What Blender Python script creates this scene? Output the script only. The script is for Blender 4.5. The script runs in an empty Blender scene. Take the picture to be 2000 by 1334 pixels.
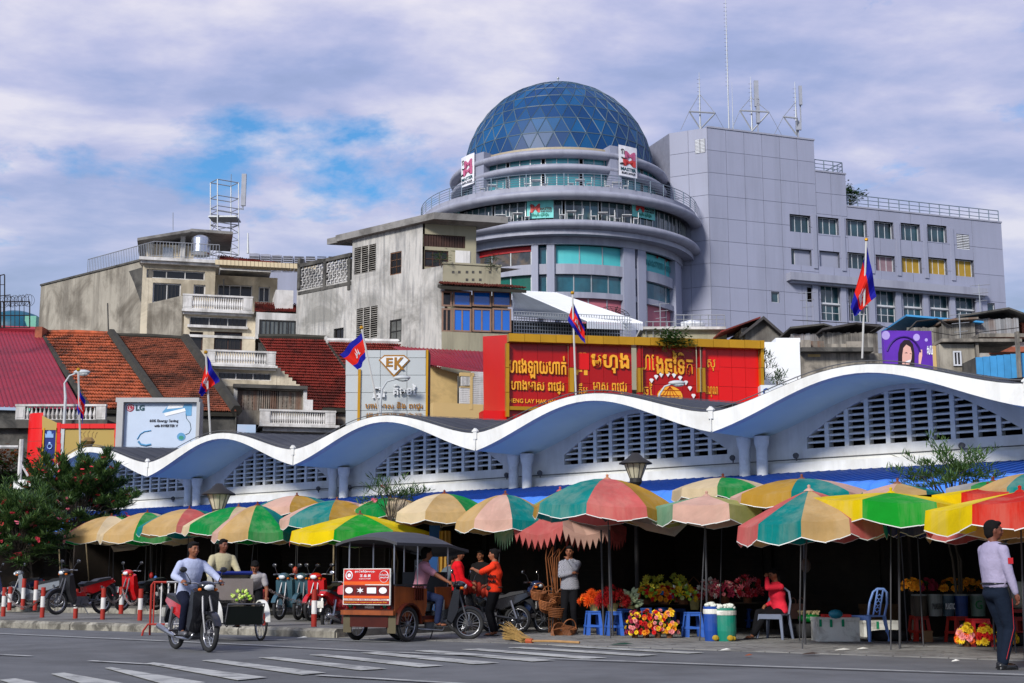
import bpy, bmesh, math, random
from mathutils import Vector, Matrix
R_ = random.Random(7)
S = bpy.context.scene
# ---------------------------------------------------------------- camera
FPX, HOR, CAMH = 2700.0, 1130.0, 1.1
TILT = math.atan((HOR - 667) / FPX)
cam_d = bpy.data.cameras.new("camera"); cam = bpy.data.objects.new("camera", cam_d)
S.collection.objects.link(cam); S.camera = cam
cam.location = (0, 0, CAMH); cam.rotation_euler = (math.pi / 2 + TILT, 0, 0)
cam_d.sensor_width = 36; cam_d.lens = 36 * FPX / 2000; cam_d.clip_start = .1; cam_d.clip_end = 4000
# ---------------------------------------------------------------- sky and sun
SUN_EL, SUN_AZ = math.radians(31), math.radians(210)      # sun behind the camera, to the left
W = bpy.data.worlds.new("World"); S.world = W; W.use_nodes = True
nt = W.node_tree; nt.nodes.clear(); N = nt.nodes.new; L = nt.links.new
def node(nt, typ, **kw):
    n = nt.nodes.new(typ)
    for k, v in kw.items(): setattr(n, k, v)
    return n
def ramp(nt, fac, stops):
    r = nt.nodes.new('ShaderNodeValToRGB'); nt.links.new(fac, r.inputs[0])
    e = r.color_ramp.elements
    while len(e) > len(stops): e.remove(e[-1])
    while len(e) < len(stops): e.new(0.5)
    for i, (p, c) in enumerate(stops):
        e[i].position = p; e[i].color = (*c, 1) if len(c) == 3 else c
    return r.outputs[0]
def g3(v): return (v, v, v)
sky = node(nt, 'ShaderNodeTexSky', sky_type='NISHITA', sun_disc=False, sun_elevation=SUN_EL, sun_rotation=SUN_AZ, dust_density=2.0, ozone_density=3.0)
skm = node(nt, 'ShaderNodeVectorMath', operation='SCALE'); L(sky.outputs[0], skm.inputs[0]); skm.inputs['Scale'].default_value = 0.060
tint = node(nt, 'ShaderNodeMix', data_type='RGBA', blend_type='MULTIPLY'); tint.inputs[0].default_value = 1
L(skm.outputs[0], tint.inputs[6]); tint.inputs[7].default_value = (.30, 1.25, 1.8, 1)
tc = node(nt, 'ShaderNodeTexCoord')
# clouds are projected onto a layer overhead: direction / (z + c)
sep = node(nt, 'ShaderNodeSeparateXYZ'); L(tc.outputs['Generated'], sep.inputs[0])
zc = node(nt, 'ShaderNodeMath', operation='MAXIMUM'); L(sep.outputs[2], zc.inputs[0]); zc.inputs[1].default_value = 0
za = node(nt, 'ShaderNodeMath', operation='ADD'); L(zc.outputs[0], za.inputs[0]); za.inputs[1].default_value = .16
dv = node(nt, 'ShaderNodeVectorMath', operation='DIVIDE'); L(tc.outputs['Generated'], dv.inputs[0])
cmb = node(nt, 'ShaderNodeCombineXYZ')
for i in range(3): L(za.outputs[0], cmb.inputs[i])
L(cmb.outputs[0], dv.inputs[1])
mp = node(nt, 'ShaderNodeMapping'); L(dv.outputs[0], mp.inputs[0])
mp.inputs['Scale'].default_value = (1.0, 1.0, 0.0); mp.inputs['Location'].default_value = (-3.72, 6.2, 0); mp.inputs['Rotation'].default_value = (0, 0, .5)
def noise(nt, vec, sc, det=5, rough=.55, dist=0):
    n = node(nt, 'ShaderNodeTexNoise'); n.inputs['Scale'].default_value = sc; n.inputs['Detail'].default_value = det
    n.inputs['Roughness'].default_value = rough; n.inputs['Distortion'].default_value = dist
    if vec: nt.links.new(vec, n.inputs['Vector'])
    return n.outputs[0]
n1 = noise(nt, mp.outputs[0], 1.9, 9, .60, .15)
mask = ramp(nt, n1, [(.36, g3(0)), (.455, g3(1))])
mp2 = node(nt, 'ShaderNodeMapping'); L(dv.outputs[0], mp2.inputs[0]); mp2.inputs['Scale'].default_value = (1.0, 1.35, 0); mp2.inputs['Location'].default_value = (9, 4, 0); mp2.inputs['Rotation'].default_value = (0, 0, -.35)
n2 = noise(nt, mp2.outputs[0], 1.9, 8, .56, .15)
ccol = ramp(nt, n2, [(.30, (.13, .18, .33)), (.44, (.21, .25, .43)), (.53, (.32, .33, .485)), (.64, (.50, .48, .55))])
mixc = node(nt, 'ShaderNodeMix', data_type='RGBA'); L(mask, mixc.inputs[0]); L(tint.outputs[2], mixc.inputs[6]); L(ccol, mixc.inputs[7])
# paler towards the horizon
hz = ramp(nt, zc.outputs[0], [(0.0, g3(.75)), (.28, g3(.16)), (.6, g3(0))])
mixh = node(nt, 'ShaderNodeMix', data_type='RGBA'); L(hz, mixh.inputs[0]); L(mixc.outputs[2], mixh.inputs[6]); mixh.inputs[7].default_value = (.32, .39, .46, 1)
bg = node(nt, 'ShaderNodeBackground'); L(mixh.outputs[2], bg.inputs[0]); bg.inputs[1].default_value = 1.0
wo = node(nt, 'ShaderNodeOutputWorld'); L(bg.outputs[0], wo.inputs[0])
sd = bpy.data.lights.new("sun", 'SUN'); sd.energy = 2.5; sd.angle = math.radians(12); sd.color = (1, .96, .9)
sun = bpy.data.objects.new("sun", sd); S.collection.objects.link(sun)
_az = SUN_AZ  # azimuth measured from +Y clockwise
sdir = Vector((math.sin(_az) * math.cos(SUN_EL), math.cos(_az) * math.cos(SUN_EL), math.sin(SUN_EL)))
sun.rotation_euler = sdir.to_track_quat('Z', 'Y').to_euler(); sun.location = (0, 0, 60)
vs = S.view_settings; vs.view_transform = 'Standard'; vs.look = 'None'; vs.gamma = 1; vs.use_curve_mapping = False; vs.exposure = 0.72
S.cycles.max_bounces = 5; S.cycles.diffuse_bounces = 2; S.cycles.glossy_bounces = 2; S.cycles.transmission_bounces = 3; S.cycles.transparent_max_bounces = 4
# ---------------------------------------------------------------- pixel <-> place
_R, _F, _U = Vector((1, 0, 0)), Vector((0, math.cos(TILT), math.sin(TILT))), Vector((0, -math.sin(TILT), math.cos(TILT)))
_C = Vector((0, 0, CAMH))
def ray(px, py): return _R * ((px - 1000) / FPX) + _U * ((667 - py) / FPX) + _F
def U(px, py, Y): r = ray(px, py); return _C + r * (Y / r.y)
def G(px, py, z=0.0): r = ray(px, py); return _C + r * ((z - CAMH) / r.z)
def vpdir(vx):
    r = ray(vx, HOR); r.z = 0; return r.normalized()
# ---------------------------------------------------------------- materials
def C(r, g, b, k=1.0):
    f = lambda v: (v / 255 / 12.92 if v / 255 <= .04045 else ((v / 255 + .055) / 1.055) ** 2.4) * k
    return (f(r), f(g), f(b))
MATS = {}
def mat(name, col, rough=.75, var=.12, scale=2.0, bump=0.0, bscale=30, metal=0, streak=None, dirt=None, trans=0, ovar=.06, spec=.4, coat=0, emit=None):
    if name in MATS: return MATS[name]
    m = bpy.data.materials.new(name); m.use_nodes = True; t = m.node_tree; b = t.nodes['Principled BSDF']; out = t.nodes['Material Output']
    geo = node(t, 'ShaderNodeNewGeometry'); pos = geo.outputs['Position']
    lk = t.links.new
    nz = noise(t, pos, scale, 5, .6)
    oi = node(t, 'ShaderNodeObjectInfo')
    v = node(t, 'ShaderNodeMapRange'); lk(nz, v.inputs[0]); v.inputs[1].default_value = .3; v.inputs[2].default_value = .7; v.inputs[3].default_value = 1 - var; v.inputs[4].default_value = 1 + var
    o = node(t, 'ShaderNodeMapRange'); lk(oi.outputs['Random'], o.inputs[0]); o.inputs[3].default_value = 1 - ovar; o.inputs[4].default_value = 1 + ovar
    mu = node(t, 'ShaderNodeMath', operation='MULTIPLY'); lk(v.outputs[0], mu.inputs[0]); lk(o.outputs[0], mu.inputs[1])
    sc = node(t, 'ShaderNodeVectorMath', operation='SCALE'); sc.inputs[0].default_value = col; lk(mu.outputs[0], sc.inputs['Scale'])
    cur = sc.outputs[0]
    def over(c, fac):
        nonlocal cur
        mx = node(t, 'ShaderNodeMix', data_type='RGBA'); lk(fac, mx.inputs[0]); lk(cur, mx.inputs[6]); mx.inputs[7].default_value = (*c, 1); cur = mx.outputs[2]
    if streak:                                   # rain streaks: noise drawn out vertically
        c, amt, sx = streak
        mp = node(t, 'ShaderNodeMapping'); lk(pos, mp.inputs[0]); mp.inputs['Scale'].default_value = (sx, sx, sx * .09)
        a = noise(t, mp.outputs[0], 1, 6, .7)
        over(c, ramp(t, a, [(.46, g3(0)), (.62, g3(amt))]))
    if dirt:
        c, amt, ds = dirt
        a = noise(t, pos, ds, 8, .68, .6)
        over(c, ramp(t, a, [(.47, g3(0)), (.62, g3(amt))]))
    lk(cur, b.inputs['Base Color']); b.inputs['Roughness'].default_value = rough; b.inputs['Metallic'].default_value = metal
    b.inputs['Specular IOR Level'].default_value = spec; b.inputs['Coat Weight'].default_value = coat
    if bump:
        bn = node(t, 'ShaderNodeBump'); bn.inputs['Strength'].default_value = bump; bn.inputs['Distance'].default_value = .02
        lk(noise(t, pos, bscale, 4, .6), bn.inputs['Height']); lk(bn.outputs[0], b.inputs['Normal'])
    if trans:
        tr = node(t, 'ShaderNodeBsdfTranslucent'); lk(cur, tr.inputs[0]); ms = node(t, 'ShaderNodeMixShader'); ms.inputs[0].default_value = trans
        lk(b.outputs[0], ms.inputs[1]); lk(tr.outputs[0], ms.inputs[2]); lk(ms.outputs[0], out.inputs[0])
    MATS[name] = m; return m
# ---------------------------------------------------------------- mesh builder
class MB:
    def __init__(s): s.v = []; s.f = []; s.m = []; s.cur = 0; s.M = None; s.sm = []; s.smooth = False
    def add(s, vs, fs, mi=None):
        o = len(s.v)
        s.v += [tuple(s.M @ Vector(p)) if s.M else tuple(p) for p in vs]
        for f in fs: s.f.append([o + i for i in f]); s.m.append(s.cur if mi is None else mi); s.sm.append(s.smooth)
        return s
    def quad(s, a, b, c, d, mi=None): return s.add([a, b, c, d], [(0, 1, 2, 3)], mi)
    def fbox(s, o, x, y, z, mi=None):             # box from a corner and three edge vectors
        o, x, y, z = map(Vector, (o, x, y, z))
        if x.cross(y).dot(z) < 0: o = o + x; x = -x
        p = [o, o + x, o + x + y, o + y]; p += [q + z for q in p]
        return s.add(p, [(3, 2, 1, 0), (4, 5, 6, 7), (0, 1, 5, 4), (1, 2, 6, 5), (2, 3, 7, 6), (3, 0, 4, 7)], mi)
    def box(s, x0, x1, y0, y1, z0, z1, mi=None): return s.fbox((x0, y0, z0), (x1 - x0, 0, 0), (0, y1 - y0, 0), (0, 0, z1 - z0), mi)
    def tube(s, pts, r, n=6, mi=None, caps=True, ell=None):
        pts = [Vector(p) for p in pts]; rs = r if isinstance(r, (list, tuple)) else [r] * len(pts)
        vs = []; fs = []; prev = None
        for i, p in enumerate(pts):
            d = (pts[min(i + 1, len(pts) - 1)] - pts[max(i - 1, 0)])
            if d.length < 1e-9: d = Vector((0, 0, 1))
            d.normalize()
            if prev is None:
                ref = Vector((0, 0, 1)) if abs(d.z) < .9 else Vector((1, 0, 0)); a = d.cross(ref).normalized()
            else: a = (prev - d * prev.dot(d)).normalized()
            prev = a; b = d.cross(a)
            for k in range(n):
                t = 2 * math.pi * k / n; vs.append(p + (a * math.cos(t) + b * math.sin(t)) * rs[i])
        for i in range(len(pts) - 1):
            for k in range(n):
                k2 = (k + 1) % n; fs.append((i * n + k, i * n + k2, (i + 1) * n + k2, (i + 1) * n + k))
        if caps: fs.append(tuple(range(n))[::-1]); fs.append(tuple((len(pts) - 1) * n + k for k in range(n)))
        return s.add(vs, fs, mi)
    def lathe(s, c, prof, n=16, axis='z', mi=None, a0=0, a1=2 * math.pi):
        full = abs(a1 - a0 - 2 * math.pi) < 1e-6; nn = n if full else n + 1; vs = []; c = Vector(c)
        for r, h in prof:
            for k in range(nn):
                t = a0 + (a1 - a0) * k / n; x, y = r * math.cos(t), r * math.sin(t)
                vs.append(c + (Vector((x, y, h)) if axis == 'z' else Vector((x, h, y)) if axis == 'y' else Vector((h, x, y))))
        fs = []
        for i in range(len(prof) - 1):
            for k in range(n):
                k2 = (k + 1) % nn; fs.append((i * nn + k, i * nn + k2, (i + 1) * nn + k2, (i + 1) * nn + k))
        return s.add(vs, fs, mi)
    def torus(s, c, Rr, r, axis='y', n=24, m=6, mi=None, a0=0, a1=2 * math.pi):
        c = Vector(c); full = abs(a1 - a0 - 2 * math.pi) < 1e-6; nn = n if full else n + 1; vs = []; fs = []
        for i in range(nn):
            t = a0 + (a1 - a0) * i / n
            for k in range(m):
                q = 2 * math.pi * k / m; rr = Rr + r * math.cos(q); h = r * math.sin(q); x, y = rr * math.cos(t), rr * math.sin(t)
                vs.append(c + (Vector((x, y, h)) if axis == 'z' else Vector((x, h, y)) if axis == 'y' else Vector((h, x, y))))
        for i in range(n):
            i2 = (i + 1) % nn
            for k in range(m): k2 = (k + 1) % m; fs.append((i * m + k, i2 * m + k, i2 * m + k2, i * m + k2))
        return s.add(vs, fs, mi)
    def prism(s, poly, o, x, y, z, mi=None, taper=1.0):       # poly in (x,y) axes extruded along z
        o, x, y, z = map(Vector, (o, x, y, z)); n = len(poly)
        cx = sum(p[0] for p in poly) / n; cy = sum(p[1] for p in poly) / n
        a = [o + x * p[0] + y * p[1] for p in poly]
        b = [o + z + x * (cx + (p[0] - cx) * taper) + y * (cy + (p[1] - cy) * taper) for p in poly]
        return s.add(a + b, [tuple(range(n))[::-1], tuple(range(n, 2 * n))] + [(i, (i + 1) % n, n + (i + 1) % n, n + i) for i in range(n)], mi)
    def ball(s, c, r, n=10, m=7, mi=None, rot=None):
        r = r if isinstance(r, (tuple, list)) else (r, r, r); c = Vector(c); vs = []; fs = []
        for i in range(m + 1):
            ph = math.pi * i / m
            for k in range(n):
                t = 2 * math.pi * k / n; q = Vector((r[0] * math.sin(ph) * math.cos(t), r[1] * math.sin(ph) * math.sin(t), r[2] * math.cos(ph)))
                if rot: q = rot @ q
                vs.append(c + q)
        for i in range(m):
            for k in range(n): k2 = (k + 1) % n; fs.append((i * n + k, (i + 1) * n + k, (i + 1) * n + k2, i * n + k2))
        return s.add(vs, fs, mi)
def new_obj(name, data, parent=None):
    o = bpy.data.objects.new(name, data); S.collection.objects.link(o)
    if parent is not None: o.parent = parent
    return o
def root_inv(p):
    while p.parent: p = p.parent
    return (Matrix.Translation(p.location) @ p.rotation_euler.to_matrix().to_4x4()).inverted()
def build(name, mb, m, parent=None, world=False, smooth=False, label=None, kind=None, auto=None):
    me = bpy.data.meshes.new(name); vs = mb.v
    if world and parent is not None:
        Mi = root_inv(parent); vs = [tuple(Mi @ Vector(v)) for v in vs]
    me.from_pydata(vs, [], mb.f)
    for x in (m if isinstance(m, (list, tuple)) else [m]): me.materials.append(x)
    me.polygons.foreach_set('material_index', mb.m)
    me.polygons.foreach_set('use_smooth', [bool(smooth or q) for q in mb.sm])
    if auto:
        bm = bmesh.new(); bm.from_mesh(me); bmesh.ops.recalc_face_normals(bm, faces=bm.faces)
        for e in bm.edges:
            if len(e.link_faces) == 2 and e.calc_face_angle(0) > auto: e.smooth = False
        for f in bm.faces: f.smooth = True
        bm.to_mesh(me); bm.free()
    me.update()
    o = new_obj(name, me, parent)
    if label: o['label'] = label
    if kind: o['kind'] = kind
    return o
def tag(o, label, cat, group=None):
    o['label'] = label; o['category'] = cat
    if group: o['group'] = group
    return o
def thing(name, label, cat, loc=(0, 0, 0), rz=0, group=None, rot=None):
    o = bpy.data.objects.new(name, None); S.collection.objects.link(o); o.empty_display_size = .2
    o.location = loc; o.rotation_euler = rot or (0, 0, rz)
    return tag(o, label, cat, group)
def struct(name, mb, m, **k):
    o = build(name, mb, m, **k); o['kind'] = 'structure'; return o
def kids(o): return [c for c in bpy.data.objects if c.parent is o]
def copy_tree(o, loc=None, rz=None, label=None, group=None, parent=None, swap=None):
    c = o.copy(); S.collection.objects.link(c)
    if parent is not None: c.parent = parent
    if loc is not None: c.location = loc
    if rz is not None: c.rotation_euler = (0, 0, rz)
    if label: c['label'] = label
    if group: c['group'] = group
    if swap and c.type == 'MESH' and any(x and x.name in swap for x in c.data.materials):
        c.data = c.data.copy()
        for i, x in enumerate(c.data.materials):
            if x and x.name in swap: c.data.materials[i] = swap[x.name]
    for k in kids(o): copy_tree(k, parent=c, swap=swap)
    return c
def shared(o, name, loc, parent, rot=None, scale=None, mt=None):          # another part that shares the mesh of o
    c = bpy.data.objects.new(name, o.data); S.collection.objects.link(c); c.parent = parent; c.location = loc
    if rot is not None: c.rotation_euler = rot
    if scale is not None: c.scale = scale if isinstance(scale, tuple) else (scale,) * 3
    if mt is not None: c.material_slots[0].link = 'OBJECT'; c.material_slots[0].material = mt
    return c
# ---------------------------------------------------------------- facade frames
class Fac:
    """a vertical plane through the place seen at pixel (px,py) and depth Y, running towards the vanishing point vx (or by angle)"""
    def __init__(s, px, Y, vx=None, ang=None, py=900):
        s.o = U(px, py, Y); s.o.z = 0
        s.d = vpdir(vx) if vx is not None else Vector((math.cos(ang), math.sin(ang), 0))
        if s.d.x < 0: s.d = -s.d
        s.n = Vector((s.d.y, -s.d.x, 0))           # towards the viewer
    def at(s, px, py, off=0):
        r = ray(px, py); k = ((s.o - _C).dot(s.n) + off) / r.dot(s.n); P = _C + r * k
        return ((P - s.o).dot(s.d), P.z)
    def P(s, u, z, n=0): return s.o + s.d * u + Vector((0, 0, z)) + s.n * n
    def W(s, px, py, off=0): u, z = s.at(px, py, off); return s.P(u, z, off)
    def rect(s, x0, y0, x1, y1, off=0):
        p = [s.at(x0, (y0 + y1) / 2, off), s.at(x1, (y0 + y1) / 2, off), s.at((x0 + x1) / 2, y0, off), s.at((x0 + x1) / 2, y1, off)]
        return p[0][0], p[1][0], p[3][1], p[2][1]
    def box(s, mb, u0, u1, z0, z1, n0, n1, mi=None): return mb.fbox(s.P(u0, z0, n0), s.d * (u1 - u0), s.n * (n1 - n0), (0, 0, z1 - z0), mi)
    def pbox(s, mb, x0, y0, x1, y1, n0, n1, mi=None, off=0):
        u0, u1, z0, z1 = s.rect(x0, y0, x1, y1, off); return s.box(mb, u0, u1, z0, z1, n0, n1, mi)
    def wall(s, mb, u0, u1, z0, z1, holes=(), rev=.2, top=True, mi=None):
        us = sorted({u0, u1, *[min(max(h[i], u0), u1) for h in holes for i in (0, 1)]}); zs = sorted({z0, z1, *[min(max(h[i], z0), z1) for h in holes for i in (2, 3)]})
        for j in range(len(zs) - 1):
            run = None
            for i in range(len(us)):
                solid = i < len(us) - 1 and not any(h[0] - 1e-6 <= us[i] and us[i + 1] <= h[1] + 1e-6 and h[2] - 1e-6 <= zs[j] and zs[j + 1] <= h[3] + 1e-6 for h in holes)
                if solid and run is None: run = us[i]
                if not solid and run is not None:
                    mb.quad(s.P(run, zs[j]), s.P(us[i], zs[j]), s.P(us[i], zs[j + 1]), s.P(run, zs[j + 1]), mi); run = None
        for h in holes:
            a, b, c, d = h[:4]
            for p, q in (((a, c), (b, c)), ((b, c), (b, d)), ((b, d), (a, d)), ((a, d), (a, c))):
                mb.quad(s.P(*p), s.P(*q), s.P(*q, -rev), s.P(*p, -rev), mi)
        return mb
def window(f, rect, par, fm, gm, cols=2, rows=1, rev=.12, fw=.06, name='window', bars=0, pane='pane'):
    """frame as a part, its panes as sub-parts"""
    u0, u1, z0, z1 = rect; a = MB()
    for (p, q, r, t) in ((u0, u1, z0, z0 + fw), (u0, u1, z1 - fw, z1), (u0, u0 + fw, z0 + fw, z1 - fw), (u1 - fw, u1, z0 + fw, z1 - fw)): f.box(a, p, q, r, t, -rev, -rev + .07)
    cw = (u1 - u0 - 2 * fw) / cols; rh = (z1 - z0 - 2 * fw) / rows; hw = fw * .4
    for i in range(1, cols): c = u0 + fw + cw * i; f.box(a, c - hw, c + hw, z0 + fw, z1 - fw, -rev, -rev + .05)
    for j in range(1, rows): c = z0 + fw + rh * j; f.box(a, u0 + fw, u1 - fw, c - hw, c + hw, -rev, -rev + .06)
    w = build(name, a, fm, par, world=True)
    if bars:
        a = MB()
        for i in range(bars): c = u0 + (u1 - u0) * (i + .5) / bars; f.box(a, c - .014, c + .014, z0 + fw, z1 - fw, -rev + .06, -rev + .09)
        build('window_bars', a, MATS['dark_iron'], w, world=True, kind='stuff')
    for i in range(cols):
        for j in range(rows):
            g = MB(); ua = u0 + fw + cw * i + hw * (i > 0); ub = u0 + fw + cw * (i + 1) - hw * (i < cols - 1); za_ = z0 + fw + rh * j + hw * (j > 0); zb = z0 + fw + rh * (j + 1) - hw * (j < rows - 1)
            f.box(g, ua, ub, za_, zb, -rev + .005, -rev + .02); build(pane, g, gm, w, world=True)
    return w
_fonts = {}
def text(s, m, parent, o, x, z, w=None, h=None, name='lettering', depth=.02, bold=0, world=True, label=None):
    """flat-cut lettering: o = lower left place, x = unit vector along the line, z = unit vector up, fitted to width w and height h"""
    cu = bpy.data.curves.new('txt', 'FONT'); cu.body = s; cu.size = 1; cu.extrude = .02; cu.offset = bold; cu.resolution_u = 2
    ob = bpy.data.objects.new('txt', cu); S.collection.objects.link(ob); bpy.context.view_layer.update()
    me = bpy.data.meshes.new_from_object(ob.evaluated_get(bpy.context.evaluated_depsgraph_get())); bpy.data.objects.remove(ob)
    if not me.vertices: return None
    xs = [v.co.x for v in me.vertices]; ys = [v.co.y for v in me.vertices]; x0, x1, y0, y1 = min(xs), max(xs), min(ys), max(ys)
    sx = w / (x1 - x0) if w else None; sy = h / (y1 - y0) if h else None; sx = sx or sy; sy = sy or sx
    x, z, o = Vector(x).normalized(), Vector(z).normalized(), Vector(o); n = x.cross(z)
    Mi = root_inv(parent) if (parent is not None and world) else Matrix()
    for v in me.vertices: v.co = Mi @ (o + x * (v.co.x - x0) * sx + z * (v.co.y - y0) * sy + n * (depth if v.co.z > 0 else 0))
    me.materials.append(m); t = new_obj(name, me, parent)
    if label: t['label'] = label
    return t
# ================================================================ ground
asphalt = mat('asphalt', (.135, .137, .140), .9, .16, 1.3, .5, 60, dirt=((.085, .085, .085), .75, .32), spec=.25)
pav = mat('pavement', (.17, .165, .155), .9, .12, .5, .3, 40, dirt=((.06, .056, .05), .7, .7), spec=.2)
paver = mat('paver', (.205, .20, .19), .9, .10, 1.2, .3, 40, dirt=((.09, .085, .08), .6, 1.3), ovar=.12, spec=.2)
earth = mat('earth', (.10, .095, .085), .95)
line_m = mat('road_paint', (.40, .40, .375), .8, .10, 3, dirt=((.16, .16, .155), .8, 2.6), spec=.2)
kerb_m = mat('kerb_concrete', (.30, .28, .23), .9, .15, 3, .5, 30, dirt=((.06, .055, .045), .85, 2.2), streak=((.07, .06, .05), .5, 6), ovar=.15)
a = MB(); a.quad((-900, -60, 0), (900, -60, 0), (900, 1500, 0), (-900, 1500, 0)); struct('ground', a, earth)
a = MB()
def gz(px, py, z): return tuple(G(px, py, z))
a.quad((-60, -40, .004), (60, -40, .004), (60, 60, .004), (-60, 60, .004)); struct('road', a, asphalt)
def kerbline(px): return 1220 + px * .0375                      # foot of the kerb
# raised pavement on the left with its kerb stones
kA, kB = G(-420, 1213.5), G(655, 1246.5); kd = (kB - kA).normalized(); kn = Vector((-kd.y, kd.x, 0))
kL = (kB - kA).length
a = MB(); p0 = kA + kn * .32; p1 = kB + kn * .32
a.add([p0, p1, p1 + kn * 40, p0 + kn * 40] + [q + Vector((0, 0, .15)) for q in (p0, p1, p1 + kn * 40, p0 + kn * 40)], [(4, 5, 6, 7), (0, 1, 5, 4), (1, 2, 6, 5)])
struct('pavement', a, pav)
kerb = struct('kerb', MB().fbox(kA + kn * .04, kd * kL, kn * .26, (0, 0, .10)), kerb_m)
n = int(kL / 1.25)
for i in range(n):
    b = MB(); L0 = kL / n * i; w = kL / n - .018; j = R_.uniform(-.012, .012); last = i == n - 1
    o = kA + kd * L0 + kn * j
    prof = [(0, 0), (.32, 0), (.32, .17), (.06, .17 + j * .3), (0, .12)]
    b.prism(prof, o, kn, (0, 0, 1), kd * w)
    build('kerb_stone', b, kerb_m, kerb)
# step behind the bollards
sA, sB = G(-300, 1189, .15), G(500, 1203, .15); sdv = (sB - sA).normalized(); sn = Vector((-sdv.y, sdv.x, 0)); sL = (sB - sA).length
step = struct('step', MB().fbox(sA + sn * .03, sdv * sL, sn * 30, (0, 0, .12)), pav)
for i in range(16): build('kerb_stone', MB().fbox(sA + sdv * sL / 16 * i + sn * R_.uniform(-.01, .01), sdv * (sL / 16 - .02), sn * .25, (0, 0, .14)), kerb_m, step)
# forecourt pavers on the right, flush with the road
fA, fB = G(660, 1246), G(2150, 1297); fd = (fB - fA).normalized(); fn = Vector((-fd.y, fd.x, 0)); fL = (fB - fA).length
a = MB(); a.quad(fA + Vector((0, 0, .008)), fB + Vector((0, 0, .008)), fB + fn * 30 + Vector((0, 0, .008)), fA + fn * 30 + Vector((0, 0, .008))); fc = struct('forecourt', a, kerb_m)
a = MB(); rw = .20; pl_ = .40
for r in range(34):
    off = (r % 2) * pl_ / 2; u = -off
    while u < fL:
        w = pl_ - .014; dz = .011 + R_.uniform(0, .004); o = fA + fd * max(u, 0) + fn * (r * rw) + Vector((0, 0, .004)); ww = min(w, w + u) if u < 0 else w
        if ww > .05: a.fbox(o, fd * ww, fn * (rw - .014), (0, 0, dz))
        u += pl_
build('paver', a, paver, fc, kind='stuff')
# painted markings
def poly_px(name, pts, z=.016, m=line_m):
    b = MB(); q = [G(*p, z) for p in pts]; b.add([*q, *[v + Vector((0, 0, .003)) for v in q]], [(4, 5, 6, 7)[::-1] if False else (4, 5, 6, 7), (0, 1, 5, 4), (1, 2, 6, 5), (2, 3, 7, 6), (3, 0, 4, 7)]); return b
cw = struct('crosswalk', poly_px('', [(310, 1299.5), (316, 1299), (325, 1300), (318, 1300.4)]), line_m)
for q in [[(590, 1318), (637, 1314), (425, 1288), (395, 1290)], [(465, 1328.5), (522, 1323), (300, 1294), (285, 1296)], [(338, 1341), (402, 1333), (215, 1303), (205, 1304.5)],
          [(705, 1309), (755, 1306), (537, 1283), (505, 1284)], [(820, 1303), (865, 1300), (635, 1278), (605, 1279)], [(925, 1297), (975, 1294.5), (740, 1273.5), (705, 1275)],
          [(1040, 1292), (1085, 1289.5), (845, 1270), (810, 1271)], [(1145, 1287), (1185, 1284.5), (935, 1267), (903, 1268)], [(1250, 1281.5), (1285, 1279), (1022, 1263.7), (993, 1264.8)],
          [(1345, 1276.5), (1375, 1274.6), (1105, 1260.6), (1078, 1261.4)], [(215, 1352), (300, 1345), (125, 1314), (100, 1316)], [(120, 1366), (200, 1358), (30, 1325), (0, 1328)]]:
    build('stripe', poly_px('', q), line_m, cw)
for q in [[(-60, 1236.8), (-60, 1235), (450, 1256), (1085, 1285), (2100, 1319.6), (2100, 1322), (1085, 1287), (450, 1258)], ]:
    pass
for k, pts in enumerate([[(-200, 1228), (0, 1237), (450, 1257), (750, 1272.5), (1085, 1286), (1500, 1301), (2150, 1322)], [(175, 1290), (300, 1297)], [(620, 1318), (945, 1337)], [(-60, 1275), (62, 1281)], [(380, 1247), (560, 1250)], [(620, 1248.5), (760, 1253)]]):
    b = MB(); z = .024 if k == 0 else .021
    for (p, q) in zip(pts[:-1], pts[1:]):
        A, B = G(*p, z), G(*q, z); d = (B - A).normalized(); w = Vector((-d.y, d.x, 0)) * .055; b.quad(A - w, B - w, B + w, A + w)
    struct('road_marking', b, line_m)
# ================================================================ market hall
HA = vpdir(-2229); HU = Vector((-HA.x, -HA.y, 0)); HN = Vector((HA.y, -HA.x, 0)); HO = U(1390, 845, 36); HO.z = 0
def H(u, d, z): return HO + HU * u + HN * d + Vector((0, 0, z))
hallf = Fac(1390, 36, ang=math.atan2(HU.y, HU.x)); hallf.o = HO.copy(); hallf.d = HU.copy(); hallf.n = -HN
white = mat('white_render', (.72, .715, .68), .8, .05, .6, .12, 25, streak=((.50, .49, .44), .35, 1.6), dirt=((.50, .48, .42), .35, .9), ovar=.0)
soffit = mat('pale_blue_soffit', (.74, .88, .76), .8, .05, .5, ovar=0)
louv = mat('louvre_paint', (.78, .79, .76), .8, .08, 2, dirt=((.45, .45, .42), .4, 2), ovar=.04)
roofd = mat('dark_roof_felt', (.030, .033, .040), .62, .18, .5, .4, 12, dirt=((.07, .07, .075), .6, .35), ovar=0)
blackm = mat('interior_shade', (.010, .010, .011), .95, spec=.1)  # near-black colour stands for the shade inside openings
blueR = mat('blue_sheet', (.016, .085, .38), .5, .08, .8, dirt=((.02, .06, .25), .4, .7), ovar=0)
blueL = mat('light_blue_sheet', (.05, .20, .68), .45, .06, 2, ovar=.03)
pipe_m = mat('grey_pipe', (.08, .08, .08), .6)
hall = thing('market_hall', 'long white market hall with a row of wave shaped concrete vaults above blue awnings', 'market hall', HO)
BAY = 8.27; ZV, ZVB, ZC, ZCB = 5.40, 4.87, 6.23, 6.03
def ztop(t): return ZV + (ZC - ZV) * (.5 - .5 * math.cos(2 * math.pi * t)) ** .80
def zbot(t): s_ = math.sin(math.pi * t); return ZVB + (ZCB - ZVB) * (s_ + (.5 - .5 * math.cos(2 * math.pi * t))) / 2
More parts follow.
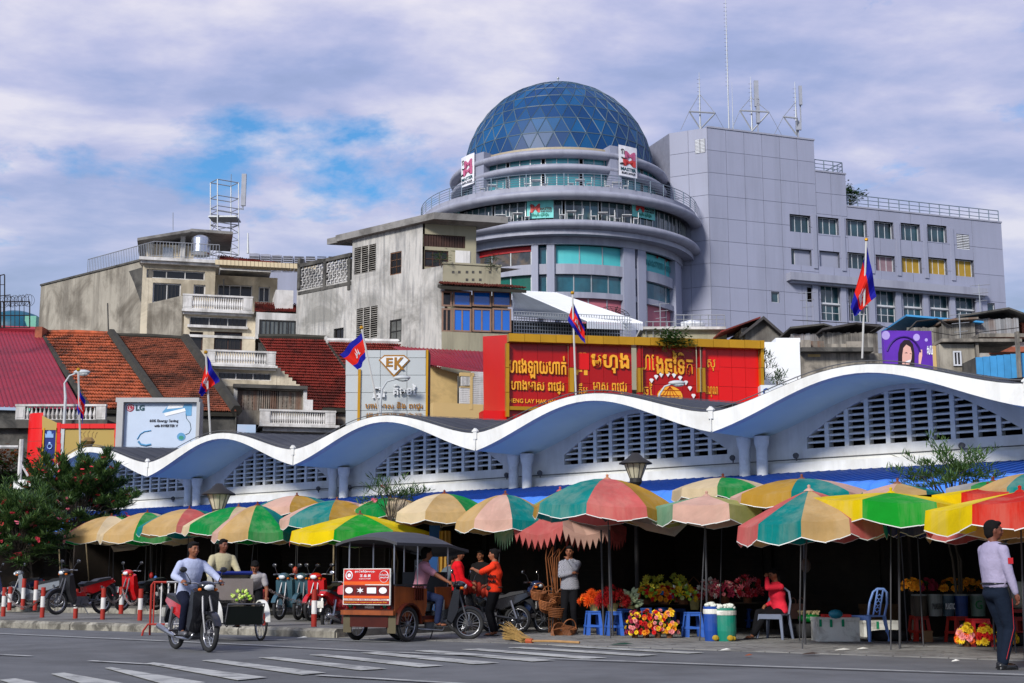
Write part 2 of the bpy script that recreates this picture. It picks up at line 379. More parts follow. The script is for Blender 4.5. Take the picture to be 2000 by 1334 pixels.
NT = 26; WD = 2.5; RD = 8.8; RR = .5
bays = range(-4, 3)
T = [i / NT for i in range(NT + 1)]
TI = [.17 + .70 * i / 18 for i in range(19)]
def warc(t): s_ = math.sin(math.pi * (t - .17) / .70 * .90 + .22); return 4.53 + 1.38 * max(0, (s_ - 0.0)) ** 1.0
for k in bays:
    u0 = k * BAY
    end = k == -4
    a = MB(); zt = ztop; zb = zbot
    if end: # the leftmost wave runs out flat towards its free end
        zt = lambda t: ztop(t) if t > .5 else 5.16 + (ZC - 5.16) * (.5 - .5 * math.cos(2 * math.pi * t)) ** 1.0
        zb = lambda t: zbot(t) if t > .5 else 4.78 + (ZCB - 4.78) * (.5 - .5 * math.cos(2 * math.pi * t)) ** .85
    for i in range(NT):
        t, t2 = T[i], T[i + 1]; ua, ub = u0 + t * BAY, u0 + t2 * BAY
        a.add([H(ua, 0, zb(t)), H(ub, 0, zb(t2)), H(ub, 0, zt(t2)), H(ua, 0, zt(t)), H(ua, .28, zb(t) + .0), H(ub, .28, zb(t2)), H(ub, .28, zt(t2)), H(ua, .28, zt(t))],
              [(0, 1, 2, 3), (3, 2, 6, 7), (1, 0, 4, 5)])
    if end: a.fbox(H(u0 - 1.2, 0, 4.78), HU * 1.2, HN * .28, (0, 0, .38))
    build('fascia', a, white, hall, world=True, auto=.5)
    a = MB(); b = MB(); gpipe = []
    for i in range(NT):
        t, t2 = T[i], T[i + 1]; ua, ub = u0 + t * BAY, u0 + t2 * BAY
        a.quad(H(ua, .28, zb(t)), H(ua, WD + .05, zb(t)), H(ub, WD + .05, zb(t2)), H(ub, .28, zb(t2)))
        b.quad(H(ua, .06, zt(t) + .03), H(ub, .06, zt(t2) + .03), H(ub, RD, zt(t2) + RR), H(ua, RD, zt(t) + RR))
        b.quad(H(ua, .06, zt(t) + .004), H(ub, .06, zt(t2) + .004), H(ub, .06, zt(t2) + .03), H(ua, .06, zt(t) + .03))
    build('soffit', a, soffit, hall, world=True, smooth=True)
    build('vault_roof', b, roofd, hall, world=True, smooth=False)
    a = MB()
    for j in range(1, 15):                                  # welts of the roofing sheets
        d = .06 + (RD - .1) * j / 15
        for i in range(NT):
            t, t2 = T[i], T[i + 1]; k_ = .045 + RR * d / RD; a.quad(H(u0 + t * BAY, d, zt(t) + k_), H(u0 + t2 * BAY, d, zt(t2) + k_), H(u0 + t2 * BAY, d + .03, zt(t2) + k_ + .01), H(u0 + t * BAY, d + .03, zt(t) + k_ + .01))
    build('roof_seam', a, roofd, hall, world=True, kind='stuff')
    pts = [H(u0 + t * BAY, .03, zt(t) + .09) for t in T]
    a = MB().tube(pts, .014, 5)
    for i in range(2, NT, 3): a.tube([H(u0 + T[i] * BAY, .03, zt(T[i])), pts[i]], .01, 4)
    build('lightning_wire', a, pipe_m, hall, world=True)
    # wall under the vault, with the louvred opening cut out
    a = MB(); zlo = 4.0
    ops = [(u0 + t * BAY, warc(t)) for t in TI]; wu0, wu1 = ops[0][0], ops[-1][0]
    a.quad(H(u0, WD, zlo), H(u0 + BAY, WD, zlo), H(u0 + BAY, WD, 4.53), H(u0, WD, 4.53))
    def hi(u): return zb(min(1, max(0, (u - u0) / BAY))) + .04
    a.add([H(u0, WD, 4.53), H(wu0, WD, 4.53), H(wu0, WD, hi(wu0)), H(u0 + .10 * BAY, WD, hi(u0 + .1 * BAY)), H(u0, WD, hi(u0))], [(0, 1, 2, 3, 4)])
    a.add([H(wu1, WD, 4.53), H(u0 + BAY, WD, 4.53), H(u0 + BAY, WD, hi(u0 + BAY)), H(u0 + .93 * BAY, WD, hi(u0 + .93 * BAY)), H(wu1, WD, hi(wu1))], [(0, 1, 2, 3, 4)])
    for (ua, za), (ub, zb_) in zip(ops[:-1], ops[1:]):
        a.quad(H(ua, WD, min(za, hi(ua))), H(ub, WD, min(zb_, hi(ub))), H(ub, WD, hi(ub)), H(ua, WD, hi(ua)))
        a.quad(H(ua, WD, min(za, hi(ua))), H(ua, WD + .35, min(za, hi(ua))), H(ub, WD + .35, min(zb_, hi(ub))), H(ub, WD, min(zb_, hi(ub))))
    a.quad(H(wu0, WD, 4.53), H(wu0, WD + .35, 4.53), H(wu0, WD + .35, ops[0][1]), H(wu0, WD, ops[0][1])); a.quad(H(wu1, WD, 4.53), H(wu1, WD, ops[-1][1]), H(wu1, WD + .35, ops[-1][1]), H(wu1, WD + .35, 4.53))
    a.quad(H(wu0, WD, 4.53), H(wu1, WD, 4.53), H(wu1, WD + .35, 4.53), H(wu0, WD + .35, 4.53))
    build('gable_wall', a, white, hall, world=True)
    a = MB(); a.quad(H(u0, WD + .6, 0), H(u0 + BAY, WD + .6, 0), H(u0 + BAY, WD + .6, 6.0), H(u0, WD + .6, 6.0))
    build('inner_wall', a, blackm, hall, world=True)  # black sheet behind the louvres, the hall's inner shade put into its colour
    ledge = MB().fbox(H(u0, WD - .14, 3.90), HU * BAY, HN * .14, (0, 0, .26)); build('ledge', ledge, white, hall, world=True)
    # mullions and louvres
    nm = 10
    def arc_at(u):
        for (ua, za), (ub, zb_) in zip(ops[:-1], ops[1:]):
            if ua - 1e-6 <= u <= ub + 1e-6: return za + (zb_ - za) * (u - ua) / (ub - ua)
        return ops[-1][1]
    mus = [wu0 + (wu1 - wu0) * ((i / nm) ** 1.0) for i in range(1, nm)]
    for u in mus: build('mullion', MB().fbox(H(u - .06, WD + .02, 4.53), HU * .12, HN * .26, (0, 0, arc_at(u) - 4.53 + .01)), louv, hall, world=True)
    z = 4.66
    while z < 5.85:
        us = [o[0] for o in ops if o[1] > z + .03]
        if len(us) > 1:
            ua, ub = min(us), max(us)
            # slat ends are found on the arc
            while ua > wu0 and arc_at(ua - .02) > z + .03: ua -= .02
            while ub < wu1 and arc_at(ub + .02) > z + .03: ub += .02
            b = MB(); b.prism([(0, 0), (.20, .07), (.20, .10), (.02, .055), (0, .05)], H(ua, WD + .05, z), HN, (0, 0, 1), HU * (ub - ua)); build('louvre', b, louv, hall, world=True)
        z += .165
for k in range(-3, 3):                                       # paired columns and a hood at each valley
    u0 = k * BAY
    for du in (-.27, .27):
        b = MB(); prof = [(.155, 3.2), (.155, 4.55), (.20, 4.70), (.22, 4.90)]; b.lathe(H(u0 + du, WD - .42, 0), prof, 14)
        build('column', b, louv, hall, world=True, smooth=True)
    b = MB().fbox(H(u0 - .07, -.05, 5.22), HU * .14, HN * .05, (0, 0, .22)); b.tube([H(u0, -.03, 5.25), H(u0, -.03, 4.90)], .022, 6); b.prism([(-.10, 0), (.10, 0), (.10, .03), (0, .11), (-.10, .03)], H(u0, -.07, 5.44), HU, (0, 0, 1), HN * .1)
    build('rain_hood', b, white, hall, world=True)
a = MB(); a.quad(H(-4 * BAY, RD, 0), H(3 * BAY, RD, 0), H(3 * BAY, RD, 5.8), H(-4 * BAY, RD, 5.8)); build('rear_wall', a, white, hall, world=True)
a = MB(); a.quad(H(-4 * BAY, WD, 0), H(-4 * BAY, RD, 0), H(-4 * BAY, RD, 5.6), H(-4 * BAY, WD, 4.8)); build('end_wall', a, white, hall, world=True)
a = MB().tube([H(-4 * BAY, WD - .02, 4.24), H(3 * BAY, WD - .02, 4.27)], .012, 5); build('cable', a, pipe_m, hall, world=True)
# small floodlights on the ledge
for (px, py), wh in zip(((338, 977), (387, 975), (622, 958), (683, 955), (990, 932), (1055, 928), (1432, 899), (1556, 895), (1880, 876)), ('left of the second column pair', 'right of the second column pair', 'left of the third column pair', 'right of the third column pair', 'left of the fourth column pair', 'right of the fourth column pair', 'left of the rightmost column pair', 'right of the rightmost column pair', 'under the largest louvred opening')):
    u, z = hallf.at(px, py, -(WD - .2)); p = H(u, WD - .2, z - .02); b = MB(); b.lathe(p + Vector((0, 0, .09)) - HN * .02, [(.0, -.09), (.06, -.08), (.085, .05), (.07, .06), (0, .06)], 10, 'y'); b.tube([p + Vector((0, 0, -.05)), p + Vector((0, 0, .06))], .02, 5)
    t = build('floodlight', b, pipe_m); tag(t, 'small black floodlight on the hall ledge ' + wh, 'floodlight', 'floodlights along the hall ledge')
# blue awning roof: flat sheet then rounded ribbed eave
aw = thing('blue_awning', 'long blue metal awning running along the foot of the white market hall', 'awning', HO)
a = MB(); ua, ub = -4.1 * BAY, 3 * BAY; DE, ZE = -2.2, 3.22
a.quad(H(ua, WD - .02, 3.90), H(ua, DE, ZE), H(ub, DE, ZE), H(ub, WD - .02, 3.90)); build('roof_sheet', a, blueR, aw, world=True)
a = MB(); u = ua
while u < ub: a.fbox(H(u, WD - .02, 3.905), HN * (DE - WD + .02) + Vector((0, 0, ZE - 3.90)), HU * .035, (0, 0, .025)); u += .30
build('sheet_rib', a, blueR, aw, world=True, kind='stuff')
arc = [(DE - .62 * math.sin(t), ZE - .62 + .62 * math.cos(t)) for t in [math.pi / 2 * i / 8 for i in range(9)]]
ne = 150; w = (ub - ua) / ne
for i in range(ne):
    if ua + w * i < -30: continue
    b = MB(); q = ua + w * i; c5 = [(0, 0), (.10, .028), (.5, .040), (.90, .028), (1, 0)]
    for j in range(8):
        for m_ in range(4):
            def pt(cj, jj):
                x_, o_ = c5[cj]; d, z = arc[jj]; th = math.pi / 2 * jj / 8; return H(q + x_ * w, d - o_ * math.sin(th), z + o_ * math.cos(th))
            b.quad(pt(m_, j), pt(m_, j + 1), pt(m_ + 1, j + 1), pt(m_ + 1, j))
    build('eave_sheet', b, blueL, aw, world=True, smooth=True)
a = MB().fbox(H(ua, DE - .6, 2.48), HU * (ub - ua), HN * .05, (0, 0, .14)); build('eave_board', a, louv, aw, world=True)
# market stalls behind the parasols, their deep shade put into near-black colours
shut = mat('stall_shade_brown', (.030, .022, .016), .85, .3, 1.5, dirt=((.012, .010, .010), .8, 1.0), ovar=.3)
tarp = mat('stall_shade_tarp', (.028, .030, .032), .9, .3, 1)
st = thing('market_stalls', 'dark row of shuttered market stalls in deep shade behind the parasols', 'stalls', HO)
BW = -3.4
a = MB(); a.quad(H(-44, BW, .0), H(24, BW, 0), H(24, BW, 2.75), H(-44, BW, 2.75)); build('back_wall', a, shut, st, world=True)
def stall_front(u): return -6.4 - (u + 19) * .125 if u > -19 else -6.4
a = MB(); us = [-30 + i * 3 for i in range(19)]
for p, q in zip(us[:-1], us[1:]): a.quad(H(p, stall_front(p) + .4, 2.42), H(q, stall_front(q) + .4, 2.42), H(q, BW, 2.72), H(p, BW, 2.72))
build('shading_ceiling', a, tarp, st, world=True)  # unseen ceiling sheet, added to keep the stalls dark
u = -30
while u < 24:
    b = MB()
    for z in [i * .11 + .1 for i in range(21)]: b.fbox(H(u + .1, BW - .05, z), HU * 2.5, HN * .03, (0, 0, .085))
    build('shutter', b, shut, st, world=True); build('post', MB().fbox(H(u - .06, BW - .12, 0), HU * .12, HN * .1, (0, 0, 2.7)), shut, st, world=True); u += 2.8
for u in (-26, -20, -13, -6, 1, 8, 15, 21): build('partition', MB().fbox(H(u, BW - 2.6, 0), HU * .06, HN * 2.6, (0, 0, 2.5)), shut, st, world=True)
# ================================================================ buildings behind the hall
cream = mat('cream_render', C(234, 220, 194, .78), .85, .06, .5, dirt=(C(120, 105, 80, .5), .5, .35), streak=(C(110, 100, 85, .5), .35, .9), ovar=.0)
offw = mat('offwhite_trim', (.62, .60, .58), .8, .08, 1, streak=((.22, .21, .2), .55, 1.4), dirt=((.2, .19, .17), .5, .6), ovar=.04)
stain = mat('stained_render', C(188, 180, 165, .66), .9, .10, .35, .3, 8, streak=(C(70, 62, 55, .7), .55, .8), dirt=(C(90, 80, 68, .6), .65, .30), ovar=.0)
weath = mat('weathered_grey_wall', C(208, 204, 198, .74), .9, .10, .5, .3, 10, streak=(C(95, 98, 105, .8), .55, 4.0), dirt=(C(130, 128, 122, .7), .7, .28), ovar=.0)
mould = mat('mouldy_concrete', (.085, .08, .072), .95, .25, 1, .5, 12, dirt=((.02, .02, .02), .8, .8))
beige = mat('beige_wall', C(190, 182, 155, .62), .85, .05, .5, streak=(C(110, 105, 90, .6), .4, 1), ovar=0)
dglass = mat('dark_window_glass', (.012, .010, .009), .12, .3, .6, spec=.5)
brown_w = mat('brown_wood', (.045, .018, .012), .6, .2, 3, ovar=.2)
iron = mat('dark_iron', (.02, .018, .017), .6)
steel = mat('galvanised_steel', (.38, .39, .40), .45, .1, 3, metal=.6)
otile = mat('orange_roof_tile', C(215, 108, 66, .54), .85, .35, 2.6, dirt=(C(70, 50, 40, .6), .85, 1.1), ovar=0)
otile2 = mat('brown_orange_roof_tile', C(200, 112, 82, .50), .85, .32, 2.6, dirt=(C(55, 40, 35, .6), .8, .55), ovar=0)
rtile = mat('dark_red_roof_tile', C(140, 46, 36, .70), .7, .22, 2.0, dirt=(C(60, 22, 20, .7), .7, .5), ovar=0)
crims = mat('crimson_sheet_roof', C(160, 45, 62, .72), .5, .10, .5, dirt=(C(110, 40, 50, .7), .5, .5), ovar=.03)
moss = mat('mossy_ridge', (.035, .032, .025), .95, .3, 2, .5, 10)
def tileroof(par, tl, tr, br, bl, rows, cols, m, name='roof_tiles', arch=.05):
    tl, tr, br, bl = map(Vector, (tl, tr, br, bl)); n = (tr - tl).cross(bl - tl).normalized()
    if n.z < 0: n = -n
    b = MB(); P = lambda a, c: (tl * (1 - a) + bl * a) * (1 - c) + (tr * (1 - a) + br * a) * c
    for i in range(rows):
        for j in range(cols):
            a0, a1 = i / rows, min(1.0, (i + 1.12) / rows); c0, c1 = j / cols, (j + .96) / cols; dz = R_.uniform(-.015, .02); js = R_.uniform(-.1, .1) / cols
            v = []
            for aa, lift in ((a0, 0), (a1, .11 + dz)):
                for q, h in ((0, 0), (.3, 1), (.7, 1), (1, 0)): v.append(P(aa, c0 + (c1 - c0) * q + js) + n * (lift + arch * h))
            v += [p - n * .06 for p in v[4:8]]
            b.add(v, [(0, 4, 5, 1), (1, 5, 6, 2), (2, 6, 7, 3), (4, 8, 9, 5), (5, 9, 10, 6), (6, 10, 11, 7)])
    build(name, b, m, par, world=True, kind='stuff')
    b = MB(); b.add([tl - n * .03, tr - n * .03, br - n * .03, bl - n * .03, tl - n * .2, tr - n * .2, br - n * .2, bl - n * .2], [(0, 3, 2, 1), (4, 5, 6, 7), (0, 1, 5, 4), (1, 2, 6, 5), (2, 3, 7, 6), (3, 0, 4, 7)])
    build('roof_deck', b, moss, par, world=True)
def ridge(par, a, b_, r, m, name='ridge'):
    build(name, MB().tube([a, (Vector(a) + Vector(b_)) / 2 + Vector((0, 0, .05)), b_], r, 6), m, par, world=True)
def balusters(f, par, x0, y0, x1, y1, n, m, off=0, post=.30, name='baluster'):
    u0, u1, z0, z1 = f.rect(x0, y0, x1, y1, off)
    h = z1 - z0
    b = MB(); f.box(b, u0 - .03, u1 + .03, z1 - .10, z1, off - .12, off + .14); f.box(b, u0, u1, z0, z0 + .12, off - .08, off + .10); build('rail', b, m, par, world=True)
    for u in (u0, u1 - post): b = MB(); f.box(b, u, u + post, z0 + .12, z1 - .10, off - .12, off + .12); f.box(b, u + .06, u + post - .06, z0 + .2, z1 - .2, off + .12, off + .135); build('pedestal', b, m, par, world=True)
    b = MB(); b.lathe((0, 0, 0), [(.05, 0), (.035, .12), (.085, .35), (.07, .5), (.03, .75), (.05, 1)], 6); first = None
    for i in range(n):
        u = u0 + post + (u1 - u0 - 2 * post) * (i + .5) / n; p = root_inv(par) @ f.P(u, z0 + .12, off)
        if first is None: first = build(name, b, m, par); first.location = p; first.scale = (1.1, 1.1, h - .22)
        else: shared(first, name, p, par, scale=(1.1, 1.1, h - .22))
def railing(par, pts, h, m, n, r=.025, rb=.014, bar='baluster', mids=0):
    b = MB()
    for a, c in zip(pts[:-1], pts[1:]):
        a, c = Vector(a), Vector(c); up = Vector((0, 0, h)); b.tube([a + up, c + up], r, 5); b.tube([a + up * .06, c + up * .06], r * .7, 5)
        for k in range(mids): b.tube([a + up * (k + 1) / (mids + 1), c + up * (k + 1) / (mids + 1)], r * .7, 4)
    build('rail', b, m, par, world=True)
    for a, c in zip(pts[:-1], pts[1:]):
        a, c = Vector(a), Vector(c); k = max(2, int(n * (c - a).length / sum((Vector(q) - Vector(p)).length for p, q in zip(pts[:-1], pts[1:]))))
        for i in range(k + 1): p = a.lerp(c, i / k); build(bar, MB().tube([p, p + Vector((0, 0, h))], rb, 4), m, par, world=True)
def lerp(a, b, t): return Vector(a).lerp(Vector(b), t)
# ---------------------------------------------------------------- stepped cream house
fA = Fac(275, 84, vx=12600); sideA = Fac(275, 84, vx=-2210)
hs = thing('terraced_house', 'tall stepped cream house with stained side wall, terraces and rooftop railing', 'house', fA.o)
def hp(u_, v_): return u_, v_
# side wall with parapet, seen edge to edge
pL = sideA.at(80, 558); pR = (0, sideA.at(275, 510)[1]); uN = sideA.at(357, 577)[0]; zN = sideA.at(357, 577)[1]
b = MB()
def sbox(mb, u0, u1, z0a, z1a, z1b, th=.3):
    P = sideA.P; v = [P(u0, z0a, 0), P(u1, z0a, 0), P(u1, z1b, 0), P(u0, z1a, 0), P(u0, z0a, -th), P(u1, z0a, -th), P(u1, z1b, -th), P(u0, z1a, -th)]
    mb.add(v, [(0, 1, 2, 3), (5, 4, 7, 6), (3, 2, 6, 7), (1, 5, 6, 2), (4, 0, 3, 7)])
z580 = sideA.at(275, 596)[1]
sbox(b, pL[0], 0, 0, pR[1], pR[1]); sbox(b, 0.002, uN, 0, z580, zN)
build('side_wall', b, stain, hs, world=True)
b = MB(); P = sideA.P
for q in [[(-.3, 518), (0, 512), (0, 640), (-.25, 652), (-.7, 640), (-.5, 600), (-1.6, 545), (-2.2, 520)]]:
    pts = []
    for uu, py in q: pts.append(P(uu, sideA.at(275 + uu * 10, py)[1] if False else U(275, py, 84).z, .012))
    b.add(pts, [tuple(range(len(pts)))])
build('soot_stain', b, mould, hs, world=True)
build('coping', MB().fbox(P(pL[0], pR[1], .08), sideA.d * -pL[0], -sideA.n * .45, (0, 0, .12)), mould, hs, world=True)
# body blocks: A upper storey, B middle, C lower (each nearer to the viewer)
YB = sideA.W(357, 600).y; fB = Fac(357, YB, vx=12600); YC = YB - 5.6; fC = Fac(402, YC, vx=12600); fD = Fac(507, YC - 3.0, vx=12600)
def level(f, x0, y0, x1, y1, holes, m=cream, depth=6, nm='wall'):
    u0, u1, z0, z1 = f.rect(x0, y0, x1, y1); b = MB(); hr = [f.rect(*h) for h in holes]
    f.wall(b, u0, u1, z0, z1, hr, .25)
    b.quad(f.P(u0, z1), f.P(u1, z1), f.P(u1, z1, -depth), f.P(u0, z1, -depth)); b.quad(f.P(u1, z0), f.P(u1, z0, -depth), f.P(u1, z1, -depth), f.P(u1, z1)); b.quad(f.P(u0, z0), f.P(u0, z0, -depth), f.P(u0, z1, -depth), f.P(u0, z1))
    build(nm, b, m, hs, world=True); return hr
h = level(fA, 275, 517, 418, 700, [(286, 528, 400, 545), (298, 553, 353, 592), (378, 556, 401, 576)])
window(fA, h[0], hs, offw, dglass, 3, 1, .2, .07); window(fA, h[1], hs, offw, dglass, 2, 1, .2, .08, bars=8); window(fA, h[2], hs, offw, dglass, 1, 1, .2, .08, bars=3)
b = MB(); fA.pbox(b, 272, 508, 430, 514, -6, .55); fA.pbox(b, 275, 514, 428, 519, -6, .35); build('cornice', b, offw, hs, world=True)
fA2 = Fac(418, 87, vx=12600); h = level(fA2, 418, 540, 540, 700, [(425, 556, 493, 585), (505, 560, 527, 590)])
window(fA2, h[0], hs, offw, dglass, 3, 1, .2, .07); window(fA2, h[1], hs, offw, dglass, 2, 1, .2, .07)
b = MB(); u0, u1, z0, z1 = fA2.rect(418, 527, 610, 545); 
P2 = fA2.P
nseg = 26
for i in range(nseg):
    ua_, ub_ = u0 + (u1 - u0) * i / nseg, u0 + (u1 - u0) * (i + .9) / nseg
    prof = [(z1 + .0, 0), (z1 - .05, 1.6), (z1 - .16, 3.0), (z1 - .55, 3.35)]
    for (za_, na), (zb_, nb) in zip(prof[:-1], prof[1:]): b.quad(P2(ua_, za_, na), P2(ua_, zb_, nb), P2(ub_, zb_, nb), P2(ub_, za_, na))
build('awning_sheet', b, mat('cream_awning', C(225, 205, 165, .62), .6, .08, 1), hs, world=True)
b = MB()
for xx in (437, 588): b.tube([fA2.W(xx, 545, 3.0), fA2.W(xx, 592, 3.0)], .04, 5)
build('awning_post', b, iron, hs, world=True)
# tiled roof over the upper right corner
tileroof(hs, fA2.W(425, 500, -3), fA2.W(545, 516, -3), fA2.W(566, 523, 0), fA2.W(430, 515, 0), 8, 30, rtile)
b = MB(); fA2.pbox(b, 430, 516, 530, 528, -4, -.2); build('wall', b, offw, hs, world=True)
# middle storey: balcony, strip window, doors
h = level(fB, 357, 608, 498, 760, [(370, 619, 483, 637), (370, 648, 396, 684), (418, 648, 473, 684)])
window(fB, h[0], hs, offw, dglass, 3, 1, .2, .06, bars=14); window(fB, h[1], hs, brown_w, dglass, 1, 1, .2, .08); window(fB, h[2], hs, brown_w, dglass, 2, 1, .2, .08, bars=6)
b = MB(); fB.pbox(b, 355, 609, 495, 613, -3, .5); fB.pbox(b, 357, 613, 493, 617, -3, .3); fB.pbox(b, 366, 637, 484, 642, -.1, .25); fB.pbox(b, 357, 655, 497, 660, 0, .02); build('cornice', b, offw, hs, world=True)
balusters(fB, hs, 357, 577, 493, 608, 22, offw, .3, .55)
h = level(fC, 402, 716, 540, 790, [(425, 727, 530, 742)])
window(fC, h[0], hs, offw, dglass, 3, 1, .2, .06, bars=12)
b = MB(); fC.pbox(b, 400, 715, 541, 719, -3, .5); fC.pbox(b, 402, 719, 538, 723, -3, .3); build('cornice', b, offw, hs, world=True)
balusters(fC, hs, 402, 685, 538, 714, 20, offw, .3, .5)
b = MB()
for i in range(6): fC.pbox(b, 540 + i * 7.5, 718 + i * 6.5, 547.5 + i * 7.5, 800, -2, -.02 - .004 * i)
build('stepped_gable', b, cream, hs, world=True)
# right wing with tiled lean-to and window band
fW = Fac(560, 82, vx=12600); tileroof(hs, fW.W(497, 592, -3), fW.W(610, 597, -3), fW.W(622, 611, 0), fW.W(497, 611, 0), 8, 30, rtile)
h = level(fW, 500, 612, 624, 664, [(506, 626, 620, 657)], offw); window(fW, h[0], hs, iron, mat('pale_window', (.10, .11, .11), .2, .3, 1), 6, 1, .1, .07, bars=14)
b = MB(); fW.pbox(b, 540, 560, 575, 612, -4, -1); build('wall', b, offw, hs, world=True)
# roof terrace: railing, stair head, water tank
u0, u1, z0, z1 = fA.rect(287, 476, 428, 508); zr = fA.at(287, 508)[1]
railing(hs, [sideA.P(sideA.at(168, 533)[0], pR[1] + .1, -.1), fA.P(.2, pR[1] + .1, .3), fA.P(u1, pR[1] + .1, .3)], .95, steel, 62, .03, .02)
fR = Fac(300, 88, vx=12600); b = MB(); fR.pbox(b, 285, 478, 378, 516, -4, 0); build('stair_head_wall', b, cream, hs, world=True)
b = MB(); fR.pbox(b, 318, 484, 338, 512, 0, .06); build('door', b, steel, hs, world=True); b = MB(); fR.pbox(b, 352, 462, 361, 512, 0, .3); build('pier', b, offw, hs, world=True)
b = MB(); A_ = fR.W(268, 470, 1.0); B_ = fR.W(372, 453, 1.2); C_ = fR.W(455, 459, 1.6); dn = -fR.n * 5; up = Vector((0, 0, .18)); b.fbox(A_, B_ - A_, dn, up); b.fbox(B_ + Vector((0, 0, .05)), C_ - B_, dn, up); build('roof_slab', b, mat('slab_concrete', (.22, .21, .20), .9, .2, 1, dirt=((.07, .065, .06), .7, .5)), hs, world=True)
b = MB(); c = fR.W(392, 493, 1.2); b.lathe(c, [(0, -.2), (.62, -.2), (.62, .05), (.60, .08), (.62, .3), (.60, .33), (.62, .55), (.60, .58), (.62, .8), (.58, .95), (.3, 1.12), (0, 1.16)], 20); build('water_tank', b, mat('tank_steel', (.55, .57, .60), .25, .05, 2, metal=.9), hs, world=True, smooth=True)
# lower front balcony with rusty gate
h = level(fD, 430, 756, 598, 830, [(462, 762, 591, 802)], stain)
b = MB(); fD.pbox(b, 455, 753, 600, 760, -2, .3); build('lintel', b, mould, hs, world=True)
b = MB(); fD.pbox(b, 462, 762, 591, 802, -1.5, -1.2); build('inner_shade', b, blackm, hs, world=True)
rust = mat('rusty_grey_metal', (.20, .17, .14), .8, .3, 3, streak=((.15, .06, .03), .7, 3), ovar=.3)
u0, u1, z0, z1 = fD.rect(464, 763, 590, 802)
for i in range(30): b = MB(); u = u0 + (u1 - u0) * (i + .5) / 30; w_ = .035 if 8 < i < 20 else .085; fD.box(b, u - w_, u + w_, z0, z1, -.2, -.16); build('gate_bar', b, rust, hs, world=True)
for x in (456, 592): b = MB(); fD.pbox(b, x, 757, x + 7, 805, 0, .12); build('pier', b, offw, hs, world=True)
b = MB(); fD.pbox(b, 592, 782, 610, 803, -.6, .3); build('pier', b, offw, hs, world=True)
balusters(fD, hs, 507, 801, 655, 832, 24, offw, .5, .55)
b = MB(); fD.pbox(b, 505, 832, 660, 837, -3, .8); fD.pbox(b, 512, 837, 655, 845, -3, .5); build('cornice', b, offw, hs, world=True); b = MB(); fD.pbox(b, 380, 846, 720, 900, -6, -.3); build('lower_wall', b, mould, hs, world=True)
b = MB(); fD.pbox(b, 655, 806, 676, 828, -1, 0); build('shutter_box', b, rust, hs, world=True)
b = MB(); fD.pbox(b, 630, 798, 680, 806, -4, .3); build('eave', b, moss, hs, world=True)
# ---------------------------------------------------------------- red tiled roof houses
def roofhouse(label, tl, tr, br, bl, Yr, Ye, rows, cols, m, wallm=mould, cat='house', ridge_m=moss, sides=((0, 3), (1, 2)), back=True):
    q = [U(*tl, Yr), U(*tr, Yr), U(*br, Ye), U(*bl, Ye)]; t = thing('row_house', label, cat, (q[3].x, q[3].y, 0))
    tileroof(t, *q, rows, cols, m); ridge(t, q[0] + Vector((0, 0, .08)), q[1] + Vector((0, 0, .08)), .16, ridge_m)
    b = MB(); b.quad((q[3].x, q[3].y + .3, 0), (q[2].x, q[2].y + .3, 0), q[2] + Vector((0, .3, -.2)), q[3] + Vector((0, .3, -.2))); back and b.quad((q[0].x, q[0].y, 0), (q[1].x, q[1].y, 0), q[1] - Vector((0, 0, .3)), q[0] - Vector((0, 0, .3)))
    for a, c in sides: b.quad((q[a].x, q[a].y, 0), (q[c].x, q[c].y, 0), q[c] - Vector((0, 0, .25)), q[a] - Vector((0, 0, .25)))
    build('wall', b, wallm, t, world=True); return t, q
t, q = roofhouse('house with a glossy dark red tiled roof right of the cream balconies', (505, 660), (636, 663), (740, 812), (600, 806), 79.8, 77.5, 26, 34, rtile)
b = MB().tube([q[1] + Vector((0, 0, .1)), q[2] + Vector((0, 0, .1))], .17, 6); build('verge', b, offw, t, world=True)
t, q = roofhouse('house with a bright dark red tiled roof partly behind the grey jewellers sign', (640, 668), (925, 676), (880, 800), (742, 812), 76.5, 70.5, 26, 60, rtile, ridge_m=offw, sides=((1, 2),), back=False)
t, q1 = roofhouse('house with a bright orange tiled roof behind the white balustrade', (81, 652), (214, 655), (318, 803), (175, 799), 79, 68, 24, 26, otile, ridge_m=otile)
b = MB().tube([q1[0], q1[3]], .17, 6).tube([q1[1] + Vector((.1, 0, .15)), q1[2] + Vector((.1, 0, .15))], .26, 6); build('verge', b, moss, t, world=True)
t, q2 = roofhouse('house with a faded brown orange tiled roof behind the air conditioner billboard', (222, 658), (362, 664), (462, 806), (322, 804), 79, 68, 38, 36, otile2)
b = MB().tube([q2[1] + Vector((0, 0, .1)), q2[2] + Vector((0, 0, .1))], .3, 6); build('verge', b, moss, t, world=True)
b = MB().tube([U(212, 655, 79), U(210, 592, 79)], .04, 5); build('lightning_rod', b, iron, t, world=True)
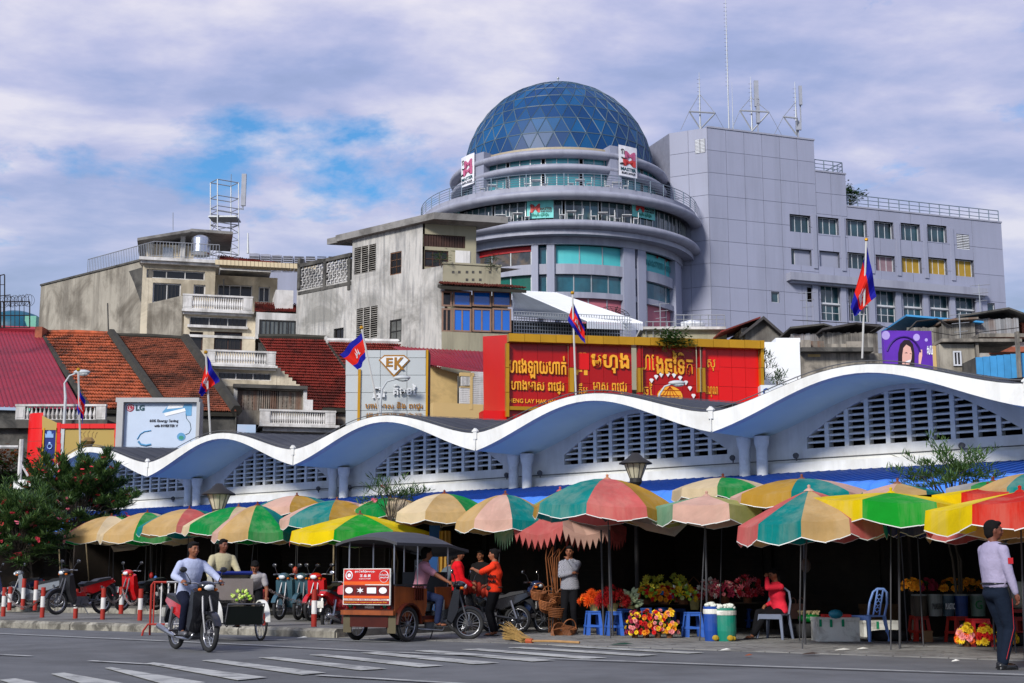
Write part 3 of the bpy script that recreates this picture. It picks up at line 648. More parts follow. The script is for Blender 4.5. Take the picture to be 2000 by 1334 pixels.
# crimson sheet roof, far left
def sheetroof(par, tl, tr, br, bl, n, m, th=.04, name='roof_sheet'):
    tl, tr, br, bl = map(Vector, (tl, tr, br, bl)); nn = (tr - tl).cross(bl - tl).normalized(); nn = nn if nn.z > 0 else -nn
    for i in range(n):
        a, c = i / n, (i + 1) / n; e = a + (c - a) * .82
        A, B, E = lerp(tl, tr, a), lerp(tl, tr, e), lerp(tl, tr, c); D, F_, K = lerp(bl, br, a), lerp(bl, br, e), lerp(bl, br, c); b = MB()
        b.quad(A, D, F_, B); b.add([B, F_, lerp(F_, K, .3) + nn * th, lerp(B, E, .3) + nn * th, lerp(F_, K, .7) + nn * th, lerp(B, E, .7) + nn * th, K, E], [(0, 1, 2, 3), (3, 2, 4, 5), (5, 4, 6, 7)]); build(name, b, m, par, world=True)
t = thing('red_roof_house', 'house with a plain crimson sheet metal roof at the left edge', 'house', (U(0, 797, 68).x, 68, 0))
Q = [U(-160, 640, 79), U(77, 648, 79), U(160, 800, 68), U(-160, 790, 68)]; sheetroof(t, *Q, 34, crims, .05)
build('ridge', MB().tube([Q[0] + Vector((0, 0, .1)), Q[1] + Vector((0, 0, .1))], .2, 6), crims, t, world=True)
b = MB(); b.quad((Q[3].x, 68.4, 0), (Q[2].x, 68.4, 0), Q[2] + Vector((0, .4, -.1)), Q[3] + Vector((0, .4, -.1))); b.quad((Q[2].x, 68.4, 0), (Q[1].x, 79, 0), Q[1] + Vector((0, 0, -.1)), Q[2] + Vector((0, .4, -.1))); build('wall', b, mould, t, world=True)
f = Fac(120, 67, ang=0.0); b = MB(); f.pbox(b, -40, 822, 215, 838, -1.5, .5); f.pbox(b, -40, 838, 240, 920, -1.5, .1); build('parapet', b, mould, t, world=True)
balusters(f, t, 32, 790, 207, 824, 17, offw, .3, .45)
# ---------------------------------------------------------------- weathered grey house with glazed balcony
sG = Fac(866, 74, vx=-2200); fG = Fac(866, 74, vx=12600)
wg = thing('weathered_house', 'grey weathered concrete house with louvred side wall and blue glazed balcony', 'house', sG.o)
uT = sG.at(672, 472)[0]; zT = sG.at(825, 437)[1]; uM = sG.at(825, 500)[0]; zP = sG.at(866, 518)[1]; uL = sG.at(580, 560)[0]; uK = sG.at(686, 600)[0]; zL = sG.at(620, 515)[1]
holes = [sG.rect(*r) for r in [(692, 480, 734, 533), (762, 492, 784, 536), (696, 600, 737, 662), (761, 624, 784, 669), (652, 641, 671, 663)]]
b = MB(); sG.wall(b, uK, uM, 0, zT, holes, .25); sG.wall(b, uM + .001, 0, 0, zP, [], .2); sG.wall(b, uL, uK - .001, 0, sG.at(620, 560)[1], [holes[4]], .2)
E9 = fG.d * 4.3; b.quad(sG.P(uM, zP), sG.P(0, zP), sG.P(0, zP) + E9, sG.P(uM, zP) + E9)
b.quad(sG.P(uL, 0), sG.P(uL, 0) + E9, sG.P(uL, zL) + E9, sG.P(uL, zL)); b.quad(sG.P(uK, 0), sG.P(uK, 0) + E9, sG.P(uK, zT) + E9, sG.P(uK, zT)); build('side_wall', b, weath, wg, world=True)
def louvres(f, rect, par, m, n, rev=.15):
    u0, u1, z0, z1 = rect; b = MB(); f.box(b, u0, u1, z0, z1, -rev - .3, -rev - .25); build('backing', b, blackm, par, world=True)
    for i in range(n): b = MB(); z = z0 + (z1 - z0) * (i + .2) / n; h_ = (z1 - z0) / n; b.prism([(0, 0), (.03, 0), (-.12, h_ * .7), (-.15, h_ * .7)], f.P(u0, z, -.02), f.n, (0, 0, 1), f.d * (u1 - u0)); build('louvre', b, m, par, world=True)
    for q in range(1, 3): b = MB(); u = u0 + (u1 - u0) * q / 3; f.box(b, u - .04, u + .04, z0, z1, -.02, .01); build('louvre_post', b, m, par, world=True)
lm = mat('concrete_louvre', (.36, .34, .31), .9, .15, 3, dirt=((.1, .09, .08), .6, 1.5))
louvres(sG, holes[0], wg, lm, 13); louvres(sG, holes[2], wg, lm, 15)
rw = mat('rusty_window_bars', (.16, .08, .045), .8, .3, 3)
window(sG, holes[1], wg, rw, dglass, 2, 3, .1, .06, bars=7); window(sG, holes[3], wg, iron, mat('broken_pane', (.10, .10, .09), .4, .5, 2), 2, 2, .1, .06); window(sG, holes[4], wg, iron, dglass, 2, 1, .15, .06)
build('roof_slab', MB().fbox(sG.P(uK - 1.1, zT, .35), sG.d * (uM - uK + 1.1 + 1.2), fG.d * 4.2, (0, 0, .38)), MATS['slab_concrete'], wg, world=True)
b = MB(); sG.pbox(b, 583, 505, 686, 512, -.25, .06); sG.pbox(b, 583, 560, 686, 566, -.25, .04)
for x in (582, 632, 680): sG.pbox(b, x, 505, x + 5, 566, -.25, .06)
build('screen_frame', b, mould, wg, world=True)
u0, u1, z0, z1 = sG.rect(586, 512, 682, 560); b = MB(); k = 26
for i in range(k):
    for j in range(9):
        u = u0 + (u1 - u0) * i / k; z = z0 + (z1 - z0) * j / 9; w_ = (u1 - u0) / k; h_ = (z1 - z0) / 9
        if (i + j) % 2: sG.box(b, u, u + .05, z, z + h_, -.12, -.04)
        else: sG.box(b, u, u + w_, z, z + .05, -.12, -.04)
        if j % 3 == 0: sG.box(b, u, u + .05, z, z + h_, -.12, -.04)
build('breeze_block_screen', b, offw, wg, world=True, kind='stuff')
# front: top room, parapet with plants, glazed balcony
fT = Fac(825, sG.P(uM, 0).y, vx=12600); h = [fT.rect(827, 459, 909, 483), fT.rect(829, 489, 876, 522)]; u0, u1, z0, z1 = fT.rect(813, 445, 930, 560)
b = MB(); fT.wall(b, 0, u1, z0, zT, h, .2); b.quad(fT.P(u1, z0), fT.P(u1, z0) - sG.d * 8, fT.P(u1, zT) - sG.d * 8, fT.P(u1, zT)); build('front_wall', b, beige, wg, world=True)
b = MB(); fT.box(b, *h[0], -.2, -.15); build('vent_backing', b, blackm, wg, world=True)
for i in range(16): b = MB(); u = h[0][0] + (h[0][1] - h[0][0]) * (i + .5) / 16; fT.box(b, u - .06, u + .06, h[0][2], h[0][3], -.14, -.08); build('slat', b, brown_w, wg, world=True)
window(fT, h[1], wg, brown_w, dglass, 3, 2, .15, .08, name='door'); b = MB(); fT.pbox(b, 889, 490, 918, 522, 0, .05); build('white_door', b, offw, wg, world=True)
build('roof_slab', MB().fbox(fT.P(-.3, zT + .001, 0) + sG.d * 1.3, fT.d * (u1 + .9), -sG.d * 9, (0, 0, .36)), MATS['slab_concrete'], wg, world=True)
b = MB(); u0, u1, z0, z1 = fG.rect(858, 518, 978, 566); fG.box(b, -.1, u1, z0, z1, -.25, 0); fG.box(b, -.15, u1 + .05, z1, z1 + .1, -.3, .06)
build('parapet', b, beige, wg, world=True)
b = MB()
for x in (885, 897, 912, 924, 938, 957):
    for y in ((531,) if x % 2 else (531, 546)): fG.pbox(b, x - 2.5, y - 2, x + 2.5, y + 3, 0, .01)
build('scupper', b, mould, wg, world=True)
cr = mat('brown_tile_eave', C(110, 48, 35, .7), .8, .2, 3)
tileroof(wg, fG.P(-.4, z0 + .25, 0), fG.P(u1 + .5, z0 + .25, 0), fG.P(u1 + 1.1, z0 - .15, 1.5), fG.P(-.5, z0 - .15, 1.5), 5, 30, cr)
bl_glass = mat('blue_tinted_glass', C(5, 95, 190, .85), .08, .3, .25, spec=.9)
fwm = mat('tan_window_frame', C(165, 130, 110, .6), .6)
fb = Fac(866, 73.2, vx=12600); U0, U1, Z0, Z1 = fb.rect(863, 569, 1000, 650)
b = MB(); fb.wall(b, U0, U1, Z0 - 3.2, Z0, [], .1); build('lower_wall', b, beige, wg, world=True)
cuts = [862, 884, 922, 961, 1000]
for i in range(4):
    for (ya, yb) in ((568, 598), (602, 648)): window(fb, fb.rect(cuts[i] + 1, ya, cuts[i + 1] - 1, yb), wg, fwm, bl_glass if i else dglass, 2 if ya > 600 else 1, 1, .1, .09)
b = MB(); fb.box(b, U0 + .3, U1, Z0 - 3, Z1, -1.2, -1.0); build('balcony_back', b, beige, wg, world=True)
def leafy(pts, n, ln, wd, m, par=None, name='foliage', spread=.5, droop=.2, up=.6, world=True, seed=1, kind='stuff', blades=1):
    """many leaf blades round a set of stem points"""
    r = random.Random(seed); b = MB()
    for i in range(n):
        p = Vector(pts[r.randrange(len(pts))]) + Vector((r.gauss(0, spread), r.gauss(0, spread), r.gauss(0, spread)))
        th = r.uniform(0, 6.28); d = Vector((math.cos(th), math.sin(th), r.uniform(-droop, up))).normalized(); L_ = ln * r.uniform(.6, 1.3); s_ = d.cross(Vector((0, 0, 1))).normalized() * wd * r.uniform(.7, 1.2)
        mid = p + d * L_ * .5 + Vector((0, 0, .06 * L_)); e = p + d * L_
        b.add([p, mid - s_, e, mid + s_], [(0, 1, 2, 3)], r.randrange(2) if isinstance(m, (list, tuple)) else 0)
    return build(name, b, m, par, world=world and par is not None, kind=kind)
leaf_d = mat('leaf_dark', (.022, .055, .016), .6, .3, 3, trans=.25); leaf_m = mat('leaf_mid', (.05, .11, .025), .55, .3, 3, trans=.3); leaf_l = mat('leaf_light', (.10, .17, .04), .55, .25, 3, trans=.3); bark = mat('bark', (.07, .055, .04), .9, .3, 6, .4)
for x, y in ((862, 512), (958, 516)):
    p = fG.W(x, y, .05); t = thing('balcony_plant', f'straggly green plant on the {"left" if x < 900 else "right"} end of the beige roof parapet', 'plant', p); leafy([p + Vector((0, 0, .15))], 60, .45, .03, leaf_m, t, spread=.22, seed=x)
    build('stem', MB().tube([p - Vector((0, 0, .3)), p + Vector((0, 0, .3))], .03, 5), bark, t, world=True)
# ---------------------------------------------------------------- yellow house with crimson roof and lattice
yh = thing('yellow_house', 'pale yellow house with crimson sheet roof and white lattice block between the two signs', 'house', U(840, 900, 66)); yw = mat('yellow_wall', C(240, 205, 140, .62), .85, .05, .6, dirt=(C(150, 130, 90, .6), .4, .5))
Q = [U(769, 677, 72), U(945, 687, 72), U(945, 722, 65.6), U(838, 712, 65.6)]; sheetroof(yh, U(765, 677, 72), U(950, 687, 72), U(962, 732, 65.5), U(838, 712, 65.5), 24, crims, .05)
f = Fac(838, 66, vx=9000); b = MB(); A = f.W; b.add([A(838, 714), A(899, 731), A(899, 830), A(838, 830)], [(0, 3, 2, 1)]); b.add([A(899, 731), A(899, 731) + Vector((2, 6, 0)), A(899, 830) + Vector((2, 6, 0)), A(899, 830)], [(0, 1, 2, 3)]); build('wall', b, yw, yh, world=True)
f2 = Fac(900, 65, vx=9000); b = MB(); f2.pbox(b, 846, 788, 944, 830, -.6, 0); f2.pbox(b, 899, 728, 926, 735, -.2, .02); f2.pbox(b, 918, 728, 923, 800, -.2, .02); f2.pbox(b, 899, 755, 918, 757, -.2, .02); build('block', b, yw, yh, world=True)
b = MB(); f2.pbox(b, 899, 733, 944, 800, -.5, -.4); build('backing', b, mould, yh, world=True)
b = MB()
for (x0, y0, x1, y1, nx, ny) in ((899, 758, 919, 790, 7, 9), (922, 727, 945, 800, 8, 20)):
    u0, u1, z0, z1 = f2.rect(x0, y0, x1, y1)
    for i in range(nx + 1): f2.box(b, u0 + (u1 - u0) * i / nx - .025, u0 + (u1 - u0) * i / nx + .025, z0, z1, -.1, -.02)
    for i in range(ny + 1): f2.box(b, u0, u1, z0 + (z1 - z0) * i / ny - .025, z0 + (z1 - z0) * i / ny + .025, -.1, -.01)
build('lattice', b, offw, yh, world=True, kind='stuff')
b = MB()
for i in range(7): f2.pbox(b, 901 + i * 2.6, 735, 902.6 + i * 2.6, 753, -.1, 0)
build('vent_bar', b, offw, yh, world=True, kind='stuff')
# ---------------------------------------------------------------- canopy with white ribbed roof
cn = thing('roof_canopy', 'white ribbed canopy roof over a steel lattice in front of the domed tower', 'canopy', U(1130, 900, 84)); wsheet = mat('white_sheet', (.78, .79, .80), .45, .04, 1, ovar=.02); gsheet = mat('grey_sheet', (.16, .18, .21), .5, .1, 1)
A0, A1, A2, A3 = U(1008, 569, 92), U(1085, 573, 92), U(1256, 632, 82), U(1146, 628, 78)
sheetroof(cn, A0, A1, A2, A3, 24, wsheet, .09)
b = MB()
for i in range(24): p, q = lerp(A3, A2, i / 24), lerp(A3, A2, (i + .85) / 24); dn = Vector((0, -.08, -.42)); b.quad(p, p + dn, q + dn, q)
build('valance', b, wsheet, cn, world=True)
sheetroof(cn, U(1000, 572, 91), A0 + Vector((0, 0, -.02)), A3 + Vector((0, 0, -.03)), U(1002, 618, 79), 30, gsheet, .06)
f = Fac(1002, 79, vx=12600); b = MB(); u0, u1, z0, z1 = f.rect(1003, 614, 1235, 662)
for i in range(46): f.box(b, u0 + (u1 - u0) * i / 46, u0 + (u1 - u0) * i / 46 + .035, z0, z1, -.04, 0)
for j in range(8): f.box(b, u0, u1, z0 + (z1 - z0) * j / 7, z0 + (z1 - z0) * j / 7 + .04, 0, .03)
build('steel_lattice', b, steel, cn, world=True, kind='stuff'); b = MB(); f.box(b, u0, u1, 0, z1 - .05, -2.6, -2.4); build('rear_wall', b, mat('dark_grey_wall', (.07, .075, .08)), cn, world=True)
b = MB(); f.pbox(b, 985, 660, 1500, 760, -6, -.3); build('base_wall', b, beige, cn, world=True)
# ---------------------------------------------------------------- red and gold shop front
redp = mat('red_panel', C(225, 12, 8, .85), .35, .05, .4, ovar=.03, spec=.4); redd = mat('deep_red_panel', C(175, 8, 6, .8), .35, .08, .4, ovar=.05); gold = mat('gold_panel', C(225, 165, 40, .75), .28, .12, .8, metal=.55, ovar=.12); goldl = mat('gold_letters', C(250, 175, 50, .9), .4, .05, 2, metal=.2)
fS = Fac(990, 58, vx=12600); fS.o = U(990, 800, 58); fS.o.z = 0
rs = thing('shop_sign', 'long red shop front sign with gold border and yellow lettering', 'shop sign', fS.o)
W_ = fS.W
b = MB(); b.add([U(943, 657, 61.5), W_(990, 654), W_(990, 812), U(945, 812, 61.5)], [(0, 3, 2, 1)]); build('side_panel', b, redp, rs, world=True)
def fp(x0, y0, x1, y1, n0, n1, name, m, **k): b = MB(); fS.pbox(b, x0, y0, x1, y1, n0, n1); return build(name, b, m, rs, world=True, **k)
x = 990; n = 0
while x < 1484:
    x2 = min(x + 30.5, 1486); y = 654 + (x - 990) * .028; u0, _ = fS.at(x, y); u1, _ = fS.at(x2 - .6, y); z1 = fS.at(x, y)[1]; z0 = fS.at(x, y + 15.5)[1]
    bb = MB(); fS.box(bb, u0, u1, z0, z1, -.4, .42); build('gold_fascia_panel', bb, redp if x in (1233.9999,) else gold, rs, world=True); x = x2; n += 1
zt_ = fS.at(1235, 675)[1]; zb_ = 2.0
for (xa, xb, y) in ((990, 1110, 670), (1124, 1234, 672), (1250, 1360, 674), (1376, 1482, 678)):
    k = 4
    for i in range(k):
        for j in range(4): ya = y + j * 38; u0, u1, _, _ = fS.rect(xa + (xb - xa) * i / k, 700, xa + (xb - xa) * (i + 1) / k - .5, 720); bb = MB(); fS.box(bb, u0, u1, fS.at(xa, ya + 37.4)[1], fS.at(xa, ya)[1], -.2, 0 + (.0)); build('red_panel', bb, redp if xa > 1370 else redd, rs, world=True)
for (xa, xb) in ((986, 992), (1110, 1118), (1120, 1122.5), (1243, 1248), (1250, 1252), (1361, 1363.5), (1369, 1374), (1482, 1488)):
    for j in range(3): fp(xa, 672 + j * 48, xb, 719 + j * 48, 0, .25, 'gold_post', gold if (j + (xa > 1100)) % 2 == 0 or xa < 1000 or xa > 1480 else redd)
fp(1486, 672, 1490, 800, -2, .0, 'end_panel', gold)
fp(986, 796, 1120, 803, 0, .2, 'gold_border', gold); fp(945, 803, 1110, 840, -1, -.1, 'base', redp)
XU = fS.d; ZU = Vector((0, 0, 1))
def tx(s, x, y, wpx, hpx, m=goldl, par=None, f=None, off=.03, **k):
    f = f or fS; o = f.W(x, y, off); w_ = (f.W(x + wpx, y, off) - o).length; h_ = abs(f.at(x, y - hpx)[1] - f.at(x, y)[1]); return text(s, m, par or rs, o, f.d, ZU, w_, h_, **k)
tx('ហេងឡាយហាក់', 993, 738, 112, 46, bold=.02, depth=.08); tx('ហាងមាស ពេជ្រ', 997, 768, 104, 26, bold=.015, depth=.06); tx('HENG LAY HAK JEWELRY', 994, 789, 118, 11, bold=.01)
fp(1121, 690, 1150, 722, .02, .05, 'red_patch', redp); tx('គឹ', 1122, 732, 26, 44, bold=.02, off=.0); tx('មហុង', 1154, 728, 74, 40, bold=.02, depth=.08); tx('គឹម', 1130, 770, 17, 22); tx('មាស ពេជ្រ', 1158, 770, 66, 26, bold=.01)
tx('ហេ', 1252, 722, 26, 30, off=.06); fp(1250, 700, 1278, 724, .01, .04, 'red_patch', redp); tx('ងឆៃទិត', 1281, 730, 72, 46, bold=.02, depth=.06); tx('ឆៃ', 1256, 772, 18, 26)
tx('សុ', 1382, 724, 14, 20, redp, off=.02); tx('សុ', 1381, 724, 16, 22); tx('វណ្ណ', 1378, 776, 24, 24); fp(1376, 700, 1405, 724, .0, .012, 'red_patch', redp)
c = W_(1308, 775, .03); b = MB(); b.prism([(math.cos(t) * .58, math.sin(t) * .46) for t in [math.pi * 2 * i / 24 for i in range(24)]], c, XU, ZU, -fS.n * -.04); build('globe_emblem', b, goldl, rs, world=True)
b = MB()
for q in (-.4, -.2, 0, .2, .4): b.tube([c + XU * (q * (1 - abs(t)) * 1.0 + 0) + ZU * t * .45 + fS.n * .05 for t in (-1, -.6, 0, .6, 1)], .012, 4)
for q in (-.2, .05, .28): b.tube([c + XU * -.5 + ZU * q + fS.n * .05, c + XU * .5 + ZU * q + fS.n * .05], .012, 4)
build('globe_line', b, redd, rs, world=True)
dia = mat('white_gem', (.75, .75, .74), .3)
for i, (x, y) in enumerate([(1272, 744), (1281, 737), (1291, 733), (1304, 732), (1316, 734), (1328, 739), (1339, 748), (1347, 759), (1354, 774)]):
    b = MB(); p = W_(x, y, .04); s_ = .10; b.prism([(-s_, s_ * .5), (-s_ * .5, s_), (s_ * .5, s_), (s_, s_ * .5), (0, -s_)], p, XU, ZU, fS.n * .04); build('gem', b, dia, rs, world=True)
cl = leafy([W_(1310, 660, .5), W_(1322, 664, .5), W_(1300, 666, .5), W_(1335, 666, .5)], 500, .25, .06, leaf_m, None, 'creeper', spread=.2, seed=5, kind=None); tag(cl, 'green creeper spilling over the gold fascia of the red shop sign', 'creeper')
# ---------------------------------------------------------------- grey jewellers sign
fE = Fac(735, 57, ang=0.0); gp = mat('grey_sign_panel', (.44, .46, .46), .35, .05, .5, metal=.2, ovar=.03); ks = thing('jewellers_sign', 'tall grey panelled jewellers sign with diamond logo and gold lettering', 'sign', fE.o)
def ep(x0, y0, x1, y1, n0, n1, name, m, f=fE): b = MB(); f.pbox(b, x0, y0, x1, y1, n0, n1); return build(name, b, m, ks, world=True)
ep(676, 684, 837, 860, -1.2, -.03, 'core', mould)
rowsy = [684, 699, 733, 767, 802, 836, 860]
for ya, yb in zip(rowsy[:-1], rowsy[1:]):
    for xa, xb in zip([675, 700, 743, 795], [700, 743, 795, 832]): ep(xa + .4, ya + .4, xb - .4, yb - .4, 0, .05, 'panel', gp)
ep(699, 722, 704, 860, .05, .14, 'gold_strip', gold); ep(832, 684, 836, 860, 0, .12, 'gold_strip', gold)
kw = mat('sign_white', (.62, .63, .64), .35); kg = mat('sign_bronze', C(175, 120, 40, .7), .4, metal=.4)
def pg(pts, m, name, n0=.06, n1=.10, par=ks, f=fE): b = MB(); q = [f.at(*p) for p in pts]; b.prism([(0, 0)] * 0 + [(a - q[0][0], c_ - q[0][1]) for a, c_ in q], f.P(q[0][0], q[0][1], n0), f.d, ZU, f.n * (n1 - n0)); return build(name, b, m, par, world=True)
pg([(740, 704), (751, 694), (790, 694), (801, 704), (770, 738)][::-1], kg, 'diamond_border', .06, .10); pg([(743, 704), (752, 697), (789, 697), (798, 704), (770, 733)][::-1], kw, 'diamond', .10, .13)
tx('E', 754, 716, 13, 17, kg, ks, fE, .14, bold=.03); tx('K', 770, 722, 20, 24, kg, ks, fE, .14, bold=.03)
tx('អ៊ីវ', 727, 778, 25, 22, kw, ks, fE, .12, depth=.06, bold=.02); tx('គឹមខៃ', 768, 772, 44, 22, kw, ks, fE, .12, depth=.06, bold=.02); tx('ហាងមាស និង ពេជ្រ', 713, 801, 112, 16, kg, ks, fE, .1, bold=.015); tx('楊金暉珠寶金行', 714, 817, 110, 11, kg, ks, fE, .1)
# ---------------------------------------------------------------- white billboard
fL = Fac(230, 64, ang=0.0); grey_f = mat('grey_frame', (.36, .36, .36), .6, .06); skyb = mat('pale_blue_print', C(200, 214, 234, .8), .4, .06, .8, ovar=0)
lb = thing('billboard', 'large pale blue air conditioner billboard in a grey frame above the second wave', 'billboard', fL.o)
def lp(x0, y0, x1, y1, n0, n1, name, m): b = MB(); fL.pbox(b, x0, y0, x1, y1, n0, n1); return build(name, b, m, lb, world=True)
lp(242, 787, 384, 900, -.1, 0, 'poster', skyb)
for r in ((229, 778, 391, 786.5), (229, 786.5, 241.5, 900), (384.5, 786.5, 391, 900)): lp(*r, -.5, .25, 'frame', grey_f)
magenta = mat('magenta_print', C(165, 20, 60, .8), .4); teal_p = mat('teal_print', C(10, 75, 85, .8), .4); dk = mat('dark_print', C(50, 50, 60, .8), .4); midb = mat('mid_blue_print', C(95, 160, 205, .8), .4); whp = mat('white_print', (.75, .76, .78), .4)
c = fL.W(254.5, 796.5, .01); R1 = .18; b = MB(); b.prism([(R1 * math.cos(i * math.pi / 12), R1 * math.sin(i * math.pi / 12)) for i in range(24)], c, fL.d, ZU, fL.n * .01); build('emblem', b, magenta, lb, world=True)
b = MB(); b.torus(c + fL.n * .015, R1 * .72, .012, 'y', 20, 4, a0=.2, a1=5.9); b.box(c.x - .03, c.x - .01, c.y - .02, c.y - .01, c.z - .07, c.z + .07); b.box(c.x - .01, c.x + .05, c.y - .02, c.y - .01, c.z - .07, c.z - .05); build('emblem_line', b, whp, lb, world=True)
tx('LG', 265, 802, 17, 11, teal_p, lb, fL, .01, bold=.04); tx('60% Energy Saving', 292, 826, 56, 7, dk, lb, fL, .01, bold=.01); tx('with INVERTER V', 301, 834, 46, 5, dk, lb, fL, .01, bold=.02)
pg([(317, 805), (329, 792), (372, 789), (375, 790), (374, 812), (363, 812), (362, 800), (320, 809)][::-1], midb, 'print', .01, .014, lb, fL); pg([(319, 807), (361, 797), (363, 803), (324, 813)][::-1], whp, 'print', .016, .02, lb, fL)
pg([(330, 790), (360, 789), (357, 796), (326, 799)][::-1], whp, 'print', .016, .02, lb, fL)
b = MB(); b.tube([fL.W(*p, .015) for p in ((363, 808), (364, 817), (371, 826), (373, 838), (369, 846), (362, 849))], .012, 4); build('print', b, teal_p, lb, world=True)
pg([(354 + 8.5 * math.cos(i * .5236), 853 + 8 * math.sin(i * .5236)) for i in range(12)][::-1], midb, 'print', .01, .015, lb, fL); pg([(354 + 5 * math.cos(i * .5236), 855 + 4 * math.sin(i * .5236)) for i in range(12)][::-1], mat('green_print', C(60, 150, 130, .8)), 'print', .017, .02, lb, fL)
b = MB(); b.tube([fL.W(*p, .015) for p in ((268, 858), (274, 848), (282, 843), (295, 841))], .03, 4); b.tube([fL.W(*p, .015) for p in ((270, 862), (275, 868), (285, 870), (295, 868))], .05, 4); build('print', b, midb, lb, world=True)
# ---------------------------------------------------------------- red jewellery shop front at the far left
fJ = Fac(120, 65.5, ang=0.0); js = thing('jewellery_shop', 'red tiled shop front with gold panels and a blue jewellery poster behind the first wave', 'shop', fJ.o); tan = mat('tan_gold_panel', C(190, 160, 80, .75), .4, .04, .5)
def jp(x0, y0, x1, y1, n0, n1, name, m): b = MB(); fJ.pbox(b, x0, y0, x1, y1, n0, n1); return build(name, b, m, js, world=True)
for (y0, y1) in ((806, 836), (836.6, 861), (861.6, 890), (890.6, 930)):
    b = MB(); a0 = fJ.at(60, y1)[1]; a1 = fJ.at(60, y0)[1]
    for i in range(8):
        t0, t1 = i / 8 * 1.4, (i + 1) / 8 * 1.4; f_ = lambda t: fJ.W(83, 850, 0) + Vector((-.02 - .95 * math.sin(t), .95 - .95 * math.cos(t), 0)); p, q = f_(t0), f_(t1); cut = (t0 > .9 and y0 < 830) * .25
        b.quad((p.x, p.y, a0), (q.x, q.y, a0), (q.x, q.y, a1 - cut), (p.x, p.y, a1 - cut))
    build('red_tile', b, redp, js, world=True)
pg([(83, 812), (95, 818), (112, 826), (112, 840), (83, 840)][::-1], tan, 'gold_panel', 0, .05, js, fJ); jp(83, 836, 86, 915, 0, .08, 'gold_edge', gold); jp(108.5, 836, 111, 915, 0, .08, 'gold_edge', gold)
navy = mat('navy_poster', C(20, 40, 120, .8), .3, .3, 2); jp(86, 838, 108.5, 910, -.02, .02, 'poster', navy)
pgm = mat('poster_blue', C(140, 175, 225, .8), .3)
pg([(89, 855), (89, 846), (92, 849), (93, 843), (97, 841), (101, 843), (102, 849), (105, 846), (105, 855)][::-1], pgm, 'poster_crown', .03, .05, js, fJ)
b = MB(); b.torus(fJ.W(97, 872, .05), .11, .028, 'y', 16, 5); b.ball(fJ.W(97, 866, .06), (.07, .02, .07), 8, 5); b.torus(fJ.W(95, 905, .05), .12, .02, 'y', 14, 5, a0=0, a1=3.3); build('poster_ring', b, pgm, js, world=True)
for i in range(5): jp(111.5, 826 + i * 20, 119, 845.5 + i * 20, 0, .08, 'red_tile', redp)
for i in range(4): jp(120 + i * 28.5, 828, 148 + i * 28.5, 837, .0, .10, 'red_tile', redp)
for i in range(3): jp(224.5, 837.6 + i * 18, 233.5, 855 + i * 18, 0, .10, 'red_tile', redp)
jp(125, 838, 224, 900, -.1, 0, 'gold_panel', tan); jp(118, 836, 125, 900, -.1, .05, 'steel_strip', steel)
bw = thing('diamond_bowl', 'gold bowl ornament holding small gems on top of the first wave', 'ornament', U(172, 878, 56)); c = U(172, 874, 56); gb = mat('polished_brass', C(200, 160, 95, .7), .3, .2, 6, metal=.6)
build('bowl', MB().lathe(c, [(.09, -.12), (.12, 0), (.28, .24), (.16, .40), (.0, .40)], 8), gb, bw, world=True)
b = MB()
for i, dx in enumerate((-.26, -.14, 0, .14, .26)): b.tube([c + Vector((dx, 0, .38)), c + Vector((dx * 1.3 - .04, 0, .55)), c + Vector((dx * 1.2 + .04, 0, .68 - abs(dx) * .2))], .014, 4)
build('wire_flame', b, gb, bw, world=True); b = MB(); b.ball(c + Vector((.0, -.15, .28)), (.05, .03, .06), 6, 4); b.ball(c + Vector((.12, -.14, .27)), (.05, .03, .06), 6, 4); build('gem', b, mat('ruby', C(190, 50, 30)), bw, world=True)
# ---------------------------------------------------------------- domed shopping tower
AX = U(1092, 500, 122); AX.z = 0
def cyl(px, py, r):
    d = ray(px, py); o = _C - AX; a = d.x * d.x + d.y * d.y; b_ = o.x * d.x + o.y * d.y; c_ = o.x * o.x + o.y * o.y - r * r; D = b_ * b_ - a * c_; k = (-b_ - math.sqrt(max(D, 0))) / a; p = _C + d * k; return math.atan2(p.x - AX.x, -(p.y - AX.y)), p.z
def cp(phi, r, z): return Vector((AX.x + r * math.sin(phi), AX.y - r * math.cos(phi), z))
def arcbox(b, p0, p1, r0, r1, z0, z1, n=None, mi=None):
    n = n or max(1, int((p1 - p0) / .09)); v = []; fs = []
    for i in range(n + 1):
        p = p0 + (p1 - p0) * i / n; v += [cp(p, r1, z0), cp(p, r1, z1), cp(p, r0, z1), cp(p, r0, z0)]
    for i in range(n):
        o = i * 4
        for k in range(4): fs.append((o + k, o + 4 + k, o + 4 + (k + 1) % 4, o + (k + 1) % 4))
    fs += [(0, 1, 2, 3), (4 * n + 3, 4 * n + 2, 4 * n + 1, 4 * n)]; return b.add(v, fs, mi)
def ringr(px_half, py): return abs(U(1092 + px_half, py, AX.y).x - U(1092, py, AX.y).x)
def zf(py, r): return U(1092, py, AX.y - r).z
mallm = mat('lilac_grey_cladding', C(166, 169, 190, .74), .6, .05, .15, ovar=.0, streak=(C(130, 134, 148, .7), .25, .5)); mallp = mat('lilac_grey_panel', C(166, 169, 191, .74), .55, .05, .15, ovar=.03, streak=(C(132, 136, 150, .7), .25, .5))
mtrim = mat('lilac_trim', C(174, 176, 192, .70), .5, .04, .3, ovar=.0, streak=(C(110, 108, 130, .7), .3, 1)); tealg = mat('teal_glass', C(35, 95, 110, .7), .10, .5, .5, spec=.8); tealb = mat('teal_screen', C(85, 200, 205, .72), .5, .06, .4); pinkb = mat('pink_screen', C(205, 115, 130, .7), .5, .12, .6)
mall = thing('domed_tower', 'round lilac grey shopping tower with ringed terraces under a blue glass dome', 'tower', AX)
rD = ringr(184, 292); zD = zf(288, rD); ztp = U(1092, 156, AX.y - 2).z
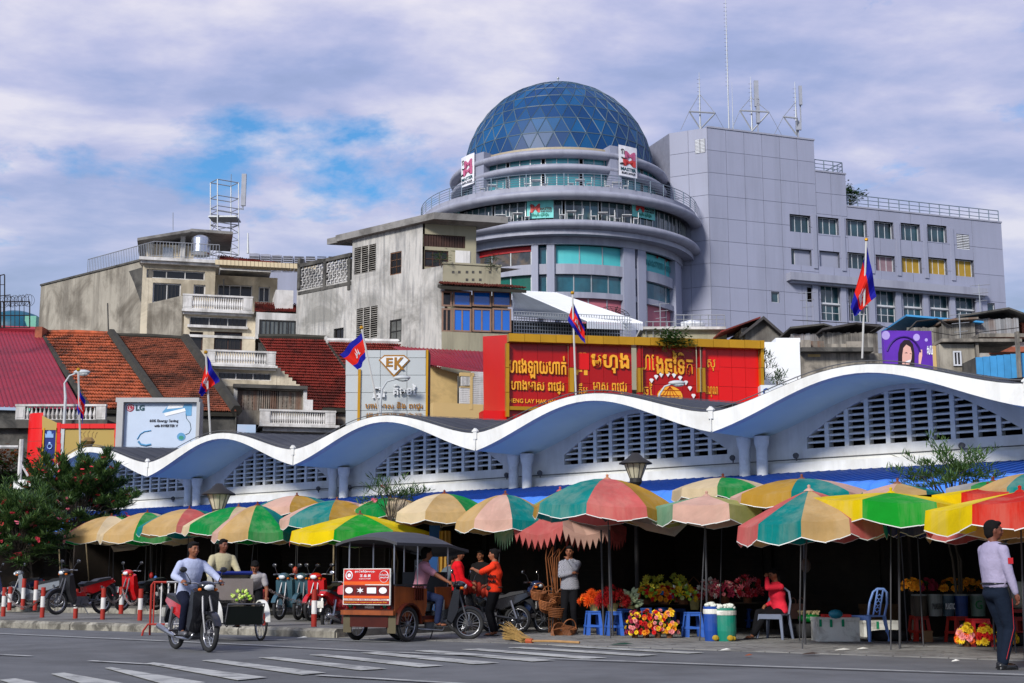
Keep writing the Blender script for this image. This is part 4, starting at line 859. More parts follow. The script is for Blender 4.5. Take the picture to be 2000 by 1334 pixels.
hD = ztp - zD; RS = (rD * rD + hD * hD) / (2 * hD); zc_ = ztp - RS
blues = [mat('dome_glass_%s' % n_, C(*c_, .8), .45, .15, .3, spec=.35, ovar=.05) for n_, c_ in (('blue', (2, 70, 122)), ('deep', (1, 60, 112)), ('bright', (4, 82, 134)))]
rows = 9; nseg = 38; a0 = math.asin(min(1, rD / RS)); grid = []
for i in range(rows + 1):
    th = a0 * (1 - i / rows * .985); grid.append([(th, 2 * math.pi * (j + (i % 2) * .5) / nseg) for j in range(nseg)])
def sp(th, ph, r=RS): return Vector((AX.x + r * math.sin(th) * math.sin(ph), AX.y - r * math.sin(th) * math.cos(ph), zc_ + r * math.cos(th)))
rest = MB(); cnt = 0; pan = []
for i in range(rows):
    for j in range(nseg):
        j2 = (j + 1) % nseg; A, B = grid[i][j], grid[i][j2]
        if i % 2 == 0: Cc = grid[i + 1][j]; D = grid[i + 1][(j - 1) % nseg]; tris = [(A, B, Cc), (A, Cc, D)]
        else: Cc = grid[i + 1][j2]; D = grid[i + 1][j]; tris = [(A, B, Cc), (A, Cc, D)]
        for tr in tris:
            q = [sp(*p) for p in tr]; c_ = (q[0] + q[1] + q[2]) / 3; pan.append(((c_ - AX).normalized().dot(Vector((0, -1, .3))), q, c_))
pan.sort(key=lambda x: -x[0])
for k, (_, q, c_) in enumerate(pan):
    m_ = blues[R_.choice((0, 0, 1, 1, 2))] if c_.x > AX.x - 4 else blues[R_.choice((0, 0, 1, 2, 2))]; q = [c_ + (p - c_) * .985 for p in q]  # left side draws brighter panes, its light put into the glass colour
    if k < 297: build('glass_pane', MB().add(q, [(0, 1, 2)]), m_, mall, world=True)
    else: rest.add(q, [(0, 1, 2)], blues.index(m_))
build('glass_panes', rest, blues, mall, world=True, kind='stuff')
b = MB(); seen = set()
for (_, q, c_) in pan:
    for k in range(3):
        p, r_ = q[k], q[(k + 1) % 3]; key = tuple(sorted((tuple(round(v, 1) for v in p), tuple(round(v, 1) for v in r_))))
        if key in seen: continue
        seen.add(key); cc = Vector((AX.x, AX.y, zc_)); b.tube([p + (p - cc).normalized() * .01, r_ + (r_ - cc).normalized() * .01], .045, 3, caps=False)
build('dome_mullions', b, mat('dome_bar', (.05, .09, .13), .5), mall, world=True, kind='stuff')
b = MB(); b.tube([(AX.x, AX.y, ztp - .1), (AX.x, AX.y, ztp + .9)], .06, 6); b.ball((AX.x, AX.y, ztp + .9), .12, 8, 5); build('finial', b, steel, mall, world=True)
def torring(py, half, rt, name='ring_beam', sq=.75, m=mtrim):
    r = ringr(half, py); z = zf(py, r); b = MB(); n = 90; v = []; fs = []
    for i in range(n):
        ph = 2 * math.pi * i / n
        for k in range(10): q = 2 * math.pi * k / 10; v.append(cp(ph, r - rt + rt * 1.3 * math.cos(q) * (1 if math.cos(q) > 0 else .6), z + rt * sq * math.sin(q)))
    for i in range(n):
        for k in range(10): fs.append((i * 10 + k, i * 10 + (k + 1) % 10, ((i + 1) % n) * 10 + (k + 1) % 10, ((i + 1) % n) * 10 + k))
    b.add(v, fs); build(name, b, m, mall, world=True, smooth=True); return r, z
def disc(r, z0, z1, name, m, ri=0): b = MB(); arcbox(b, 0, 2 * math.pi, ri, r, z0, z1, 80); build(name, b, m, mall, world=True)
r1, z1 = torring(297, 209, .50); r2, z2 = torring(325, 207, .50); r3, z3 = torring(377, 273, .55); r4, z4 = torring(435, 271, .55)
disc(r3 - .3, z3 + .3, z3 + .75, 'deck', mtrim); disc(r4 - .5, z4 - .8, z4 - .3, 'deck', mtrim); disc(rD + .25, zD - .5, zD - .02, 'dome_kerb', mat('pale_gold_band', C(190, 175, 150, .7), .5)); disc(r1 - .5, z1 - .25, z1 + .2, 'deck', mtrim); disc(r2 - .5, z2 - .2, z2 + .2, 'deck', mtrim)
disc(r4 - 1.5, z4 - 1.4, z4 - .8, 'deck', mtrim)
def band(r, z0, z1, nw, gap, gm, p0=-1.6, p1=1.6, name='glazing', fm=mtrim, cols=3):
    disc(r - .45, z0, z1, 'inner_drum', blackm)
    for i in range(nw):
        a, c_ = p0 + (p1 - p0) * i / nw + gap, p0 + (p1 - p0) * (i + 1) / nw - gap; b = MB(); arcbox(b, a, c_, r - .12, r - .05, z0, z1, 5); g = build(name, b, gm, mall, world=True)
        b = MB()
        for k in range(cols + 1): q = a + (c_ - a) * k / cols; arcbox(b, q - .004, q + .004, r - .14, r, z0, z1, 1)
        build('mullion', b, steel, g, world=True)
rg = r1 - .72
ugl = mat('upper_glass', C(60, 140, 150, .7), .12, .6, .3, spec=.9)
band(rg, z1 + .1, zD - .3, 9, .02, ugl); band(rg, z2 + .2, z1 - .2, 9, .02, ugl); band(rg, z3 + .6, z2 - .2, 9, .02, ugl)
cafe = mat('cafe_glass', C(60, 85, 90, .6), .1, .9, .25, spec=.9); band(r3 - 1.3, z4 + .35, z3 - .3, 12, .012, cafe, cols=4)
# terrace railing, cafe chairs and tables
b = MB(); rr = r3 - .25; zt0 = z3 + .75; zt1 = zt0 + 1.0
for zz in (zt1, zt0 + .75, zt0 + .55, zt0 + .35, zt0 + .15):
    v = [cp(-2.2 + 4.4 * i / 60, rr, zz) for i in range(61)]; b.tube(v, .035 if zz == zt1 else .022, 4)
build('terrace_rail', b, mat('blue_grey_rail', (.20, .25, .30), .4, metal=.3), mall, world=True)
for i in range(29): q = -1.75 + 3.5 * i / 28; build('rail_post', MB().tube([cp(q, rr, zt0), cp(q, rr, zt1)], .04, 5), MATS['blue_grey_rail'], mall, world=True)
chw = mat('white_furniture', (.6, .6, .6), .5)
tb0 = None
def cafe_set(q, r, z, lab, wh):
    lab = lab + ', ' + wh; t = thing('cafe_table', lab, 'table', cp(q, r, z), group='cafe tables behind the tower glazing'); b = MB(); b.box(-.4, .4, -.35, .35, .70, .74); build('table_top', b, chw, t)
    for sx in (-.35, .35): build('leg', MB().tube([(sx, 0, 0), (sx, 0, .7)], .03, 5), chw, t)
    for s_ in (-1, 1):
        c = thing('cafe_chair', lab.replace('table', 'chair') + (', its right chair' if s_ > 0 else ', its left chair'), 'chair', cp(q, r, z) + Vector((s_ * .75, 0, 0)), group='cafe chairs behind the tower glazing'); b = MB(); b.box(-.22, .22, -.22, .22, .42, .46); build('seat', b, chw, c); b = MB(); b.box(s_ * .2, s_ * .24, -.2, .2, .46, .95); build('backrest', b, chw, c)
        for lx in (-.18, .18):
            for ly in (-.18, .18): build('leg', MB().tube([(lx, ly, 0), (lx, ly, .43)], .02, 4), chw, c)
for q, wh in zip((-.72, -.45, -.32, .05, .27, .45), ('far left', 'left of the centre banner', 'beside the centre banner', 'right of centre', 'before the right banner', 'behind the right banner')): cafe_set(q, r3 - .72, z4 + .35, 'white cafe table on the glazed lower terrace', wh)
for q, wh in zip((-.55, -.2, .12, .4), ('leftmost', 'second from left', 'third from left', 'rightmost')): cafe_set(q, r3 - 1.3, zt0, 'white cafe table on the open upper terrace', wh)
# drum with piers and windows
rB = ringr(238, 560); zB1 = z4 - 1.4
def cw_(x0, y0, x1, y1, r): a, _ = cyl(x0, (y0 + y1) / 2, r); c_, _ = cyl(x1, (y0 + y1) / 2, r); m_ = (x0 + x1) / 2; return a, c_, cyl(m_, y1, r)[1], cyl(m_, y0, r)[1]
disc(rB - .9, 0, zB1, 'drum_core', mallm)
zr1 = [cw_(1085, 465, 1217, 515, rB)[2:], cw_(1087, 535, 1217, 570, rB)[2:], cw_(1110, 582, 1222, 640, rB)[2:]]
b = MB(); zs = [zB1, zr1[0][1], zr1[0][0], zr1[1][1], zr1[1][0], zr1[2][1]]
for a_, c_ in ((0, 1), (2, 3), (4, 5)): arcbox(b, -1.6, 1.6, rB - .9, rB - .15, zs[c_], zs[a_], 30)
arcbox(b, -1.6, 1.6, rB - .9, rB - .15, 0, zr1[2][0], 30); build('spandrel', b, mtrim, mall, world=True)
piers = [(922, 930), (1038, 1051), (1068, 1083), (1218, 1240), (1246, 1261), (1318, 1332)]
for x0, x1 in piers: a_, c_, _, _ = cw_(x0, 460, x1, 600, rB); b = MB(); arcbox(b, a_, c_, rB - .85, rB + .05, 0, zB1, 2); build('pier', b, mallm, mall, world=True)
def dwin(x0, x1, row, m_, cols=3, nm='window'):
    a_, c_, _, _ = cw_(x0, 480, x1, 500, rB - .5); z0_, z1_ = zr1[row]; g = None
    for k in range(cols):
        b = MB(); p0 = a_ + (c_ - a_) * k / cols + .003; p1 = a_ + (c_ - a_) * (k + 1) / cols - .003; arcbox(b, p0, p1, rB - .6, rB - .5, z0_, z1_, 3); build(nm, b, m_, mall, world=True)
    b = MB()
    for k in range(cols + 1): p = a_ + (c_ - a_) * k / cols; arcbox(b, p - .004, p + .004, rB - .62, rB - .44, z0_, z1_, 1)
    build('window_bar', b, steel, mall, world=True)
grill = mat('grill_window', C(70, 70, 75, .7), .15, .8, .5, dirt=(C(150, 120, 80, .6), .5, .5), spec=.7)
dwin(1085, 1217, 0, tealb, 3, 'screen'); dwin(1261, 1317, 0, tealb, 2, 'screen'); dwin(930, 1038, 0, grill, 3); dwin(1051, 1068, 0, tealg, 1); dwin(1240, 1246, 0, dglass, 1)
dwin(1085, 1217, 1, tealg, 4); dwin(1261, 1317, 1, tealg, 2); dwin(930, 1038, 1, mat('green_window', C(20, 110, 95, .6), .2, .4, .3), 3); dwin(1051, 1068, 1, tealg, 1)
dwin(1110, 1217, 2, pinkb, 3, 'screen'); dwin(1261, 1317, 2, pinkb, 2, 'screen')
def cyltext(s, x0, x1, y, h, r, m_, nm='lettering'):
    a_, z_ = cyl(x0, y, r); c_, _ = cyl(x1, y, r); o = text(s, m_, None, (0, 0, 0), (1, 0, 0), (0, 0, 1), (c_ - a_) * r, h, name=nm, world=False, depth=.02, bold=.02)
    for v in o.data.vertices: q = a_ + v.co.x / r; v.co = root_inv(mall) @ cp(q, r - v.co.y, z_ + v.co.z)
    o.parent = mall; return o
redf = mat('red_banner', C(205, 35, 40, .75), .5); a_, c_, z0_, z1_ = cw_(931, 472, 1037, 487, rB - .4); b = MB(); arcbox(b, a_, c_, rB - .5, rB - .42, zr1[0][1] - 1.0, zr1[0][1], 8); build('banner', b, redf, mall, world=True)
cyltext('MASTER GRILL', 965, 1027, 484.5, .42, rB - .38, whp); cyltext('ម៉ាស្ទ័រ គ្រីល', 1264, 1312, 500, 1.2, rB - .4, mat('dark_red_print', C(140, 20, 30, .8))); cyltext('MASTER GRILL', 1262, 1315, 517, .5, rB - .4, mat('dull_teal_print', C(60, 150, 155, .7)))
# banners of the restaurant
salmon = mat('salmon_print', C(225, 70, 65, .75), .5); blk = mat('black_print', (.03, .03, .03), .5); pinkp = mat('pink_print', C(205, 100, 140, .75), .5)
def banner(x0, y0, x1, y1, r, bgm, vertical, lab):
    a_, c_, z0_, z1_ = cw_(x0, y0, x1, y1, r); t = thing('restaurant_banner', lab, 'banner', cp((a_ + c_) / 2, r, z0_), group='restaurant banners on the round tower'); b = MB(); arcbox(b, a_, c_, r - .04, r, z0_, z1_, 3); build('cloth', b, bgm, t, world=True)
    P = lambda s_, h_: cp(a_ + (c_ - a_) * s_, r + .03, z0_ + (z1_ - z0_) * h_); ex = (P(.6, .5) - P(.4, .5)).normalized(); W2 = (P(1, .5) - P(0, .5)).length; Hh = z1_ - z0_
    def tt(s, s0, h0, w_, h_, m_): 
        text(s, m_, t, P(s0, h0), ex, (0, 0, 1), w_ * W2, h_ * Hh, bold=.03)
    def hat(s0, h0, sc):
        b = MB(); b.tube([P(s0, h0), P(s0 + .02, h0 + sc * .8), P(s0 - .05, h0 + sc), P(s0, h0 + sc * 1.3), P(s0 + .09, h0 + sc * 1.2), P(s0 + .12, h0 + sc * .9), P(s0 + .11, h0)], .035, 4); build('hat_print', b, blk, t, world=True)
    if vertical:
        hat(.15, .72, .12); tt('M', .3, .55, .58, .28, pinkp); tt('M', .2, .34, .7, .26, salmon if x0 > 1000 else pinkp); tt('MASTER', .08, .18, .84, .11, teal_p); tt('SUKI SOUP', .12, .07, .76, .07, dk)
        b = MB(); b.tube([P(.12, .60), P(.25, .57), P(.38, .60)], .06, 5); b.tube([P(.05, .38), P(.15, .41), P(.25, .38)], .07, 5); build('moustache_print', b, blk, t, world=True)
    else: hat(.16, .55, .16); tt('M', .14, .32, .36, .48, salmon); tt('MASTER', .5, .45, .45, .13, blk); tt('SUKI SOUP', .52, .33, .42, .09, dk); tt('ម៉ាស្ទ័រ ស៊ូគីស៊ុប', .2, .06, .62, .24, mat('green_print', C(60, 150, 130, .8)))
wb = mat('white_banner', (.70, .69, .73), .6)
banner(901, 303, 926, 362, r1 + .15, wb, True, 'tall white restaurant banner on the left side of the tower below the dome'); banner(1209, 286, 1244, 345, r1 + .15, wb, True, 'tall white restaurant banner on the right side of the tower below the dome')
tb_ = mat('aqua_banner', C(130, 225, 220, .70), .6)
for i, (x0, y0, x1, y1) in enumerate(((863, 410, 897, 438), (1029, 391, 1081, 426), (1235, 390, 1279, 426), (1345, 402, 1358, 436))): banner(x0, y0, x1, y1, r3 - 1.15, tb_, False, ['leftmost small aqua restaurant banner on the ring glazing of the tower', 'aqua restaurant banner on the ring glazing straight below the dome', 'aqua restaurant banner on the ring glazing right of the dome centre', 'rightmost narrow aqua restaurant banner seen edge on at the tower rim'][i])
for x0, x1 in ((930, 944), (1196, 1209)): a_, c_, _, _ = cw_(x0, 300, x1, 350, r1 - .2); b = MB(); arcbox(b, a_ - .03, c_ + .02, rg - .5, r1 - .05, z3 + .6, z1 + .9, 2); build('pier', b, mallm, mall, world=True)
# ---------------------------------------------------------------- slab wing of the tower
fM = Fac(1386, 119, vx=8500, py=450); fN = Fac(1386, 119, vx=-4500, py=450)
wing = thing('shopping_centre_wing', 'large lilac grey panelled shopping centre block with antennas on its roof', 'building', fM.o)
zTop = fM.at(1386, 250)[1]; u1 = fM.at(1590, 300)[0]; u2 = fM.at(1651, 350)[0]; u3 = fM.at(1960, 520)[0]; z2_ = fM.at(1610, 337)[1]; z3_ = fM.at(1700, 409)[1]; uN0 = fN.at(1310, 400)[0]
wins = [(1542, 420, 1583, 454), (1597, 425, 1638, 458), (1652, 429, 1693, 462), (1707, 433, 1745, 466), (1759, 437, 1797, 470), (1811, 440, 1849, 473)]
row2 = [(1545, 487, 1585, 518), (1600, 491, 1640, 522), (1655, 494, 1693, 525), (1710, 499, 1748, 530), (1761, 502, 1800, 533), (1813, 504, 1850, 536), (1864, 507, 1902, 540)]
row3 = [(1603, 557, 1643, 626), (1657, 559, 1697, 628), (1711, 562, 1751, 630), (1764, 565, 1803, 632), (1816, 568, 1855, 634), (1867, 570, 1905, 636)]
small = [(1506, 570, 1522, 591), (1576, 562, 1592, 590), (1928, 592, 1943, 612), (1868, 458, 1893, 487)]
H1, H2, H3, H4 = [[fM.rect(*r) for r in rr_] for rr_ in (wins, row2, row3, small)]
allh = H1 + H2 + H3 + H4
b = MB(); fM.wall(b, 0, u1, 0, zTop, allh, .5); fM.wall(b, u1 + .001, u2, 0, z2_, allh, .5); fM.wall(b, u2 + .001, u3, 0, z3_, allh, .5); DP = -22
for ua_, ub_, z_ in ((0, u1, zTop), (u1, u2, z2_), (u2, u3, z3_)): b.quad(fM.P(ua_, z_), fM.P(ub_, z_), fM.P(ub_, z_, DP), fM.P(ua_, z_, DP)); b.quad(fM.P(ub_, 0), fM.P(ub_, 0, DP), fM.P(ub_, z_, DP), fM.P(ub_, z_)); b.quad(fM.P(ua_, 0, DP), fM.P(ub_, 0, DP), fM.P(ub_, z_, DP), fM.P(ua_, z_, DP))
b.quad(fN.P(uN0, 0), fN.P(0, 0), fN.P(0, zTop), fN.P(uN0, zTop)); b.quad(fN.P(uN0, 0), fN.P(uN0, 0) - fM.n * 20, fN.P(uN0, zTop) - fM.n * 20, fN.P(uN0, zTop)); b.add([fN.P(uN0, zTop), fN.P(0, zTop), fM.P(0, zTop, DP), fN.P(uN0, zTop) - fM.n * 20], [(0, 1, 2, 3)])
build('wall', b, mat('joint_grey', C(148, 151, 170, .70), .8), wing, world=True)
def panels(f, u0, u1, z0, z1, holes, pw=1.85, ph=2.05, j=.035, m_=mallp, keep=1.0):
    nu = max(1, round((u1 - u0) / pw)); nz = max(1, round((z1 - z0) / ph)); us = sorted({u0 + (u1 - u0) * i / nu for i in range(nu + 1)}); zs = [z0 + (z1 - z0) * i / nz for i in range(nz + 1)]
    for i in range(nu):
        for k in range(nz):
            r = (us[i] + j / 2, us[i + 1] - j / 2, zs[k] + j / 2, zs[k + 1] - j / 2); hh = [h_ for h_ in holes if h_[0] < r[1] and h_[1] > r[0] and h_[2] < r[3] and h_[3] > r[2]]
            b = MB()
            if not hh: f.box(b, *r, 0.004, .05)
            else:
                uu = sorted({r[0], r[1], *[min(max(x, r[0]), r[1]) for h_ in hh for x in h_[:2]]}); zz = sorted({r[2], r[3], *[min(max(x, r[2]), r[3]) for h_ in hh for x in h_[2:]]})
                for a_, c_ in zip(uu[:-1], uu[1:]):
                    for p_, q_ in zip(zz[:-1], zz[1:]):
                        mu, mz = (a_ + c_) / 2, (p_ + q_) / 2
                        if not any(h_[0] < mu < h_[1] and h_[2] < mz < h_[3] for h_ in hh): f.box(b, a_, c_, p_, q_, .004, .05)
            if b.v: build('cladding_panel', b, m_, wing, world=True)
zb0 = 14.0
panels(fM, 0, u1, zb0, zTop, allh); panels(fM, u1, u2, zb0, z2_, allh); panels(fM, u2, u3, zb0, z3_, allh, 3.2, 2.6); panels(fN, uN0, 0, zb0, zTop, [], 1.9)
wg1 = mat('office_glass', C(45, 75, 85, .7), .10, .7, .35, spec=.8); wyl = mat('yellow_blind', C(205, 165, 60, .6), .6, .15, 1); wpk = mat('pinkish_blind', C(170, 140, 150, .6), .6); frw = mat('white_window_frame', (.52, .53, .56), .5)
for i, h_ in enumerate(H1): window(fM, h_, wing, frw, wg1, 3, 1, .4, .07)
for i, h_ in enumerate(H2):
    if i == 0: window(fM, (h_[0], h_[0] + .6, h_[2], h_[3]), wing, frw, wg1, 1, 1, .4, .07); b = MB(); fM.box(b, h_[0] + .6, h_[1], h_[2], h_[3], -.45, -.3); build('blank_panel', b, mallm, wing, world=True)
    elif i == 1: b = MB(); fM.box(b, *h_, -.45, -.3); build('blank_panel', b, mallm, wing, world=True)
    else: window(fM, h_, wing, frw, [None, None, wg1, wpk, wyl, wyl, wyl][i], 3, 1, .4, .07)
for i, h_ in enumerate(H3):
    zm = h_[2] + (h_[3] - h_[2]) * .48; window(fM, (h_[0], h_[1], zm + .06, h_[3]), wing, frw, wg1, 3, 1, .4, .07); window(fM, (h_[0], h_[1], h_[2], zm - .06), wing, frw, wg1, 3, 2, .4, .07); b = MB(); fM.box(b, h_[0], h_[1], zm - .06, zm + .06, -.45, -.2); build('transom', b, frw, wing, world=True)
window(fM, H4[0], wing, frw, wg1, 1, 1, .2, .07); window(fM, H4[1], wing, iron, dglass, 1, 2, .3, .07); window(fM, H4[2], wing, frw, wg1, 1, 1, .2, .07)
def vent(f, r, par, n=9):
    for k in (0, 1):
        m0 = r[0] + (r[1] - r[0]) * k / 2 + .03; m1 = r[0] + (r[1] - r[0]) * (k + 1) / 2 - .03
        for i in range(n): z = r[2] + (r[3] - r[2]) * i / n; b = MB(); b.prism([(0.02, 0), (.06, 0), (-.02, (r[3] - r[2]) / n * .7), (-.06, (r[3] - r[2]) / n * .7)], f.P(m0, z, 0), f.n, (0, 0, 1), f.d * (m1 - m0)); build('louvre', b, frw, par, world=True)
vent(fM, H4[3], wing); b = MB(); fM.box(b, *H4[3], -.3, -.2); build('vent_backing', b, blackm, wing, world=True)
vr = fN.rect(1358, 272, 1378, 299); b = MB(); fN.box(b, *vr, .05, .07); build('vent_backing', b, mat('vent_shadow', (.10, .10, .12)), wing, world=True)
for i in range(10):
    for k in (0, 1): b = MB(); z = vr[2] + (vr[3] - vr[2]) * i / 10; m0 = vr[0] + (vr[1] - vr[0]) * k / 2; fN.box(b, m0 + .03, m0 + (vr[1] - vr[0]) / 2 - .03, z, z + .09, .07, .12); build('louvre', b, frw, wing, world=True)
for xs in (1590, 1645, 1700, 1752, 1805, 1857, 1908):
    q = H3[0]; u = fM.at(xs, 590)[0]; b = MB(); fM.box(b, u - .28, u + .28, H3[0][2] - 1, H3[0][3] + .3, .05, .28); build('pilaster', b, mallm, wing, world=True)
    if xs < 1860: u = fM.at(xs, 460)[0]; b = MB(); fM.box(b, u - .2, u + .2, H2[0][2] - .2, H1[0][3] + .2, .05, .16); build('pilaster', b, mallm, wing, world=True)
uL_, _ = fM.at(1535, 545); uR_, _ = fM.at(1917, 575); zl = fM.at(1700, 560)[1]; b = MB(); fM.box(b, uL_, uR_, zl - .15, zl + .55, .05, .9); fM.box(b, uL_ + .3, uR_ - .1, zl - .35, zl - .15, .05, .6); build('ledge', b, mtrim, wing, world=True)
b = MB(); fM.box(b, -.05, u1 + .05, zTop, zTop + .15, -.4, .12); fM.box(b, u1, u2 + .05, z2_, z2_ + .15, -.4, .12); fM.box(b, u2, u3 + .05, z3_, z3_ + .15, -.4, .12); build('coping', b, mtrim, wing, world=True)
railing(wing, [fM.P(u2 + .3, z3_ + .15, -.3), fM.P(u3, z3_ + .15, -.3)], 1.15, MATS['blue_grey_rail'], 15, .05, .05, 'rail_post', 2); railing(wing, [fM.P(u1 + .2, z2_ + .15, -.3), fM.P(u2 - .1, z2_ + .15, -.3), fM.P(u2 - .1, z2_ + .15, -5)], 1.1, MATS['blue_grey_rail'], 10, .05, .05, 'rail_post', 2)
b = MB(); fM.pbox(b, 1595, 318, 1636, 336, -6, -3); build('plant_room', b, mtrim, wing, world=True)
# connecting piece between drum and wing
b = MB(); f = Fac(1345, 124, vx=8500); f.pbox(b, 1296, 455, 1345, 700, -6, -.5); f.pbox(b, 1300, 345, 1330, 372, -4, 0); build('link_block', b, mallm, wing, world=True)
b = MB(); b.lathe(f.W(1344, 470, .6), [(.5, -25), (.5, 1)], 12); build('downpipe', b, mallm, wing, world=True)
t = thing('roof_tree', 'small dark tree on the roof terrace beside the tall block', 'tree', U(1660, 404, 130)); c = U(1660, 385, 130)
leafy([c + Vector((R_.gauss(0, .5), R_.gauss(0, .5), R_.gauss(0, .45))) for _ in range(14)] + [U(1662, 401, 130)], 700, .35, .12, [leaf_d, leaf_m], t, 'crown', spread=.28, seed=8); build('trunk', MB().tube([U(1660, 412, 130), U(1660, 388, 130)], .1, 5), bark, t, world=True)
# antennas
def mast(px, pyt, pyb, Y, lab, pan=None, struts=(), rungs=True, base=.09, brace=None):
    bot, top = U(px, pyb, Y), U(px, pyt, Y); top.x = bot.x; t = thing('antenna_mast', lab, 'antenna', bot); build('mast', MB().tube([bot, lerp(bot, top, .6), top], [base, base * .7, base * .25], 6), steel, t, world=True)
    if rungs:
        b = MB(); n = int((top.z - bot.z) / .6)
        for i in range(n): p = lerp(bot, top, .3 + .65 * i / n); b.tube([p - Vector((.22, 0, 0)), p + Vector((.1, 0, 0))], .02, 4)
        build('dipole', b, steel, t, world=True)
    if brace:
        l, r_, y = brace; A_, B_ = U(l, y, Y), U(r_, y + (3 if r_ > px else 0), Y - 1.0); b = MB(); hi_ = lerp(bot, top, .62); b.tube([A_, B_], .09, 5); b.tube([A_, bot], .07, 5); b.tube([B_, bot], .07, 5); b.tube([hi_, A_], .03, 4); b.tube([hi_, B_], .03, 4); b.tube([A_, U(l - (px - l) * .75, pyb + 2, Y)], .025, 4); b.tube([B_, U(r_ + (r_ - px) * .75, pyb + 8, Y)], .025, 4); build('brace', b, steel, t, world=True)
    for (x, y0, y1, w_) in pan or (): p0, p1 = U(x, y1, Y - .5), U(x, y0, Y - .5); p1.x = p0.x; b = MB(); b.box(p0.x - w_, p0.x + w_, p0.y - .12, p0.y + .12, p0.z, p1.z); b.tube([(p0.x, p0.y + .2, p0.z - 1.6), (p0.x, p0.y + .2, p1.z)], .07, 5); build('antenna_panel', b, mat('antenna_grey', (.27, .28, .32), .5), t, world=True)
    return t
mast(1368, 142, 252, 124, 'braced dipole antenna mast nearest the dome on the grey block', brace=(1346, 1397, 218)); mast(1424, -30, 254, 124, 'tallest thin lattice whip antenna on the grey block', base=.07); mast(1432, 160, 256, 124, 'short thin whip antenna beside the tallest one', base=.04, rungs=False)
mast(1469, 150, 256, 124, 'braced mast with one large upright panel on the grey block', pan=((1478, 158, 208, .2), (1481, 192, 240, .15)), brace=(1445, 1502, 216)); mast(1556, 160, 264, 124, 'right hand braced mast with two slim panels on the grey block', pan=((1564, 168, 205, .14), (1560, 236, 254, .25)), brace=(1530, 1557, 228))
# ---------------------------------------------------------------- far roof with cooling units, lattice mast
t = thing('distant_building', 'distant grey building with a long row of cooling units on its roof', 'building', U(600, 600, 135)); f = Fac(600, 135, ang=.10); b = MB(); f.pbox(b, 470, 530, 720, 700, -10, 0); build('wall', b, mallm, t, world=True)
for i in range(9):
    x = 486 + i * 22; y = 487 + i * 1.6; b = MB(); u0, u1, z0, z1 = f.rect(x, y + 8, x + 20, 532); f.box(b, u0, u1, z0, z1, -3, 0); o = build('cooling_unit', b, mtrim, t, world=True)
    b = MB(); c = f.P((u0 + u1) / 2, z1, -1.5); b.lathe(c, [(.40, 0), (.40, .28), (.36, .3), (0, .3)], 14); build('fan_cowl', b, MATS['antenna_grey'], o, world=True); b = MB()
    for k in range(7): f.box(b, u0 + .06, u1 - .06, z0 + .2 + k * .22, z0 + .3 + k * .22, 0, .03)
    build('grille', b, iron, o, world=True)
Y = 95; t = thing('lattice_mast', 'open steel cage mast with one upright antenna panel on the cream house roof', 'antenna', U(440, 500, Y)); b = MB(); cx = [(411, 0), (430, -.9), (466, 0), (446, .9)]
cor = [[U(x, y, Y) + Vector((0, dy, 0)) for x, dy in cx] for y in (498, 440, 418, 408, 388, 357)]
for k in range(4):
    b.tube([c_[k] for c_ in cor], .045, 5)
for lv in range(6):
    for k in range(4): b.tube([cor[lv][k], cor[lv][(k + 1) % 4]], .035, 4)
for k in range(4):
    p, q = cor[0][k], cor[1][(k + 1) % 4]
    for i in range(4): a_, c_ = lerp(cor[0][k], cor[1][k], i / 4), lerp(cor[0][(k + 1) % 4], cor[1][(k + 1) % 4], (i + 1) / 4); b.tube([a_, c_], .025, 4)
build('cage', b, steel, t, world=True); b = MB(); b.box(cor[1][0].x, cor[1][2].x, Y - .8, Y + .8, cor[1][0].z + .4, cor[1][0].z + .5); build('platform', b, steel, t, world=True)
p0, p1 = U(475, 402, Y), U(475, 340, Y); b = MB(); b.box(p0.x - .16, p0.x + .16, Y - .1, Y + .1, p0.z, p1.z); build('antenna_panel', b, MATS['antenna_grey'], t, world=True)
b = MB(); b.tube([p0 + Vector((-.05, 0, .3)), p0 + Vector((0, 0, -.3)), cor[3][2] + Vector((.2, 0, 0)), cor[3][2]], .05, 5); b.tube([cor[5][3], cor[5][3] + Vector((0, 0, .9))], .025, 4); build('bracket', b, steel, t, world=True)
p0, p1 = U(484, 495, 100), U(484, 455, 100); t = build('thin_aerial', MB().tube([p0, p1], [.10, .05], 5), steel); tag(t, 'thin grey aerial rising left of the distant cooling units', 'aerial')
t = build('thin_aerial', MB().tube([U(338, 450, 90), U(338, 415, 90)], .025, 4), steel); tag(t, 'hair thin aerial above the cream house stair roof', 'aerial')
# ---------------------------------------------------------------- far left: cage with razor wire, teal dome
Y = 74; t = thing('roof_cage', 'black iron roof cage topped with razor wire coils at the left edge', 'cage', U(30, 645, Y)); b = MB(); 
for x in (2, 7, 21, 29, 38, 47, 58): b.tube([U(x, 640, Y), U(x, 589, Y)], .035 if x in (7, 58) else .02, 4)
for y in (589, 616, 640): b.tube([U(-40, y, Y), U(58, y, Y)], .03, 4)
b.tube([U(-20, 580, Y), U(20, 576, Y), U(20, 600, Y)], .03, 4)
for x in (0, 9): b.tube([U(x, 640, Y), U(x, 537, Y)], .035, 4)
b.tube([U(-10, 540, Y), U(9, 536, Y)], .03, 4); b.tube([U(-10, 556, Y), U(9, 556, Y)], .02, 4); build('cage_bars', b, iron, t, world=True)
b = MB()
for i in range(16): b.torus(U(8 + i * 3.4, 588 - (4 if i > 12 else 0) + R_.uniform(-3, 3), Y), .28 + R_.uniform(-.04, .06), .012, 'x' if i % 2 else 'y', 14, 3)
build('razor_wire', b, iron, t, world=True)
